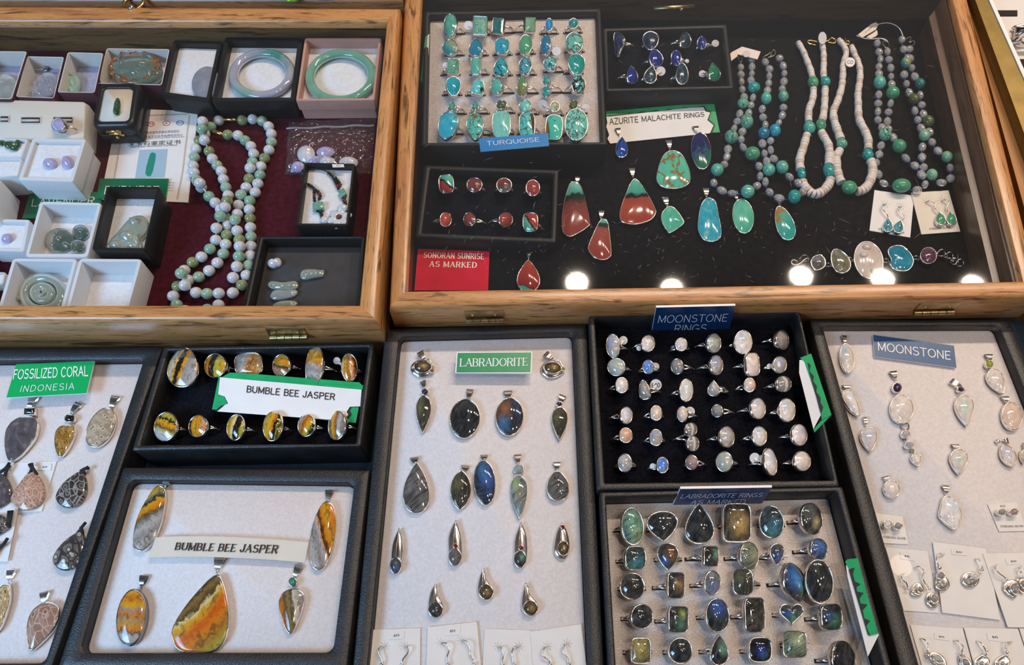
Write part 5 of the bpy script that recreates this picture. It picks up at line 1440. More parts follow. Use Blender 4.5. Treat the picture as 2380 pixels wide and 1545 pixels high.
jc_ = piece(cA, ('o', 1212, 605, 228, 140, -3), F+.0065, 'jcarv', 'large oval grey green carved jade with rusty brown rim', 'jade carving', .010, .002, emb=[(1150, 600, 90, 34, 20, .003), (1250, 580, 80, 30, -30, .003), (1200, 650, 60, 26, 0, .003), (1330, 640, 40, 26, 30, .0025), (1090, 560, 36, 22, 0, .0025), (1320, 500, 60, 18, 20, .003), (1080, 520, 40, 16, -40, .003), (1060, 690, 36, 16, 40, .003)], group=JG)
rimp = [U(q, F+.0150) for q in outl(cA, 'o', 1212, 605, 214, 128, -3, 48)[0]]
rimp = [q+V((0, 0, .0012*math.sin(i*1.9))) for i, q in enumerate(rimp)]
mesh('rusty_rim', tube(rimp, [.0022+.0008*math.sin(i*2.3) for i in range(48)], 8, True), plain('rusty_jade_skin', hexc('7a4a26'), .15, noise=(250, .45), coat=.4), jc_, label='rusty brown carved rim')
box('square black box with cotton holding a faint grey jade disc', cZ, [(403, 93), (516, 96), (487, 235), (374, 219)], F+.022, F+.0004, BOXB, BOXB, F+.0165, COTTON, wall=.0035, tier=True)
piece(cZ, ('o', 478, 192, 32, 38, 15), F+.0167, 'jgy', 'pale misty grey jade disc in black box beside bangle box', 'jade carving', .003, .0012, group=JG)
box('large square black box with cotton holding the lavender bangle', cB, [(243, 331), (940, 338), (868, 905), (122, 908)], F+.0225, F+.0004, BOXB, BOXB, F+.0145, COTTON, wall=.004, tier=True)
box('large square pink box with cotton holding the green bangle', cB, [(958, 340), (1648, 340), (1588, 900), (876, 906)], F+.0225, F+.0004, PINKB, PINKB, F+.0135, COTTON, wall=.0026, tier=True)
def bangle(G, cx, cy, a, b, key, z, label, r=.0042):
    px = outl(G, 'o', cx, cy, a, b, 0, 48)[0]
    P = [U(p, z+r) for p in px]
    c = cen(P)
    R_ = sum((p-c).length for p in P)/48
    P = [c+(p-c).normalized()*((p-c).length*.5+R_*.5-r) for p in P]
    t = thing('bangle', label, 'bangle', (c.x, c.y, z), 'jade bangles')
    v, f = tube(P, r, 14, True, flat=.8)
    uv = [((p.x-c.x)/R_, (p.y-c.y)/R_) for p in v]
    mesh('bangle_body', (v, f), M(key), t, uv)
bangle(cB, 576, 668, 296, 224, 'jlv', F+.0147, 'lavender jade bangle flushed with green in the black box')
bangle(cB, 1286, 690, 322, 244, 'jgb', F+.0137, 'green jade bangle in the pink box')
# white ring stand with its ring
rp = quadU(cA, [(-90, 892), (768, 912), (748, 1245), (-110, 1238)], F+.019)
rst = thing('ring_stand', 'ivory ring stand block with three slots at left side', 'ring stand', (cen(rp).x, cen(rp).y, F))
mesh('stand_body', loft([rrect(rp, -.001, .002, z=F+.0004), rrect(rp, -.001, .002, z=F+.014), rrect(rp, 0, .003, z=F+.0185), rrect(rp, .001, .003, z=F+.019)], False, True), plain('ivory_leatherette', (.68, .64, .57), .5, bump=(600, .2)), rst, auto=50)
for (x, y, w2) in ((40, 1070, 46), (276, 1080, 94), (566, 1078, 96)):
    P = quadU(cA, [(x-w2, y-34), (x+w2, y-34), (x+w2, y+32), (x-w2, y+32)], F+.0193)
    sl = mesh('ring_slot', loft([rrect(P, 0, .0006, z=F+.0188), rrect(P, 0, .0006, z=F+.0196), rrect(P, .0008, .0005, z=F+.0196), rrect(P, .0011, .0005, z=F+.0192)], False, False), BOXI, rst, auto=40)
    mesh('slot_shade', loft([rrect(P, .001, .0005, z=F+.0191), rrect(P, .001, .0005, z=F+.0193)], True, True), SLOTM, sl)  # dark sheet painting the shade in the slot
    Q = quadU(cA, [(x-w2*.8, y-8), (x+w2*.8, y-8), (x+w2*.8, y+12), (x-w2*.8, y+12)], F+.0198)
    mesh('slot_roll', tube([(Q[0]+Q[3])/2, (Q[1]+Q[2])/2], .0011, 8), BOXI, sl)
dA = axis(cA, (100, 1080), (700, 1090), F+.019)
ring(cA, dA, F+.019, ('o', 520, 1118, 58, 64, 0, 'jl', -.7, {'R': .0075, 'dome': .003}), 'silver ring with an oval lavender jade in the ivory ring stand', None)
# small white boxes down the left side
box('small white box with green jade bits below the ring stand', cA, [(-70, 1240), (256, 1246), (196, 1420), (-90, 1418)], F+.025, F+.0004, BOXW, BOXW, F+.0225, COTTON, wall=.002)
for i, (x, y, a, b, r, w_) in enumerate([(5, 1280, 22, 20, 0, 'leftmost'), (72, 1296, 36, 28, -20, 'second from left'), (118, 1322, 40, 22, 0, 'lowest'), (158, 1282, 22, 30, 20, 'rightmost')]):
    piece(cA, ('o', x, y, a, b, r), F+.0227, 'jem', f'small emerald green jade cabochon in white box, {w_}', 'jade', .002, .002, 'jade_cabochon', 'green cabochons in the small white box')
box('plain white box below the one with green jade bits', cZ, [(-20, 367), (52, 368), (42, 409), (-24, 414)], F+.024, F+.0004, BOXW, BOXW, F+.0222, COTTON, wall=.0015)
box('white cotton box with two lavender jade cabochons', cZ, [(75, 321), (201, 323), (170, 423), (41, 419)], F+.027, F+.0004, BOXW, BOXW, F+.0242, COTTON, wall=.0035, tier=True)
piece(cA, ('o', 448, 1462, 66, 44, -6), F+.0244, 'jl', 'oval lavender jade cabochon, left one of two in cotton box', 'jade', .002, .0035, 'jade_cabochon', 'lavender cabochons in the cotton box')
piece(cA, ('o', 605, 1450, 55, 54, 20), F+.0244, 'jl', 'round lavender jade cabochon, right one of two in cotton box', 'jade', .002, .004, 'jade_cabochon', 'lavender cabochons in the cotton box')
box('white box cut off by the left edge above the lavender stone box', cZ, [(-90, 414), (3, 418), (-14, 500), (-110, 500)], F+.026, F+.0004, BOXW, BOXW, F+.022, COTTON, wall=.0025)
box('small white box with a single lavender jade cabochon', cC, [(-70, 470), (256, 478), (205, 755), (-110, 748)], F+.016, F+.0004, BOXW, BOXW, F+.013, COTTON, wall=.0028)
piece(cC, ('o', 58, 636, 50, 36, -25), F+.0132, 'jl', 'single oval lavender jade cabochon in the small white box', 'jade', .002, .003, 'jade_cabochon')
box('grey box sliver at the left edge under small white box', cC, [(-120, 925), (50, 925), (28, 1035), (-140, 1035)], F+.010, F+.0004, BOXI, BOXI, F+.009, COTTON)
# green engraved signs beneath the boxes
sg, q0, n0 = slab('sign', cC, [(255, 255), (872, 240), (850, 440), (188, 470)], F+.0016, 'dark green LAVENDER sign half under the white box', 'sign', GREEND, .0014, GREENP)
put_text(sg, cC.q([(283, 305), (815, 288), (800, 350), (270, 366)]), q0, n0, 'LAVENDER', 'stroke', CREAME, .09)
sg2, q0, n0 = slab('sign', cC, [(855, 128), (1440, 128), (1418, 290), (822, 292)], F+.0036, 'dark green sign behind the open black box, lettering mostly hidden', 'sign', GREEND, .0014, GREENP)
put_text(sg2, cC.q([(905, 196), (1360, 196), (1348, 260), (892, 260)]), q0, n0, 'BURMESE', 'stroke', CREAME, .09)
box('white box with three dark green jade discs', cC, [(342, 322), (872, 334), (752, 800), (210, 798)], F+.020, F+.0004, BOXW, BOXW, F+.006, COTTON, wall=.003, r=.003, soft=.0012)
for (x, y, a, b, w_, e) in ((505, 652, 122, 100, 'largest of three in white box', [(505, 640, 40, 30, 0, .002), (560, 690, 40, 26, 30, .002), (450, 690, 36, 24, 0, .002), (470, 600, 30, 20, 0, .0015)]), (686, 582, 70, 62, 'upper right of three in white box', [(690, 575, 34, 26, 0, .002)]), (660, 702, 66, 54, 'lower right of three in white box', [(655, 690, 34, 24, 0, .002)])):
    piece(cC, ('o', x, y, a, b, 0), F+.0065, 'jdk', f'dark grey green jade disc, {w_}', 'jade', .003, .0015, 'jade_disc', 'dark jade discs in the white box', emb=e)
box('open black box with cotton and a pale jade figure', cC, [(912, 192), (1368, 196), (1248, 742), (782, 738)], F+.027, F+.0004, BOXB, BOXB, F+.014, COTTON, wall=.0022, tier=True)
piece(cC, [(1165, 445), (1225, 450), (1265, 500), (1250, 580), (1200, 640), (1195, 735), (915, 735), (945, 650), (1000, 590), (1060, 520), (1110, 465)], F+.0142, 'jbg', 'pale celadon jade laughing figure pendant in the open black box', 'jade carving', .005, .002, emb=[(1150, 500, 58, 46, 0, .004), (1085, 620, 80, 56, 0, .004), (1170, 640, 34, 56, 0, .003), (985, 690, 56, 40, 0, .003), (1130, 700, 60, 34, 0, .003), (1135, 495, 16, 10, 0, .006), (1175, 495, 16, 10, 0, .006)])
box('white box with a large round pale jade disc at the case front', cC, [(108, 808), (664, 812), (530, 1320), (-40, 1310)], F+.022, F+.0004, BOXW, BOXW, F+.007, COTTON, wall=.003, r=.003, soft=.0012)
dq = cen([U(p, F+.012) for p in outl(cC, 'o', 362, 1108, 205, 172, 0)[0]])
dt = thing('jade_disc', 'large pale grey jade ring disc with a pierced centre', 'jade', (dq.x, dq.y, F+.0075))
PP = [U(p, F+.012) for p in outl(cC, 'o', 362, 1108, 205, 172, 0, 40)[0]]
def ringband(P, c, pr): return loft([[c+(p-c)*r+V((0, 0, h)) for p in P] for r, h in pr], False, False)
uvd = lambda vf: [((p.x-dq.x)/.035, (p.y-dq.y)/.035) for p in vf[0]]
for nm, pr in (('outer_ring', [(.6, -.004), (1, -.004), (1, -.001), (.95, .001), (.78, .0016), (.63, .001), (.6, -.001), (.6, -.004)]), ('inner_ring', [(.18, -.003), (.53, -.003), (.55, 0), (.46, .0018), (.34, .0022), (.22, .0012), (.18, 0), (.18, -.003)])):
    vf = ringband(PP, dq, pr)
    mesh(nm, vf, M('jbg'), dt, uvd(vf))
pv = [dq+V((.004*math.cos(a)*(1-a/20), .004*math.sin(a)*(1-a/20), .001)) for a in [i*.5 for i in range(28)]]
mesh('centre_curl', tube(pv, .0011, 8), M('jbg'), dt)
mesh('bridge', tube([dq+V((-.019, -.003, -.001)), dq+V((-.011, -.001, -.001))], .0018, 8), M('jbg'), dt)
box('empty white box at the case front', cC, [(676, 810), (1218, 814), (1075, 1320), (538, 1320)], F+.022, F+.0004, BOXW, BOXW, F+.007, COTTON, wall=.003, r=.003, soft=.0012)
# rounded black presentation case with the emerald pea pod
pc = quadU(cA, [(876, 736), (1262, 734), (1202, 1122), (812, 1132)], F+.025)
pcs = thing('presentation_case', 'rounded black glossy case with gold clasp showing a green jade pod', 'box', (cen(pc).x, cen(pc).y, F+.002))
wi = quadU(cA, [(928, 784), (1195, 783), (1152, 1082), (868, 1086)], F+.025)
BLKG = plain('black_lacquer', (.010, .010, .011), .35, spec=.4)
mesh('case_body', loft([rrect(pc, .003, .006, z=F+.001), rrect(pc, 0, .006, z=F+.004), rrect(pc, 0, .006, z=F+.013), rrect(pc, .0006, .006, z=F+.0136), rrect(pc, 0, .006, z=F+.0142), rrect(pc, 0, .006, z=F+.022), rrect(pc, .0016, .006, z=F+.0246), rrect(pc, .003, .006, z=F+.025), rrect(wi, -.0006, .004, z=F+.0248), rrect(wi, 0, .004, z=F+.0242), rrect(wi, 0, .004, z=F+.018)], True, False), BLKG, pcs, auto=50)
mesh('lining', loft([rrect(wi, -.0004, .004, z=F+.018), rrect(wi, -.0002, .004, z=F+.0232)], True, True), PAPERC, pcs)
cl = U(cA(1035, 1185), F+.016)
mesh('clasp', join(tube([cl+V((-.006, -.001, .002)), cl+V((.006, -.001, .002))], .0014, 8), tube([cl+V((-.004, -.002, 0)), cl+V((.004, -.002, 0)), cl+V((.007, -.002, -.002))], .0013, 8), ball(cl+V((.001, -.003, -.003)), .0014, 6)), GOLDM, pcs)
piece(cA, [(1050, 878), (1072, 890), (1078, 930), (1072, 990), (1060, 1022), (1035, 1026), (1014, 1005), (1018, 960), (1028, 910)], F+.0233, 'jem', 'emerald green jade pea pod pendant in the black presentation case', 'jade carving', .002, .0016, emb=[(1052, 912, 22, 22, 0, .002), (1046, 955, 25, 24, 0, .002), (1040, 1000, 23, 22, 0, .002)])
# certificate
ct, q0, n0 = slab('certificate', cZ, [(276, 252), (460, 258), (437, 470), (233, 462)], F+.0014, 'laminated gem and jade certificate card with green pod picture', 'certificate', PAPER, .0012)
def cert(a, b, c, d): return cA.q([a, b, c, d])
CG = plain('gold_ink', (.42, .29, .08), .5)
for ln in (((1335, 1035), (1690, 1022)), ((1700, 1030), (1640, 1540)), ((1640, 1540), (1590, 1790)), ((1080, 1270), (1035, 1540)), ((1035, 1540), (985, 1790))):
    a, b = [U(cA(*p), q0.z+.0003) for p in ln]
    d0 = (b-a)
    n = max(4, int(d0.length/.0016))
    vv, ff = [], []
    e0 = V((-d0.y, d0.x, 0)).normalized()*.0008
    for i in range(n):
        m = a+d0*((i+.5)/n)
        h = d0/n*.62
        k = len(vv)
        vv += [m-h-e0*.9, m-h*.5-e0, m+h+e0*.9, m+h*.5+e0]
        ff.append((k, k+1, k+2, k+3))
    mesh('chain_border', (vv, ff), CG, ct, smooth=False)
for (x, y, mt, s) in ((1358, 1112, INKR, 'PIA'), (1494, 1106, INKR, 'A'), (1614, 1102, INKB, 'NGTC')):
    P = [U(p, q0.z+.0003) for p in outl(cA, 'o', x, y, 34, 22, -5, 24)[0]]
    c_ = cen(P)
    lg = mesh('logo', loft([P, [c_+(p-c_)*.86 for p in P]]), mt, ct, smooth=False)
    wdt = 24 if len(s) > 1 else 10
    put_text(lg, cert((x-wdt, y-10), (x+wdt, y-12), (x+wdt, y+10), (x-wdt, y+12)), q0, n0, s, 'font', mt, off=.0003)
put_text(ct, cert((1318, 1182), (1612, 1166), (1608, 1190), (1314, 1206)), q0, n0, '国家首饰质量监督检验站', 'font', INKG, off=.0003)
put_text(ct, cert((1300, 1218), (1645, 1200), (1642, 1222), (1296, 1240)), q0, n0, '珠宝玉石及贵金属检测中心', 'font', INKG, off=.0003)
put_text(ct, cert((1270, 1242), (1656, 1222), (1655, 1236), (1268, 1256)), q0, n0, 'National Gems & Precious Metal Testing Centre', 'font', INKG, off=.0003)
put_text(ct, cert((1155, 1275), (1625, 1256), (1620, 1294), (1148, 1312)), q0, n0, '宝玉石鉴定证书', 'font', INK, off=.0003)
put_text(ct, cert((1172, 1314), (1592, 1296), (1590, 1312), (1170, 1330)), q0, n0, 'Gem & Jade Identification Certificate', 'font', INK, off=.0003)
poly('picture', cA, [(1252, 1345), (1503, 1338), (1475, 1590), (1212, 1596)], q0.z+.0003, plain('pale_blue_print', (.36, .50, .60), .5), ct, .0001)
poly('pod_print', cA, [p for p in [(1372, 1366), (1398, 1380), (1392, 1440), (1370, 1540), (1350, 1580), (1322, 1580), (1305, 1560), (1312, 1500), (1335, 1420), (1350, 1375)]], q0.z+.0005, plain('green_print', (.02, .26, .18), .3), ct, .0001)
for i in range(4):
    put_text(ct, cC.q([(1440, 160+i*22), (1500-i*6, 160+i*22), (1499-i*6, 170+i*22), (1439, 170+i*22)]), q0, n0, '检测 0021', 'font', INKG, off=.0003)

# bead necklaces of pale jade
NGJ = 'jade bead necklaces on maroon velvet'
def cv(*segs): return [(c, *p) for c, pts in segs for p in pts]
NA1 = cv((cB, [(188, 1083), (125, 1130), (75, 1192), (25, 1246)]), (cA, [(1795, 1250), (1765, 1320), (1750, 1395), (1735, 1465), (1738, 1530)]), (cC, [(1655, 60), (1672, 120), (1705, 175), (1735, 232)]), (cD, [(18, 170), (50, 215), (85, 262), (120, 298), (155, 335), (180, 368), (215, 420), (240, 485), (240, 560), (228, 635), (222, 712), (178, 775), (140, 840), (75, 885), (10, 925)]), (cC, [(1690, 965), (1605, 1000), (1525, 1045), (1483, 1126), (1508, 1205), (1590, 1262), (1700, 1280)]), (cD, [(60, 1195), (130, 1180), (190, 1140)]))
NA2 = cv((cB, [(400, 1080), (482, 1070), (562, 1080), (622, 1120), (652, 1172), (661, 1237), (655, 1305), (628, 1367), (593, 1432)]), (cD, [(515, 22), (508, 90), (492, 150), (480, 215), (445, 272), (412, 335), (427, 400), (425, 465), (430, 530), (433, 597), (432, 660), (432, 725), (420, 795), (408, 860), (388, 938), (352, 1003), (280, 1060)]))
NB1 = cv((cB, [(75, 1150), (70, 1196), (75, 1260), (80, 1305), (105, 1366), (130, 1425), (170, 1482), (208, 1532)]), (cD, [(190, 60), (205, 118), (222, 178), (243, 232), (250, 292), (255, 355), (245, 420), (205, 485), (165, 548), (150, 618), (112, 682), (55, 740), (-5, 790)]), (cC, [(1680, 825), (1610, 875), (1567, 942), (1600, 1010), (1612, 1090), (1690, 1105), (1765, 1115)]), (cD, [(85, 1060), (175, 1060), (245, 1092)]))
NB2 = cv((cB, [(270, 1210), (350, 1212), (407, 1250), (460, 1290), (490, 1345), (503, 1408), (485, 1475), (480, 1530)]), (cD, [(440, 65), (418, 125), (397, 190), (367, 247), (340, 312), (325, 378), (320, 445), (322, 510), (330, 575), (345, 632), (360, 697), (358, 755), (345, 815), (332, 875), (303, 932), (270, 1000)]))
JB = [M(k) for k in ('jwh', 'jpl', 'jwh', 'jol', 'jwh', 'jmg', 'jwh', 'jol')]
placed = []
def jade_necklace(label, strands, z, cl_pts, lift):
    c = U((540, 480), z)
    t = thing('necklace', label, 'necklace', (c.x, c.y, F), NGJ)
    r = .0045
    k = 0
    mine = []
    for sd in strands:
        P = [U(G(x, y), z) for (G, x, y) in sd]
        D = resample(spline(P, 8), .0088)
        pth = []
        for p in D:
            q = V(p)
            for o in (placed if lift else []) + mine[:-1]:
                dd = (q.x-o.x)**2+(q.y-o.y)**2
                if dd < .0089**2: q.z = max(q.z, o.z+math.sqrt(.0089**2-dd)) if o.z <= z+.001 else q.z
            bead(t, q, (r, r*.97, r), JB[(k*5+k//7) % 8])
            mine.append(q)
            pth.append(q)
            k += 1
        mesh('cord', tube(pth, .0005, 5), TAGW, t)
    placed.extend(mine)
    a, b = U(cB(*cl_pts[0]), z+.001), U(cB(*cl_pts[1]), z+.001)
    mesh('clasp', tube([a, a.lerp(b, .05), a.lerp(b, .95), b], [.0008, .0016, .0016, .0008], 8), GOLDM, t)
jade_necklace('long green and white jade bead necklace with clasp nearest the case back', [NA1, NA2], F+.0047, ((232, 1072), (345, 1076)), False)
jade_necklace('long green and white jade bead necklace, inner one with slanted clasp', [NB1, NB2], F+.0047, ((135, 1172), (222, 1208)), True)

# plastic bag with pale cabochons
bg = [(671, 283), (874, 274), (862, 402), (662, 406)]
BP = [[U((bg[0][0]+(bg[1][0]-bg[0][0])*i/14*(1-j/10)+(bg[2][0]-bg[3][0])*i/14*(j/10)+(bg[3][0]-bg[0][0])*j/10, (bg[0][1]*(1-i/14)+bg[1][1]*i/14)*(1-j/10)+(bg[3][1]*(1-i/14)+bg[2][1]*i/14)*(j/10)), F+.0012) for i in range(15)] for j in range(11)]
rb = random.Random(5)
hts = [[0 if i in (0, 14) or j in (0, 10) else (.001+rb.uniform(0, .0042) if j < 4 else .0075+rb.uniform(0, .0028)) for i in range(15)] for j in range(11)]
top = [BP[j][i]+V((rb.uniform(-.0008, .0008), rb.uniform(-.0008, .0008), hts[j][i])) for j in range(11) for i in range(15)]
bagf = [(j*15+i, j*15+i+1, (j+1)*15+i+1, (j+1)*15+i) for j in range(10) for i in range(14)]
bot = [BP[j][i]+V((0, 0, -.0006)) for j in range(11) for i in range(15)]
cb = cen(bot)
bag = thing('plastic_bag', 'clear zip plastic bag holding pale cabochons by the pink box', 'bag', (cb.x, cb.y, F))
mesh('front_film', (top, bagf), PLASTIC, bag)
mesh('back_film', (bot, bagf), PLASTIC, bag)
zt = [BP[2][i]+V((0, 0, .0045+.0006*math.sin(i*1.3))) for i in range(15)]
mesh('zip_strip', tube(spline(zt, 3), .0009, 6), plain('milky_plastic', (.6, .58, .58), .15, trans=.7), bag)
for (x, y, a, b, rt, k, w_) in ((970, 1380, 80, 76, 0, 'jwh', 'roundest at upper left'), (1145, 1362, 82, 46, -4, 'jl', 'upper middle one'), (1050, 1442, 76, 34, -22, 'jl', 'slanted one in the middle'), (1160, 1452, 70, 48, 0, 'jwh', 'middle one by the black box'), (1350, 1456, 86, 52, 0, 'jwh', 'rightmost behind black box'), (895, 1496, 62, 46, -10, 'jl', 'lowest at left')):
    piece(cB, ('o', x, y, a, b, rt), F+.0014 if k == 'jwh' else F+.0018, k, f'pale {"white" if k == "jwh" else "lavender"} cabochon in the plastic bag, {w_}', 'jade', .002, .004, 'jade_cabochon', 'pale cabochons in the plastic bag')
# black box with corded bead bracelet
bb = box('small open black box with a corded bead bracelet', cD, [(868, -12), (1284, -2), (1228, 508), (798, 506)], F+.022, F+.0004, BOXB, BOXB, F+.016, COTTON, wall=.0022, tier=True)
tagcard(cD, [(1095, 5), (1190, 5), (1195, 28), (1100, 30)], F+.0226, bb, '$30')
bz = F+.0165
bq_ = U(cD(1040, 290), bz)
bt = thing('bracelet', 'bracelet of tiny black and red beads with a white jade flower', 'bracelet', bq_)
for (pts, nb) in (([(905, 172), (935, 190), (950, 210)], 4), ([(950, 215), (948, 250), (950, 278), (952, 305)], 6), ([(960, 215), (985, 232), (1000, 262), (985, 300)], 6), ([(1065, 75), (1090, 95), (1110, 125)], 5), ([(1110, 125), (1130, 165), (1148, 205)], 5), ([(1125, 118), (1152, 152), (1172, 190)], 5), ([(975, 385), (1000, 400), (1020, 430)], 4), ([(1012, 372), (1005, 400), (1010, 440)], 4), ([(1200, 260), (1180, 285), (1200, 310), (1175, 330)], 5), ([(1185, 268), (1200, 295), (1205, 325), (1212, 350)], 5)):
    P = resample(spline([U(cD(*p), bz+.0014) for p in pts], 6), .0026)
    for i, p in enumerate(P): bead(bt, p, (.0013, .0013, .0013), PINKST if (i+len(pts)) % 4 == 2 else BLKB)
for q in ([(932, 318), (1020, 305), (1030, 365), (938, 380)], [(1140, 222), (1190, 195), (1215, 245), (1168, 275)]):
    P = quadU(cD, q, bz+.0034)
    v, f = loft([rrect(P, 0, .0008, z=bz+.0004), rrect(P, 0, .0008, z=bz+.003), rrect(P, .0005, .0008, z=bz+.0036)], True, True)
    mesh('jade_barrel', (v, f), M('jgb'), bt, [(a.x*200 % 1, a.y*200 % 1) for a in v])
fc_ = U(cD(1155, 445), bz+.002)
for i in range(6):
    a = 2*PI*i/6+.3
    v, f = ball(V((0, 0, 0)), .0046, 8, (1.05, .72, .42))
    R = Matrix.Rotation(a, 3, 'Z')
    v = [R @ (p+V((.0052, 0, 0)))+fc_ for p in v]
    mesh('petal', (v, f), M('jwh'), bt, [((p.x-fc_.x)*100, (p.y-fc_.y)*100) for p in v])
mesh('flower_centre', ball(fc_+V((0, 0, .0014)), .0022, 8), PINKST, bt)
bead(bt, U(cD(1035, 465), bz+.002), (.0036, .0036, .003), M('jwh'), None, 'white_bead')
bead(bt, U(cD(1180, 365), bz+.002), (.0046, .0036, .003), M('jwh'), None, 'white_bead')
mesh('cord', tube(spline([U(cD(*p), bz+.0016) for p in [(905, 172), (880, 155), (850, 140), (850, 60), (900, 42), (960, 45), (1030, 55), (1065, 75)]], 6), .0005, 5), CORD, bt)
# black tray with four loose jade pieces
tray('dark grey open tray with loose jade pieces in front corner', cD, [(490, 588), (1352, 586), (1305, 1240), (340, 1240)], [(535, 612), (1346, 612), (1300, 1235), (400, 1235)], F+.015, F+.0004, F+.004, LEATHS, plain('dark_grey_felt', (.045, .043, .044), .8, noise=(100, .15)), lip=.0012)
TJ = 'loose jade pieces in the dark tray'
piece(cD, [(580, 785), (610, 775), (630, 785), (655, 768), (678, 790), (672, 825), (640, 835), (615, 845), (575, 835), (566, 808)], F+.0042, 'jwh', 'small opaque white knobbly jade piece in dark tray', 'jade', .003, .003, 'jade_carving', TJ)
piece(cD, [(845, 880), (880, 862), (960, 860), (1005, 870), (1028, 868), (1026, 908), (1008, 918), (960, 925), (880, 942), (842, 935), (836, 905)], F+.0042, 'jbg', 'clear pale jade pea pod, rightmost piece in dark tray', 'jade', .0025, .002, 'jade_carving', TJ, emb=[(885, 903, 28, 26, 0, .002), (930, 895, 28, 26, 0, .002), (970, 890, 26, 24, 0, .002)])
piece(cD, [(572, 985), (600, 958), (700, 968), (790, 958), (816, 985), (805, 1015), (740, 1030), (640, 1025), (585, 1010)], F+.0042, 'jbg', 'clear greenish jade pod lying above another in dark tray', 'jade', .0025, .002, 'jade_carving', TJ, emb=[(620, 990, 30, 22, 0, .002), (690, 998, 30, 22, 0, .002), (750, 992, 30, 22, 0, .002)])
piece(cD, [(595, 1065), (625, 1035), (720, 1035), (800, 1030), (808, 1060), (770, 1085), (690, 1105), (620, 1110), (592, 1090)], F+.0042, 'jw', 'clear white jade pod tied to the greenish one in dark tray', 'jade', .0025, .002, 'jade_carving', TJ)
piece(cD, [(610, 1160), (650, 1128), (730, 1116), (800, 1125), (806, 1150), (760, 1175), (660, 1185)], F+.0042, 'jbg', 'pale jade pod half hidden by the case front rail', 'jade', .0025, .002, 'jade_carving', TJ)
# ------------------------------------------------------------------ front left: fossil coral frame
TZ, PADZ, GZ = .030, .0225, .0298
LIE = PADZ+.0003
tray('black display frame of fossilized coral pendants at lower left', cZ, [(-240, 812), (379, 806), (118, 1555), (-560, 1560)], [(-200, 839), (334, 834), (103, 1541), (-480, 1546)], TZ, 0, PADZ, LEATH, FIBRE, corner=.004, glassz=GZ, name='glazed_tray', cat='display frame', padname='fibre_pad')
sg, sp, sn = slab('sign', cK, [(152, 270), (890, 238), (816, 543), (60, 584)], GZ+.0016, 'green FOSSILIZED CORAL INDONESIA sign at lower left', 'sign', plain('bright_green_sign', hexc('14a256'), .3), .0014, WHITEP)
put_text(sg, cK.q([(140, 325), (832, 290), (832, 378), (125, 410)]), sp, sn, 'FOSSILIZED CORAL', 'stroke', ENGR, .13)
put_text(sg, cK.q([(208, 475), (706, 448), (700, 506), (190, 532)]), sp, sn, 'INDONESIA', 'stroke', ENGR, .09, gap=.32)
GC = 'fossil coral pendants in the lower left frame'
pendant(cK, [(235, 757), (320, 768), (358, 830), (352, 900), (318, 985), (210, 1115), (120, 1182), (78, 1175), (48, 1080), (40, 960), (75, 850), (150, 785)], LIE, 'cgrey', 'large smoky grey coral pendant below a square black stone', GC, (315, 632, 48, 46), [('s', 280, 714, 54, 36, 0, 'onyx')], thick=.0038)
pendant(cK, [(580, 850), (660, 838), (712, 880), (695, 965), (640, 1070), (580, 1140), (548, 1132), (517, 1040), (515, 940), (540, 880)], LIE, 'camb', 'amber brown pointed coral pendant with oval black stone', GC, (722, 694, 42, 40), [('o', 658, 780, 52, 38, 0, 'onyx')], thick=.0034)
pendant(cK, ('o', 950, 866, 118, 205, 28), LIE, 'cflo', 'long oval beige coral pendant with brown ringed dots', GC, (1086, 628, 46, 46), thick=.0036)
PCD = LIE+.0006
cd, q0, n0 = slab('pendant_card', cL, [(-160, 56), (418, 38), (308, 408), (-160, 440)], PCD, 'white price card under two coral pendants at left', 'card', PAPER, .0005)
lb_ = tagcard(cL, [(288, 58), (382, 54), (376, 104), (282, 104)], PCD+.0005, cd, '$20')
tagcard(cL, [(-30, 68), (82, 64), (66, 148), (-30, 158)], PCD+.0005, cd, '39')
def cordtie(t, G, pts, z, r=.0011):
    mesh('cord_knot', join(*[tube([U(G(*p), z+h) for p, h in zip(pp, hh)], r, 6) for pp, hh in pts]), CORD, t)
t = pendant(cL, [(225, 118), (250, 125), (298, 165), (325, 250), (306, 325), (245, 382), (165, 398), (95, 350), (80, 300), (140, 205), (190, 140)], PCD+.0002, 'cpink', 'pinkish brown coral teardrop tied with black cord on card', GC, metal=None, thick=.0035)
cordtie(t, cL, [([(218, 60), (235, 90), (228, 115), (212, 135)], [.003, .004, .003, .003]), ([(235, 55), (240, 85), (258, 112), (272, 135)], [.003, .004, .003, .003])], PCD)
t = pendant(cL, [(0, 130), (40, 150), (75, 220), (82, 280), (55, 330), (0, 370), (-60, 390), (-120, 330), (-100, 240), (-40, 160)], PCD+.0002, 'cgrey', 'grey coral pendant cut by the left edge on the upper card', GC, metal=None, thick=.0035)
cordtie(t, cL, [([(70, 50), (45, 85), (20, 105), (0, 120)], [.003, .004, .004, .003]), ([(75, 70), (50, 95), (40, 130), (30, 150)], [.003, .004, .003, .003])], PCD)
PC2 = PCD+.0014
cd, q0, n0 = slab('pendant_card', cL, [(-160, 440), (138, 370), (56, 778), (-160, 782)], PC2, 'lower white card with dark coral pendants at the left edge', 'card', PAPER, .0005)
t = pendant(cL, [(60, 505), (40, 460), (0, 430), (-70, 440), (-110, 520), (-60, 590), (0, 570), (40, 540)], PC2+.0002, 'cdark', 'dark coral pendant with net pattern on the lower card', GC, metal=None, thick=.003)
cordtie(t, cL, [([(66, 405), (62, 460), (62, 510)], [.003, .003, .003]), ([(90, 402), (76, 465), (66, 512)], [.003, .003, .003]), ([(40, 505), (76, 520)], [.003, .003])], PC2)
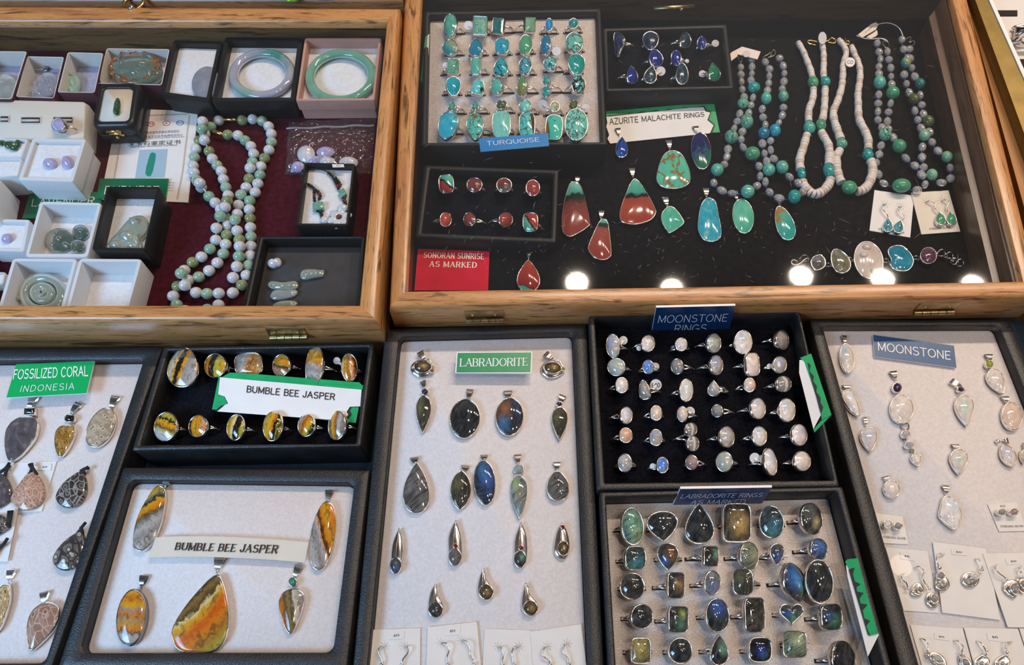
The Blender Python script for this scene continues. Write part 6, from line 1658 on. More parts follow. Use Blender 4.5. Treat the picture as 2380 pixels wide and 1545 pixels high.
t = pendant(cL, [(10, 660), (-20, 690), (-60, 760), (-120, 740), (-110, 660), (-40, 640)], PC2+.0002, 'cdark', 'lowest dark coral pendant on the lower card, mostly out of view', GC, metal=None, thick=.003)
cordtie(t, cL, [([(58, 605), (30, 645), (5, 668), (-10, 665)], [.003, .003, .003, .003])], PC2)
t = pendant(cL, [(592, 112), (622, 140), (634, 240), (600, 322), (540, 372), (470, 376), (420, 332), (415, 282), (460, 205), (530, 145)], LIE, 'cdark', 'dark grey coral teardrop with net lines and black cord', GC, metal=None, thick=.0045)
cordtie(t, cL, [([(662, 88), (625, 92), (598, 105), (612, 130)], [.003, .004, .004, .003]), ([(655, 78), (615, 95), (625, 135)], [.003, .004, .003])], LIE)
t = pendant(cL, [(595, 555), (618, 595), (622, 690), (582, 790), (500, 842), (430, 832), (392, 780), (400, 722), (468, 635), (540, 580)], LIE, 'cring', 'grey coral teardrop with ringed cells against the frame edge', GC, metal=None, thick=.0045)
cordtie(t, cL, [([(634, 490), (605, 525), (590, 550), (575, 565)], [.003, .004, .004, .003]), ([(600, 520), (612, 575)], [.004, .003])], LIE)
pendant(cL, [(55, 940), (72, 960), (74, 1050), (50, 1150), (5, 1262), (-60, 1320), (-110, 1240), (-80, 1080), (0, 970)], LIE, 'ctan', 'tan coral oval pendant cut by the left edge', GC, (88, 880, 34, 32), thick=.0036)
pendant(cL, [(300, 1092), (370, 1074), (432, 1110), (434, 1185), (390, 1285), (310, 1375), (228, 1440), (207, 1395), (196, 1280), (225, 1160)], LIE, 'crose', 'rosy brown pointed coral pendant near the frame bottom', GC, (340, 1042, 34, 36), thick=.0036)

# ------------------------------------------------------------------ bumble bee jasper ring tray
RZ, RPZ = .036, .022
dM = axis(cM, (200, 1000), (2150, 990), RPZ)
birows = [
 [('e', 545, 298, 142, 190, 12, 'j1', -.15, {'R': .009, 'th': .004}), ('o', 845, 280, 102, 116, 10, 'j2', -.5, {'tag': (950, 320, 30, TAGP)}), ('c', 1160, 270, 134, 112, -6, 'j3', -.1, {'R': .0045}), ('o', 1465, 278, 82, 108, 8, 'j4', -.55), ('o', 1775, 290, 82, 204, 5, 'j5', -.5, {'R': .0098}), ('o', 2105, 298, 78, 136, -2, 'j6', .1, {'tag': (1988, 235, 34, TAGP)})],
 [('o', 380, 852, 108, 142, 12, 'k1', -.4, {'R': .009}), ('o', 682, 848, 86, 108, 12, 'k2', -.6), ('o', 1037, 860, 84, 126, 8, 'k3', -.4), ('o', 1388, 848, 94, 144, 8, 'k4', -.2, {'R': .009}), ('o', 1700, 842, 82, 108, 5, 'k5', -.4, {'tag': (1785, 860, 24, TAGP)}), ('o', 1988, 842, 84, 140, 6, 'k6', -.6)]]
ring_rows(cM, birows, dM, RPZ, 'jasper ring tray', 'jasper', 'rings in the bumble bee jasper tray', Rb=.0082, names=['back row', 'front row'])
tray('black velvet ring tray of twelve bumble bee jasper rings', cM, [(362, 102), (2336, 66), (2211, 1036), (66, 1076)], [(408, 138), (2284, 104), (2165, 1008), (142, 1024)], RZ, 0, RPZ, LEATH, VELV)
scz = [RPZ+.0115, RPZ+.0115, RPZ+.0085, RPZ+.0085]
sg, sp, sn = slab('sign_card', cM, [(880, 385), (2236, 462), (2166, 816), (818, 690)], scz, 'white and green BUMBLE BEE JASPER card lying across the ring tray', 'sign', GREENC, .0006)
def onp(G, pts, q, n, off, th, mt, name, parent):
    P = [UP(G(*p), q, n)+n*off for p in pts]
    if (P[1]-P[0]).cross(P[2]-P[1]).dot(n) < 0: P.reverse()
    return mesh(name, loft([[p-n*th for p in P], P], True, True), mt, parent, smooth=False)
onp(cM, [(985, 346), (1200, 358), (2200, 438), (2232, 470), (900, 395)], sp, sn, .0002, .0003, GREENC, 'green_flap', sg)
onp(cM, [(885, 395), (2228, 508), (2215, 668), (2128, 670), (2110, 705), (2128, 740), (2080, 800), (845, 706), (905, 655), (950, 655), (965, 640), (930, 565), (882, 555)], sp, sn, .0004, .0003, INK, 'black_zigzag', sg)
wpn = onp(cM, [(895, 392), (2222, 508), (2210, 664), (2112, 668), (2082, 716), (2098, 740), (2060, 798), (870, 712), (945, 650), (972, 638), (940, 572), (880, 552)], sp, sn, .0007, .0003, PAPER, 'white_panel', sg)
put_text(wpn, cM.q([(1150, 472), (1972, 546), (1966, 602), (1144, 528)]), sp+sn*.0008, sn, 'BUMBLE BEE JASPER', 'stroke', INK, .15)

# ------------------------------------------------------------------ bumble bee jasper pendant frame
tray('black display frame of bumble bee jasper pendants', cN, [(444, 18), (2312, 38), (2138, 1560), (-62, 1560)], [(490, 114), (2196, 136), (2034, 1422), (112, 1426)], TZ, 0, PADZ, LEATH, FIBRE, corner=.005, glassz=GZ, name='glazed_tray', cat='display frame', padname='fibre_pad')
GJ = 'bumble bee jasper pendants in the frame'
pendant(cN, [(730, 155), (762, 185), (766, 250), (752, 340), (722, 470), (655, 600), (580, 655), (530, 635), (515, 570), (545, 420), (605, 285), (680, 175)], LIE, 'p1', 'long oval orange and grey jasper pendant at upper left', GJ, (775, 148, 30, 30), thick=.0038, rim=.0006)
pendant(cN, [(1998, 275), (2040, 318), (2057, 440), (2035, 620), (1975, 765), (1918, 798), (1872, 760), (1853, 650), (1870, 500), (1910, 370), (1955, 292)], LIE, 'p2', 'long oval jasper pendant half grey half orange at right', GJ, (2008, 230, 32, 34), thick=.0034, rim=.0006)
pendant(cN, ('o', 505, 1155, 112, 218, 8), LIE, 'p3', 'oval orange jasper pendant in dark metal at lower left', GJ, (602, 878, 36, 32), metal=DSILVER, thick=.0044, rim=.0006)
pendant(cN, [(1160, 828), (1195, 870), (1228, 990), (1247, 1150), (1228, 1300), (1150, 1400), (1050, 1424), (920, 1424), (840, 1380), (810, 1270), (848, 1170), (950, 1025), (1085, 875)], LIE, 'p4', 'largest fiery orange jasper drop pendant in the middle', GJ, (1178, 740, 46, 50), thick=.0036, rim=.0006)
pendant(cN, [(1740, 934), (1798, 956), (1817, 1010), (1795, 1120), (1745, 1240), (1710, 1282), (1672, 1240), (1632, 1120), (1624, 1030), (1660, 962)], LIE, 'p5', 'small pointed jasper pendant topped by a green bead', GJ, (1766, 806, 36, 34), [('o', 1730, 888, 34, 36, 0, 'jgrn')], thick=.0034, rim=.0006)
# curved paper label
lz = PADZ+.0046
lt = [(692, 549), (800, 543), (920, 541), (1060, 541), (1200, 544), (1340, 550), (1480, 557), (1620, 566), (1740, 576), (1848, 586)]
lbm = [(630, 704), (750, 699), (890, 696), (1040, 697), (1190, 700), (1340, 706), (1480, 713), (1600, 721), (1710, 730), (1820, 741)]
A_ = [U(cN(*p), lz+.0006*math.sin(PI*i/9)) for i, p in enumerate(lt)]
B_ = [U(cN(*p), lz+.0006*math.sin(PI*i/9)) for i, p in enumerate(lbm)]
lab_ = thing('paper_label', 'cream paper strip printed BUMBLE BEE JASPER in the pendant frame', 'label', cen(A_+B_)-V((0, 0, .003)))
dn = V((0, 0, -.0004))
mesh('paper_strip', loft([A_, B_, [p+dn for p in B_], [p+dn for p in A_]], closed=False), PAPERC, lab_, smooth=False)
put_text(lab_, cN.q([(852, 592), (1622, 612), (1606, 668), (838, 642)]), U(cN(1200, 620), lz+.0008), ZH, 'BUMBLE BEE JASPER', 'serif', INK, .22, gap=.14)

# ------------------------------------------------------------------ labradorite pendant frame
tray('black display frame of labradorite pendants in the front middle', cZ, [(895, 764), (1364, 752), (1406, 1590), (816, 1590)], [(928, 782), (1331, 772), (1368, 1578), (852, 1578)], TZ, 0, PADZ, LEATH, FIBRE, corner=.004, glassz=GZ, name='glazed_tray', cat='display frame', padname='fibre_pad')
sg, sp, sn = slab('sign', cO, [(818, 300), (1495, 296), (1488, 492), (803, 488)], GZ+.0016, 'green LABRADORITE sign with white border', 'sign', WHITEP, .0014, WHITEP)
gr = onp(cO, [(826, 310), (1486, 305), (1478, 482), (814, 484)], sp, sn, .0002, .0002, GREENP, 'green_face', sg)
put_text(gr, cO.q([(852, 364), (1452, 356), (1450, 424), (848, 430)]), sp+sn*.0002, sn, 'LABRADORITE', 'serif', ENGR, .15, gap=.08)
GL = 'labradorite pendants in the front middle frame'
for (x, k2, lb, mir) in ((505, 'garo', 'ornate oval labradorite pendant with orange garnet, top left of frame', 1), (1672, 'peri', 'ornate oval labradorite pendant with green peridot, top right of frame', 1)):
    y = 432 if x < 900 else 442
    t = pendant(cO, ('o', x+5, y, 84, 56, -2 if x < 900 else 4), LIE+.0012, 'lamb', lb, GL, (x+3 if x < 900 else x-30, y-95, 30, 34), [('o', x+90 if x < 900 else x+98, y+34 if x < 900 else y+8, 20, 20, 0, k2)], thick=.0026, dome=.0026)
    mesh('frame_plate', loft([[U(p, LIE+h) for p in outl(cO, 'o', x, y+16, a, b, 0, 30)[0]] for a, b, h in ((98, 74, .0001), (104, 80, .0008), (98, 74, .0016), (60, 40, .0016))], True, True), SILVER, t)
    for pts in ([(x+40, y-60), (x+70, y-66), (x+78, y-40), (x+98, y-10), (x+112, y+10), (x+104, y+36)], [(x-60, y+70), (x-20, y+92), (x+40, y+84), (x+90, y+56)]):
        mesh('wire_scroll', tube(spline([U(cO(*p), LIE+.0016) for p in pts], 6), .0004, 6), SILVER, t)
pendant(cO, ('q', 517, 858, 74, 170, 3), LIE, 'lbr', 'slender pointed labradorite pendant with a round amethyst, upper left', GL, (520, 594, 28, 30), [('o', 531, 658, 34, 30, 0, 'amet')])
pendant(cO, ('o', 889, 897, 136, 178, 6), LIE, 'l00', 'big dark oval labradorite pendant left of centre', GL, (932, 680, 34, 34))
pendant(cO, ('o', 1291, 880, 126, 172, 4), LIE, 'lib', 'big oval labradorite pendant with blue and orange sheets', GL, (1278, 684, 30, 44))
pendant(cO, ('q', 1741, 940, 77, 150, 1), LIE, 'lbr', 'pointed labradorite pendant with a small amethyst, upper right', GL, (1756, 725, 26, 36), [('o', 1736, 766, 30, 24, 0, 'amet')])
pendant(cP, ('p', 360, 285, 104, 182, 1), LIE, 'lgry', 'long teardrop grey brown labradorite pendant at left', GL, (348, 94, 22, 32))
pendant(cP, ('m', 675, 300, 74, 142, 3), LIE, 'lbr', 'pointed marquise olive labradorite pendant beside the blue oval', GL, (706, 150, 18, 32))
pendant(cP, ('o', 845, 248, 78, 162, -4), LIE+.0001, 'lstr', 'tall oval labradorite pendant with blue bands', GL, (842, 72, 18, 30))
pendant(cP, ('q', 1090, 348, 64, 158, -1), LIE, 'lrai', 'slender rainbow sheen labradorite pendant with square topaz', GL, (1082, 82, 30, 28), [('r', 1088, 153, 36, 28, 0, 'topz')])
pendant(cP, ('e', 1366, 272, 80, 108, -3), LIE, 'lgry', 'small egg shaped misty labradorite pendant at right', GL, (1360, 132, 26, 28))
def leaf(G, pts, st, key, acc, label):
    px, un = outl(G, pts, 0, 0, 0, 0)
    q = V((0, 0, LIE+.002))
    P = [UP(p, q, ZH) for p in px]
    c = cen(P)
    t = thing('pendant', label, 'pendant', (c.x, c.y, LIE), GL)
    mesh('silver_body', loft([[c+(p-c)*r+V((0, 0, h)) for p in P] for r, h in ((.94, -.002), (1, -.0012), (.98, -.0002), (.86, .0008), (.6, .0012), (.2, .0013))], True, True), SILVER, t)
    ax0, ax1 = max(P, key=lambda p: p.y), min(P, key=lambda p: p.y)
    mesh('ridge', tube(spline([ax0+V((0, 0, .0002)), ax0.lerp(ax1, .35)+V((-.0008, 0, .0014)), ax0.lerp(ax1, .7)+V((-.0012, 0, .0014))], 6), .0005, 6), SILVER, t)
    p2, u2 = outl(G, *st)
    head(t, p2, u2, V((0, 0, LIE+.0036)), ZH, M(key), .003, .0022, .0006, SILVER)
    for (x, y, r) in acc:
        p3, u3 = outl(G, 'o', x, y, r, r, 0, 16)
        head(t, p3, u3, V((0, 0, LIE+.0038)), ZH, M('garn'), .002, .001, .0004, SILVER, 'accent_stone', 'accent_setting')
leaf(cP, [(238, 573), (262, 640), (270, 720), (262, 800), (240, 890), (200, 895), (182, 800), (185, 720), (200, 650)], ('o', 213, 836, 42, 62, 4), 'lbp', (), 'silver leaf pendant with one labradorite at its foot, no garnet')
leaf(cP, [(642, 517), (672, 590), (688, 680), (684, 790), (650, 836), (610, 830), (588, 740), (585, 640), (605, 570)], ('o', 635, 777, 48, 64, 0), 'lgry', [(638, 698, 19)], 'silver leaf pendant with garnet and misty grey labradorite')
leaf(cP, [(1105, 532), (1138, 590), (1152, 680), (1148, 790), (1118, 848), (1078, 845), (1054, 750), (1056, 650), (1078, 580)], ('o', 1098, 792, 45, 64, 0), 'lgc', [(1104, 710, 20)], 'silver leaf pendant with garnet and green flashing labradorite')
leaf(cP, [(1395, 535), (1425, 570), (1448, 650), (1450, 730), (1420, 792), (1378, 795), (1338, 750), (1338, 670), (1362, 580)], ('o', 1405, 715, 42, 56, 0), 'lamb', [(1401, 563, 17)], 'teardrop silver pendant with garnet at top and amber labradorite')
leaf(cP, [(490, 970), (508, 990), (515, 1040), (550, 1110), (550, 1180), (500, 1215), (450, 1180), (443, 1110), (460, 1020)], ('o', 497, 1152, 54, 57, 0), 'l0', (), 'comma shaped silver pendant with dark labradorite, left of three')
leaf(cP, [(834, 858), (850, 885), (865, 940), (905, 1000), (905, 1055), (870, 1092), (815, 1078), (792, 1010), (805, 920)], ('o', 857, 1026, 53, 57, 0), 'lamb', (), 'comma shaped silver pendant with amber labradorite, top of three')
leaf(cP, [(1138, 962), (1160, 985), (1170, 1040), (1220, 1100), (1222, 1165), (1170, 1205), (1112, 1165), (1106, 1090), (1118, 1010)], ('o', 1172, 1140, 54, 57, 0), 'lamb', (), 'comma shaped silver pendant with golden labradorite, right of three')
GE = 'carded earrings at the foot of the labradorite frame'
for (q, pl, hk, lb) in (
  ([(38, 1295), (388, 1282), (386, 1590), (8, 1590)], [(166, 1315), (275, 1300), (272, 1358), (162, 1366)], [([(135, 1410), (105, 1418), (90, 1450), (118, 1510), (120, 1560)], 115), ([(275, 1408), (300, 1420), (298, 1460), (262, 1510), (258, 1560)], 258)], 'leftmost white earring card with price label in labradorite frame'),
  ([(440, 1276), (790, 1238), (822, 1590), (430, 1590)], [(566, 1278), (672, 1268), (672, 1328), (562, 1338)], [([(535, 1388), (575, 1392), (596, 1430), (578, 1490), (585, 1545)], 588), ([(680, 1370), (715, 1376), (742, 1420), (742, 1465), (765, 1510)], 770)], 'second white earring card with price label in labradorite frame'),
  ([(846, 1286), (1172, 1298), (1192, 1590), (830, 1590)], None, [([(940, 1412), (968, 1425), (980, 1470), (970, 1520), (975, 1560)], 975), ([(1090, 1412), (1060, 1415), (1040, 1450), (1045, 1500), (1060, 1560)], 1058)], 'third earring card without label in labradorite frame'),
  ([(1168, 1308), (1530, 1254), (1575, 1590), (1192, 1590)], None, [([(1290, 1412), (1262, 1430), (1258, 1475), (1300, 1510), (1312, 1560)], 1314), ([(1430, 1392), (1408, 1410), (1405, 1455), (1435, 1495), (1445, 1560)], 1446)], 'rightmost earring card in labradorite frame')):
    w0 = lb.split()[0]
    cd, q0, n0 = slab('earring_card', cP, q, LIE+.0006 + (.0006 if w0 in ('second', 'rightmost') else 0), lb, 'earring card', PAPER, .0005, group=GE)
    if pl: tagcard(cP, pl, q0.z+.0004, cd, '$55')
    pin_marks(cd, cP, [h[0][0] for h in hk], q0.z+.0001, 38)
    for i, (pts, xx) in enumerate(hk):
        earring(cP, ('p', xx+6, 1608, 26, 40, 0), 'l0', pts, q0.z, f'dangling silver earring, {"left" if i == 0 else "right"} wire on the {w0} labradorite earring card', 'earrings in the labradorite frame', extra=[(xx, 1540, 14)])
# ------------------------------------------------------------------ moonstone ring tray
QRZ, QPZ = .040, .0235
dQ = axis(cQ, (160, 1440), (1960, 1400), QPZ)
mrows = [
 [('o', 222, 357, 57, 100, -3, 'mcb', -.5, {'tag': (305, 312, 34), 'word': 'tall oval'}), ('o', 503, 336, 56, 70, 3, 'mw', .4, {'tag': (430, 375, 20)}), ('o', 767, 344, 52, 56, 0, 'mw', 0, {'word': 'filigree banded oval', 'wide': 1}), ('o', 1030, 334, 57, 80, -2, 'mg', .7), ('o', 1262, 326, 75, 98, 0, 'mr', .25, {'word': 'large oval'}), ('o', 1575, 308, 52, 84, -8, 'mgy', 1.0)],
 [('o', 248, 524, 74, 74, 0, 'mg', -.5, {'word': 'large round'}), ('o', 503, 524, 48, 58, 0, 'mbb', -.2, {'tag': (562, 520, 30), 'tn': .8, 'word': 'little round'}), ('o', 733, 520, 50, 66, 0, 'mgy', -.75), ('o', 1050, 510, 52, 82, -4, 'mcb', .7), ('c', 1338, 504, 56, 98, -4, 'mw', .75, {'word': 'tall oblong'}), ('o', 1555, 506, 57, 70, 0, 'mcb', .4, {'tag': (1472, 520, 22)})],
 [('o', 293, 670, 54, 66, 0, 'mw', .2, {'word': 'plain oval'}), ('t', 470, 706, 46, 82, -8, 'mgy', -.7, {'tag': (565, 668, 46), 'tt': '140', 'word': 'half moon'}), ('o', 808, 710, 57, 94, 0, 'mgn', .3), ('p', 1025, 694, 56, 66, 0, 'mc', -.55, {'wide': 1}), ('o', 1313, 668, 50, 60, 0, 'mpk', .1), ('o', 1588, 660, 60, 68, -6, 'mce', .6)],
 [('o', 330, 910, 50, 72, 0, 'mb', .65), ('o', 567, 892, 50, 64, 0, 'mpk', .1), ('o', 775, 900, 45, 66, 0, 'mpk', -.6, {'tag': (838, 880, 38)}), ('o', 1052, 874, 48, 54, 0, 'mgy', -.75, {'word': 'small round'}), ('o', 1382, 856, 60, 88, -6, 'mr', .75), ('o', 1612, 868, 68, 98, -4, 'mr', .45)],
 [('o', 325, 1070, 55, 64, 0, 'mp', .2), ('o', 565, 1088, 54, 70, 0, 'mcb', 0), ('o', 855, 1078, 48, 118, 0, 'mce', .6, {'two': [('o', 847, 1022, 48, 56, 0), ('o', 862, 1135, 48, 64, 0)], 'word': 'double stone'}), ('o', 1133, 1082, 60, 88, -6, 'mc', .65), ('o', 1393, 1076, 60, 82, -4, 'mr', .45), ('o', 1712, 1066, 62, 92, -6, 'mb', .7)],
 [('o', 318, 1290, 60, 76, 0, 'mc', -.2), ('o', 617, 1308, 50, 68, 0, 'mbb', .2, {'tag': (540, 1318, 24)}), ('o', 850, 1285, 53, 62, 0, 'mbr', -.5), ('o', 1110, 1280, 70, 84, 0, 'mg', -.5, {'word': 'large round'}), ('o', 1480, 1282, 50, 116, -10, 'mb', .75, {'tag': (1355, 1252, 42), 'word': 'tall slanted oval'}), ('o', 1735, 1275, 67, 84, -8, 'mw', .65)]]
ring_rows(cQ, mrows, dQ, QPZ, 'moonstone tray', 'moonstone', 'rings in the moonstone ring tray', Rb=.0078)
tray('black velvet tray of thirty-six moonstone rings', cQ, [(28, 118), (1716, 84), (2030, 1478), (98, 1506)], [(76, 132), (1692, 98), (1984, 1426), (156, 1450)], QRZ, 0, QPZ, LEATH, VELV)
sg, sp, sn = slab('sign', cQ, [(568, 50), (1200, 35), (1140, 268), (524, 286)], [.057, .057, .0131, .0131], 'navy MOONSTONE RINGS sign standing at the back of ring tray', 'sign', NAVYP, .0016, WHITEP)
put_text(sg, cQ.q([(592, 112), (1140, 100), (1128, 156), (580, 168)]), sp, sn, 'MOONSTONE', 'stroke', ENGR, .09)
put_text(sg, cQ.q([(722, 188), (974, 182), (960, 240), (708, 246)]), sp, sn, 'RINGS', 'stroke', ENGR, .09)
def wedge_card(G, label, white, green, zig, fold, zb, zt, txt=True):
    """folded business card leaning in the gap at the side of a ring tray"""
    q = U(G(*white[1]), zb)
    a, b = U(G(*white[0]), zt), U(G(*white[2]), zb)
    e = (U(G(*white[0]), zt)-U(G(*white[-1]), zt))
    n = V((-.30, -.08, .92)).normalized()
    p0 = U(G(*white[0]), zt+.005)
    t = thing('folded_card', label, 'card', cen([UP(G(*p), p0, n) for p in white])-V((0, 0, .004)))
    w_ = onp(G, white, p0, n, 0, .0004, PAPER, 'white_leaf', t)
    g_ = onp(G, green, p0, n, .0003, .0004, GREENC, 'green_leaf', t)
    onp(G, zig, p0, n, .0006, .0003, INK, 'black_scallop', t)
    onp(G, fold, p0, n, -.0005, .0004, GREENC if txt else PAPER, 'folded_corner', t)
    return t, w_, p0, n
zig = [(1752, 470)]
for i in range(5):
    x0, y0 = 1762+i*27, 480+i*90
    zig += [(x0+22, y0+8), (x0+10, y0+44), (x0+50, y0+84)]
zig += [(1885, 905)] + [(1885-i*27-16, 880-i*90) for i in range(5)]
wc, wl, p0, n_ = wedge_card(cQ, 'folded green and white card at right side of moonstone ring tray', [(1710, 470), (1752, 462), (1890, 890), (1822, 1020), (1708, 570)], [(1714, 452), (1804, 418), (1966, 906), (1888, 948), (1878, 860), (1750, 480)], [(1775, 490), (1800, 510), (1790, 560), (1825, 600), (1818, 640), (1850, 680), (1845, 725), (1875, 765), (1880, 815), (1900, 845), (1884, 905), (1868, 850)], [(1888, 946), (1966, 906), (1830, 1046), (1822, 1022)], QPZ, QRZ-.002)
for i, s in enumerate(('fine silver jewelry', 'hours and address', 'thank you for stopping')):
    pass
# ------------------------------------------------------------------ labradorite ring tray
dR = axis(cR, (200, 1130), (1900, 1100), QPZ)
lrows = [
 [('o', 320, 402, 94, 158, -5, 'lg', .25, {'R': .009}), ('q', 568, 402, 142, 128, -4, 'l00', 0, {'word': 'broad pear shaped'}), ('p', 872, 380, 132, 172, -2, 'l00', -.1, {'word': 'large teardrop'}), ('r', 1180, 372, 118, 164, 0, 'lgo', .1, {'word': 'large oblong'}), ('o', 1467, 366, 104, 138, -5, 'lt', -.3), ('o', 1800, 340, 90, 134, -10, 'lw', .5)],
 [('c', 345, 664, 88, 102, 0, 'lt', .3), ('q', 612, 652, 98, 114, 0, 'lo', -.2), ('r', 970, 648, 62, 88, 0, 'lgc', .75), ('o', 1285, 644, 78, 118, -5, 'lp', .6), ('q', 1512, 634, 66, 94, 0, 'lbp', .2, {'tag': (1600, 640, 26)}), ('o', 1860, 588, 70, 90, -12, 'lbs', .6)],
 [('o', 318, 896, 105, 114, 0, 'l0', -.1, {'word': 'round'}), ('r', 680, 888, 72, 110, 0, 'lbo', .55), ('o', 980, 868, 70, 104, 0, 'lbl', .4), ('c', 1232, 860, 87, 112, 0, 'lbr', -.5), ('m', 1660, 865, 92, 172, -14, 'lbv', .75, {'word': 'large marquise'}), ('o', 1862, 858, 117, 188, -6, 'l00', 0, {'word': 'very large oval', 'R': .0085})],
 [('o', 398, 1146, 94, 106, 0, 'l00', .35, {'word': 'round'}), ('r', 700, 1168, 84, 110, 0, 'lgp', .5), ('o', 1022, 1136, 100, 144, -4, 'lbt', .25, {'word': 'large oval'}), ('r', 1330, 1132, 84, 146, -2, 'l0', .45, {'word': 'tall rectangular'}), ('h', 1632, 1132, 104, 94, 0, 'lgb', 0), ('c', 1965, 1150, 88, 110, -5, 'lgb', .55)],
 [('r', 390, 1428, 84, 110, 0, 'lgy', .1), ('o', 715, 1428, 102, 112, 0, 'l00', 0, {'word': 'round'}), ('p', 1037, 1424, 84, 132, 0, 'lgc', .15), ('c', 1375, 1420, 97, 108, 0, 'lbc', .1), ('r', 1660, 1372, 100, 112, 0, 'lcg', -.35, {'tag': (1770, 1400, 26)}), ('o', 2065, 1500, 98, 158, -10, 'l00', .65, {'word': 'tall slanted oval'})]]
slots = []
ring_rows(cR, lrows, dR, QPZ, 'labradorite tray', 'labradorite', 'rings in the labradorite ring tray', slots, Rb=.0082)
tray('black tray with grey foam pad of labradorite rings', cZ, [(1394, 1143), (1958, 1130), (2086, 1600), (1418, 1600)], [(1408, 1155), (1946, 1142), (2066, 1592), (1434, 1592)], QRZ, 0, QPZ, LEATH, FOAM, slots=slots, d=dR)
sg, sp, sn = slab('sign', cR, [(716, 92), (1472, 80), (1366, 246), (640, 258)], [.051, .051, .016, .016], 'navy LABRADORITE RINGS AS MARKED sign at the tray back', 'sign', NAVYP, .0016, WHITEP)
put_text(sg, cR.q([(735, 134), (1402, 122), (1382, 154), (712, 166)]), sp, sn, 'LABRADORITE RINGS', 'stroke', ENGR, .1)
put_text(sg, cR.q([(815, 184), (1262, 176), (1240, 208), (795, 215)]), sp, sn, 'AS MARKED', 'stroke', ENGR, .1)
wedge_card(cT, 'folded green and white card at right side of labradorite ring tray', [(676, 700), (705, 715), (870, 1300), (862, 1475), (690, 800)], [(668, 672), (690, 652), (775, 642), (858, 960), (948, 1280), (868, 1300), (700, 730)], [(750, 722), (735, 780), (752, 840), (800, 862), (765, 890), (770, 925), (825, 936), (790, 985), (800, 1025), (858, 1035), (818, 1085), (830, 1150), (880, 1172), (848, 1215), (870, 1275), (885, 1290), (862, 1290), (700, 740), (720, 730)], [(866, 1302), (948, 1276), (955, 1290), (860, 1480)], QPZ, QRZ-.002, False)

# ------------------------------------------------------------------ moonstone pendant frame
tray('black display frame of moonstone pendants and earrings at lower right', cZ, [(1881, 742), (2348, 742), (2705, 1600), (2105, 1600)], [(1912, 757), (2321, 756), (2660, 1600), (2152, 1600)], TZ, 0, PADZ, LEATH, FIBRE, corner=.003, glassz=GZ, name='glazed_tray', cat='display frame', padname='fibre_pad')
sg, sp, sn = slab('sign', cS, [(992, 140), (1682, 232), (1704, 420), (1002, 325)], PADZ+.0022, 'blue MOONSTONE sign tilted inside the pendant frame', 'sign', DENIM, .0014, WHITEP)
put_text(sg, cS.q([(1030, 205), (1646, 285), (1650, 352), (1034, 272)]), sp, sn, 'MOONSTONE', 'stroke', ENGR, .13)
GM = 'moonstone pendants in the lower right frame'
pendant(cS, ('o', 768, 337, 60, 128, -8), LIE, 'mr', 'oblong milky moonstone pendant at the upper left of frame', GM, (737, 185, 30, 24))
pendant(cS, [(745, 612), (800, 615), (848, 690), (878, 805), (862, 830), (800, 790), (745, 712), (722, 650)], LIE, 'mop', 'half leaf mother of pearl pendant with tube bail at left', GM, (757, 594, 16, 42))
pendant(cS, ('q', 958, 1035, 76, 108, -8), LIE, 'mb', 'pointed white moonstone pendant at left, below the half leaf', GM, (915, 882, 32, 18))
t = pendant(cS, ('o', 1236, 772, 100, 126, -4), LIE, 'mw', 'large oval moonstone pendant with amethyst and dangling chain of stones', GM, (1160, 488, 32, 34), [('o', 1197, 592, 42, 44, 0, 'amet'), ('o', 1268, 988, 38, 36, 0, 'mc'), ('o', 1300, 1082, 40, 34, 0, 'mcb'), ('q', 1364, 1208, 46, 60, -20, 'mw')])
for (x, y, rx, ry) in ((1266, 925, 36, 28), (1262, 1030, 14, 16), (1325, 1136, 14, 16)):
    link(t, cS, x, y, rx, ry, LIE+.0012, .0004)
pendant(cS, ('q', 1778, 785, 86, 134, -8), LIE, 'mgn', 'pointed pearly blue moonstone pendant with small amethyst', GM, (1696, 575, 38, 32), [('o', 1740, 606, 32, 26, 0, 'amet')])
pendant(cS, ('q', 2052, 538, 74, 118, -28), LIE, 'mw', 'slanted white moonstone pendant with yellow green peridot', GM, (1972, 338, 24, 34), [('o', 1986, 392, 36, 32, 0, 'peri')])
pendant(cS, ('o', 2180, 832, 86, 122, -10), LIE, 'mpk', 'oval peach white moonstone pendant at the right side', GM, (2110, 697, 24, 36))
pendant(cS, ('m', 2150, 1168, 62, 106, -28), LIE, 'mb', 'slanted crescent moonstone pendant with a silver ball at right', GM, (2116, 1052, 20, 28), [('o', 2055, 1050, 20, 20, 0, 'silver')])
pendant(cS, ('q', 1727, 1224, 82, 112, -2), LIE, 'mgn', 'pointed greenish white moonstone pendant in the frame middle', GM, (1684, 1106, 24, 34))
pendant(cS, ('o', 1150, 1458, 68, 80, -20), LIE, 'mw', 'small plain oval moonstone pendant at lower left of frame', GM, (1094, 1380, 26, 26))
pendant(cS, ('q', 2285, 1180, 34, 60, 0), LIE, 'mpk', 'small moonstone pendant cut off by the right edge', GM, (2276, 1100, 22, 20))
pendant(cT, [(1508, 118), (1580, 140), (1652, 250), (1642, 330), (1608, 402), (1530, 360), (1468, 290), (1476, 215)], LIE, 'mop', 'kite shaped pearly moonstone pendant near the stud cards', GM, (1508, 66, 32, 30))
GS = 'stud earrings on small cards'
def stud(x, y, a, b, key, z, lb):
    pendant(cT, ('o', x, y, a, b, 0), z+.0008, key, lb, GS, None, thick=.0034, dome=.0016, rim=.0006, cat='earring', name='stud_earring')
cd, q0, n0 = slab('earring_card', cT, [(925, 262), (1155, 290), (1208, 526), (985, 515)], LIE+.0005, 'small white STERLING SILVER card with moonstone studs at left edge', 'earring card', PAPER, .0004)
put_text(cd, cT.q([(990, 452), (1180, 468), (1182, 488), (994, 472)]), q0, n0, 'STERLING SILVER', 'font', INKG)
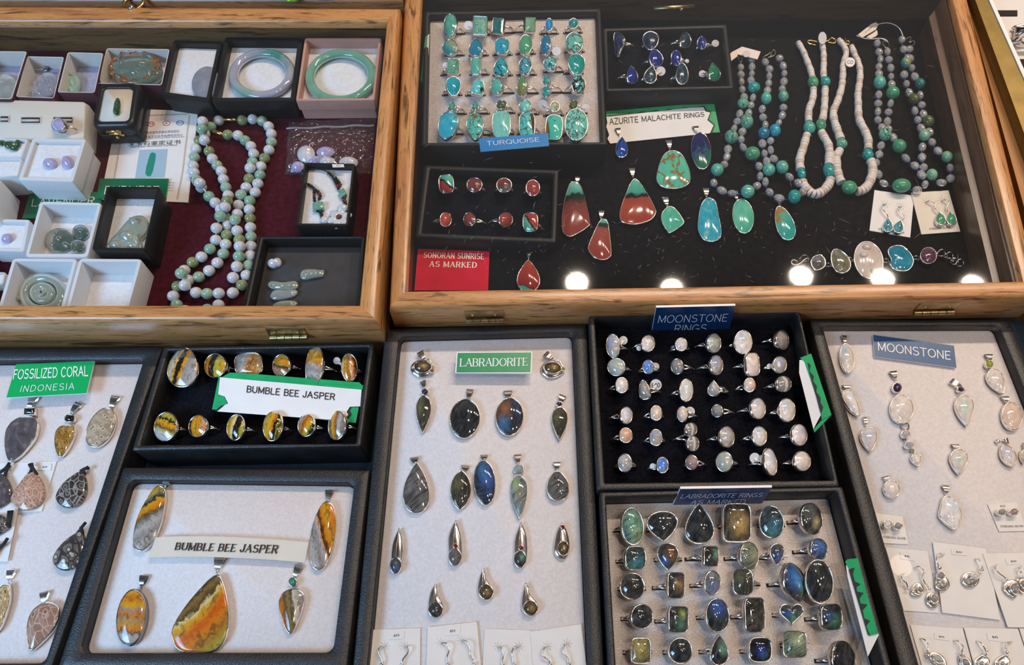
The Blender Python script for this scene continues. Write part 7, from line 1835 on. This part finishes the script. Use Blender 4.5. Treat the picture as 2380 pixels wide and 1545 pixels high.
stud(1027, 355, 38, 38, 'mw', LIE+.0005, 'round moonstone stud, left one on the card at left')
stud(1117, 371, 40, 34, 'mgy', LIE+.0005, 'oval moonstone stud, right one on the card at left')
cd, q0, n0 = slab('earring_card', cT, [(1875, 188), (2120, 170), (2205, 412), (1972, 418)], LIE+.0005, 'small white $20 card with moonstone studs at right edge', 'earring card', PAPER, .0004)
put_text(cd, cT.q([(1980, 366), (2175, 364), (2178, 380), (1984, 384)]), q0, n0, 'STERLING SILVER', 'font', INKG)
put_text(cd, cT.q([(1978, 196), (2020, 194), (2022, 212), (1980, 214)]), q0, n0, '$20', 'font', INKG)
stud(1992, 252, 38, 30, 'mgy', LIE+.0005, 'oval moonstone stud, left one on the $20 card')
stud(2096, 252, 42, 30, 'mbr', LIE+.0005, 'oval moonstone stud, right one on the $20 card')
GK = 'dangling earrings on $45 cards'
zb_ = LIE+.0005
def ecard(q, pl, lb, z):
    cd, q0, n0 = slab('earring_card', cT, q, z, lb, 'earring card', PAPER, .0004, group='white $45 earring cards')
    if pl: tagcard(cT, pl, z+.0004, cd, '$45')
    return cd
c1 = ecard([(1012, 550), (1365, 582), (1462, 1105), (1165, 1085)], [(1132, 588), (1245, 608), (1255, 668), (1138, 645)], '$45 earring card nearest the frame edge, upper row', zb_)
c2 = ecard([(1410, 503), (1858, 560), (1983, 1165), (1492, 1103)], [(1562, 560), (1690, 575), (1704, 620), (1572, 612)], 'largest $45 earring card in the upper row middle', zb_+.0007)
c3 = ecard([(1832, 602), (2330, 596), (2450, 1232), (2045, 1225)], [(2020, 645), (2150, 640), (2160, 695), (2040, 698)], '$45 earring card at the right edge, upper row', zb_+.0012)
c4 = ecard([(1220, 1205), (1662, 1235), (1772, 1640), (1345, 1640)], [(1420, 1272), (1540, 1290), (1552, 1340), (1424, 1325)], '$45 earring card in the lower row, left one', zb_)
c5 = ecard([(1675, 1228), (2130, 1240), (2262, 1640), (1785, 1640)], [(1862, 1272), (1990, 1282), (2010, 1350), (1880, 1335)], '$45 earring card in the lower row, second one', zb_+.0006)
c6 = ecard([(2140, 1232), (2480, 1232), (2600, 1640), (2270, 1640)], None, 'blank white earring card at the lower right corner', zb_+.0002)
pin_marks(c1, cU, [(415, 420)], zb_+.0001, 60)
def deco(t, G, plate, z, balls=()):
    px, un = outl(G, *plate) if not isinstance(plate, list) else outl(G, plate, 0, 0, 0, 0)
    P = [U(p, z+.0012) for p in px]
    c = cen(P)
    mesh('silver_plate', loft([[c+(p-c)*r+V((0, 0, h)) for p in P] for r, h in ((.95, -.001), (1, -.0004), (.97, .0003), (.8, .0001), (.3, .0001))], True, True), SILVER, t)
    for (x, y, r) in balls:
        k = (U(G(x+1, y), z)-U(G(x, y), z)).length
        mesh('silver_bead', ball(U(G(x, y), z+.0024), r*k, 7), SILVER, t)
for (z, st, key, hk, plate, balls, lb) in (
  (zb_, ('q', 480, 690, 52, 38, 60), 'mgy', [(300, 500), (275, 540), (300, 590), (325, 610), (345, 665)], ('E', 455, 692, 84, 74, -60), [(345, 675, 16), (412, 685, 14), (330, 605, 12)], 'oval silver moonstone earring, left one on card nearest frame edge'),
  (zb_, ('o', 645, 790, 46, 62, -15), 'mgy', [(425, 432), (480, 425), (530, 480), (510, 545), (545, 625)], ('o', 625, 805, 74, 94, -20), [(590, 680, 16), (570, 650, 12), (555, 625, 12)], 'oval silver moonstone earring, right one on card nearest frame edge'),
  (zb_+.0007, ('o', 725, 528, 48, 50, 0), 'mgy', [(755, 290), (710, 275), (672, 320), (680, 380), (702, 435)], ('p', 732, 595, 90, 108, -10), [(702, 435, 26), (705, 600, 16), (765, 602, 16), (732, 640, 16), (690, 635, 14)], 'round silver moonstone earring with beads, left one on largest card'),
  (zb_+.0007, ('o', 1108, 532, 48, 44, 0), 'mb', [(1115, 335), (1160, 350), (1190, 410), (1190, 455)], ('o', 1058, 570, 102, 92, 0), [(1190, 460, 18), (1160, 490, 14), (1000, 560, 18), (1040, 605, 18), (1075, 590, 16)], 'round silver moonstone earring with beads, right one on largest card'),
  (zb_+.0012, ('q', 1565, 680, 58, 78, -12), 'mgy', [(1355, 405), (1340, 440), (1380, 495), (1440, 540), (1470, 570)], ('q', 1535, 682, 108, 112, -14), [(1465, 565, 20)], 'leaf shaped silver moonstone earring at right edge, left of pair'),
  (zb_+.0012, ('q', 1655, 625, 38, 52, -12), 'mgy', [(1640, 420), (1612, 450), (1640, 500), (1650, 550)], ('q', 1645, 640, 72, 100, -10), [(1630, 545, 18)], 'leaf shaped silver moonstone earring at right edge, right of pair'),
  (zb_, ('m', 690, 1478, 48, 78, -55), 'mg', [(490, 1240), (545, 1265), (580, 1330), (560, 1390), (580, 1430)], ('m', 688, 1485, 66, 125, -52), [(590, 1405, 18), (575, 1440, 20), (600, 1470, 14)], 'pointed silver moonstone earring in lower row, first from left'),
  (zb_, ('m', 1005, 1520, 44, 72, -40), 'mgy', [(870, 1265), (930, 1280), (975, 1340), (960, 1390), (945, 1430)], ('m', 1000, 1525, 62, 110, -40), [(945, 1420, 18), (975, 1428, 16), (985, 1490, 14)], 'pointed silver moonstone earring in lower row, second from left'),
  (zb_+.0006, ('o', 1180, 1530, 40, 30, 0), 'mc', [(1130, 1270), (1185, 1300), (1215, 1350), (1240, 1390)], ('c', 1185, 1515, 90, 70, -40), [(1240, 1380, 18), (1235, 1420, 14), (1240, 1460, 14)], 'square silver earring in lower row, third from left'),
  (zb_+.0006, ('o', 1420, 1530, 40, 30, 0), 'mc', [(1530, 1282), (1475, 1295), (1462, 1350), (1470, 1400)], ('c', 1420, 1520, 90, 70, -40), [(1470, 1400, 20), (1475, 1440, 14)], 'square silver earring in lower row, fourth from left')):
    t = earring(cU, st, key, hk, z+.0006, lb, GK, dome=.0014, thick=.0028)
    deco(t, cU, plate, z+.0006, balls)
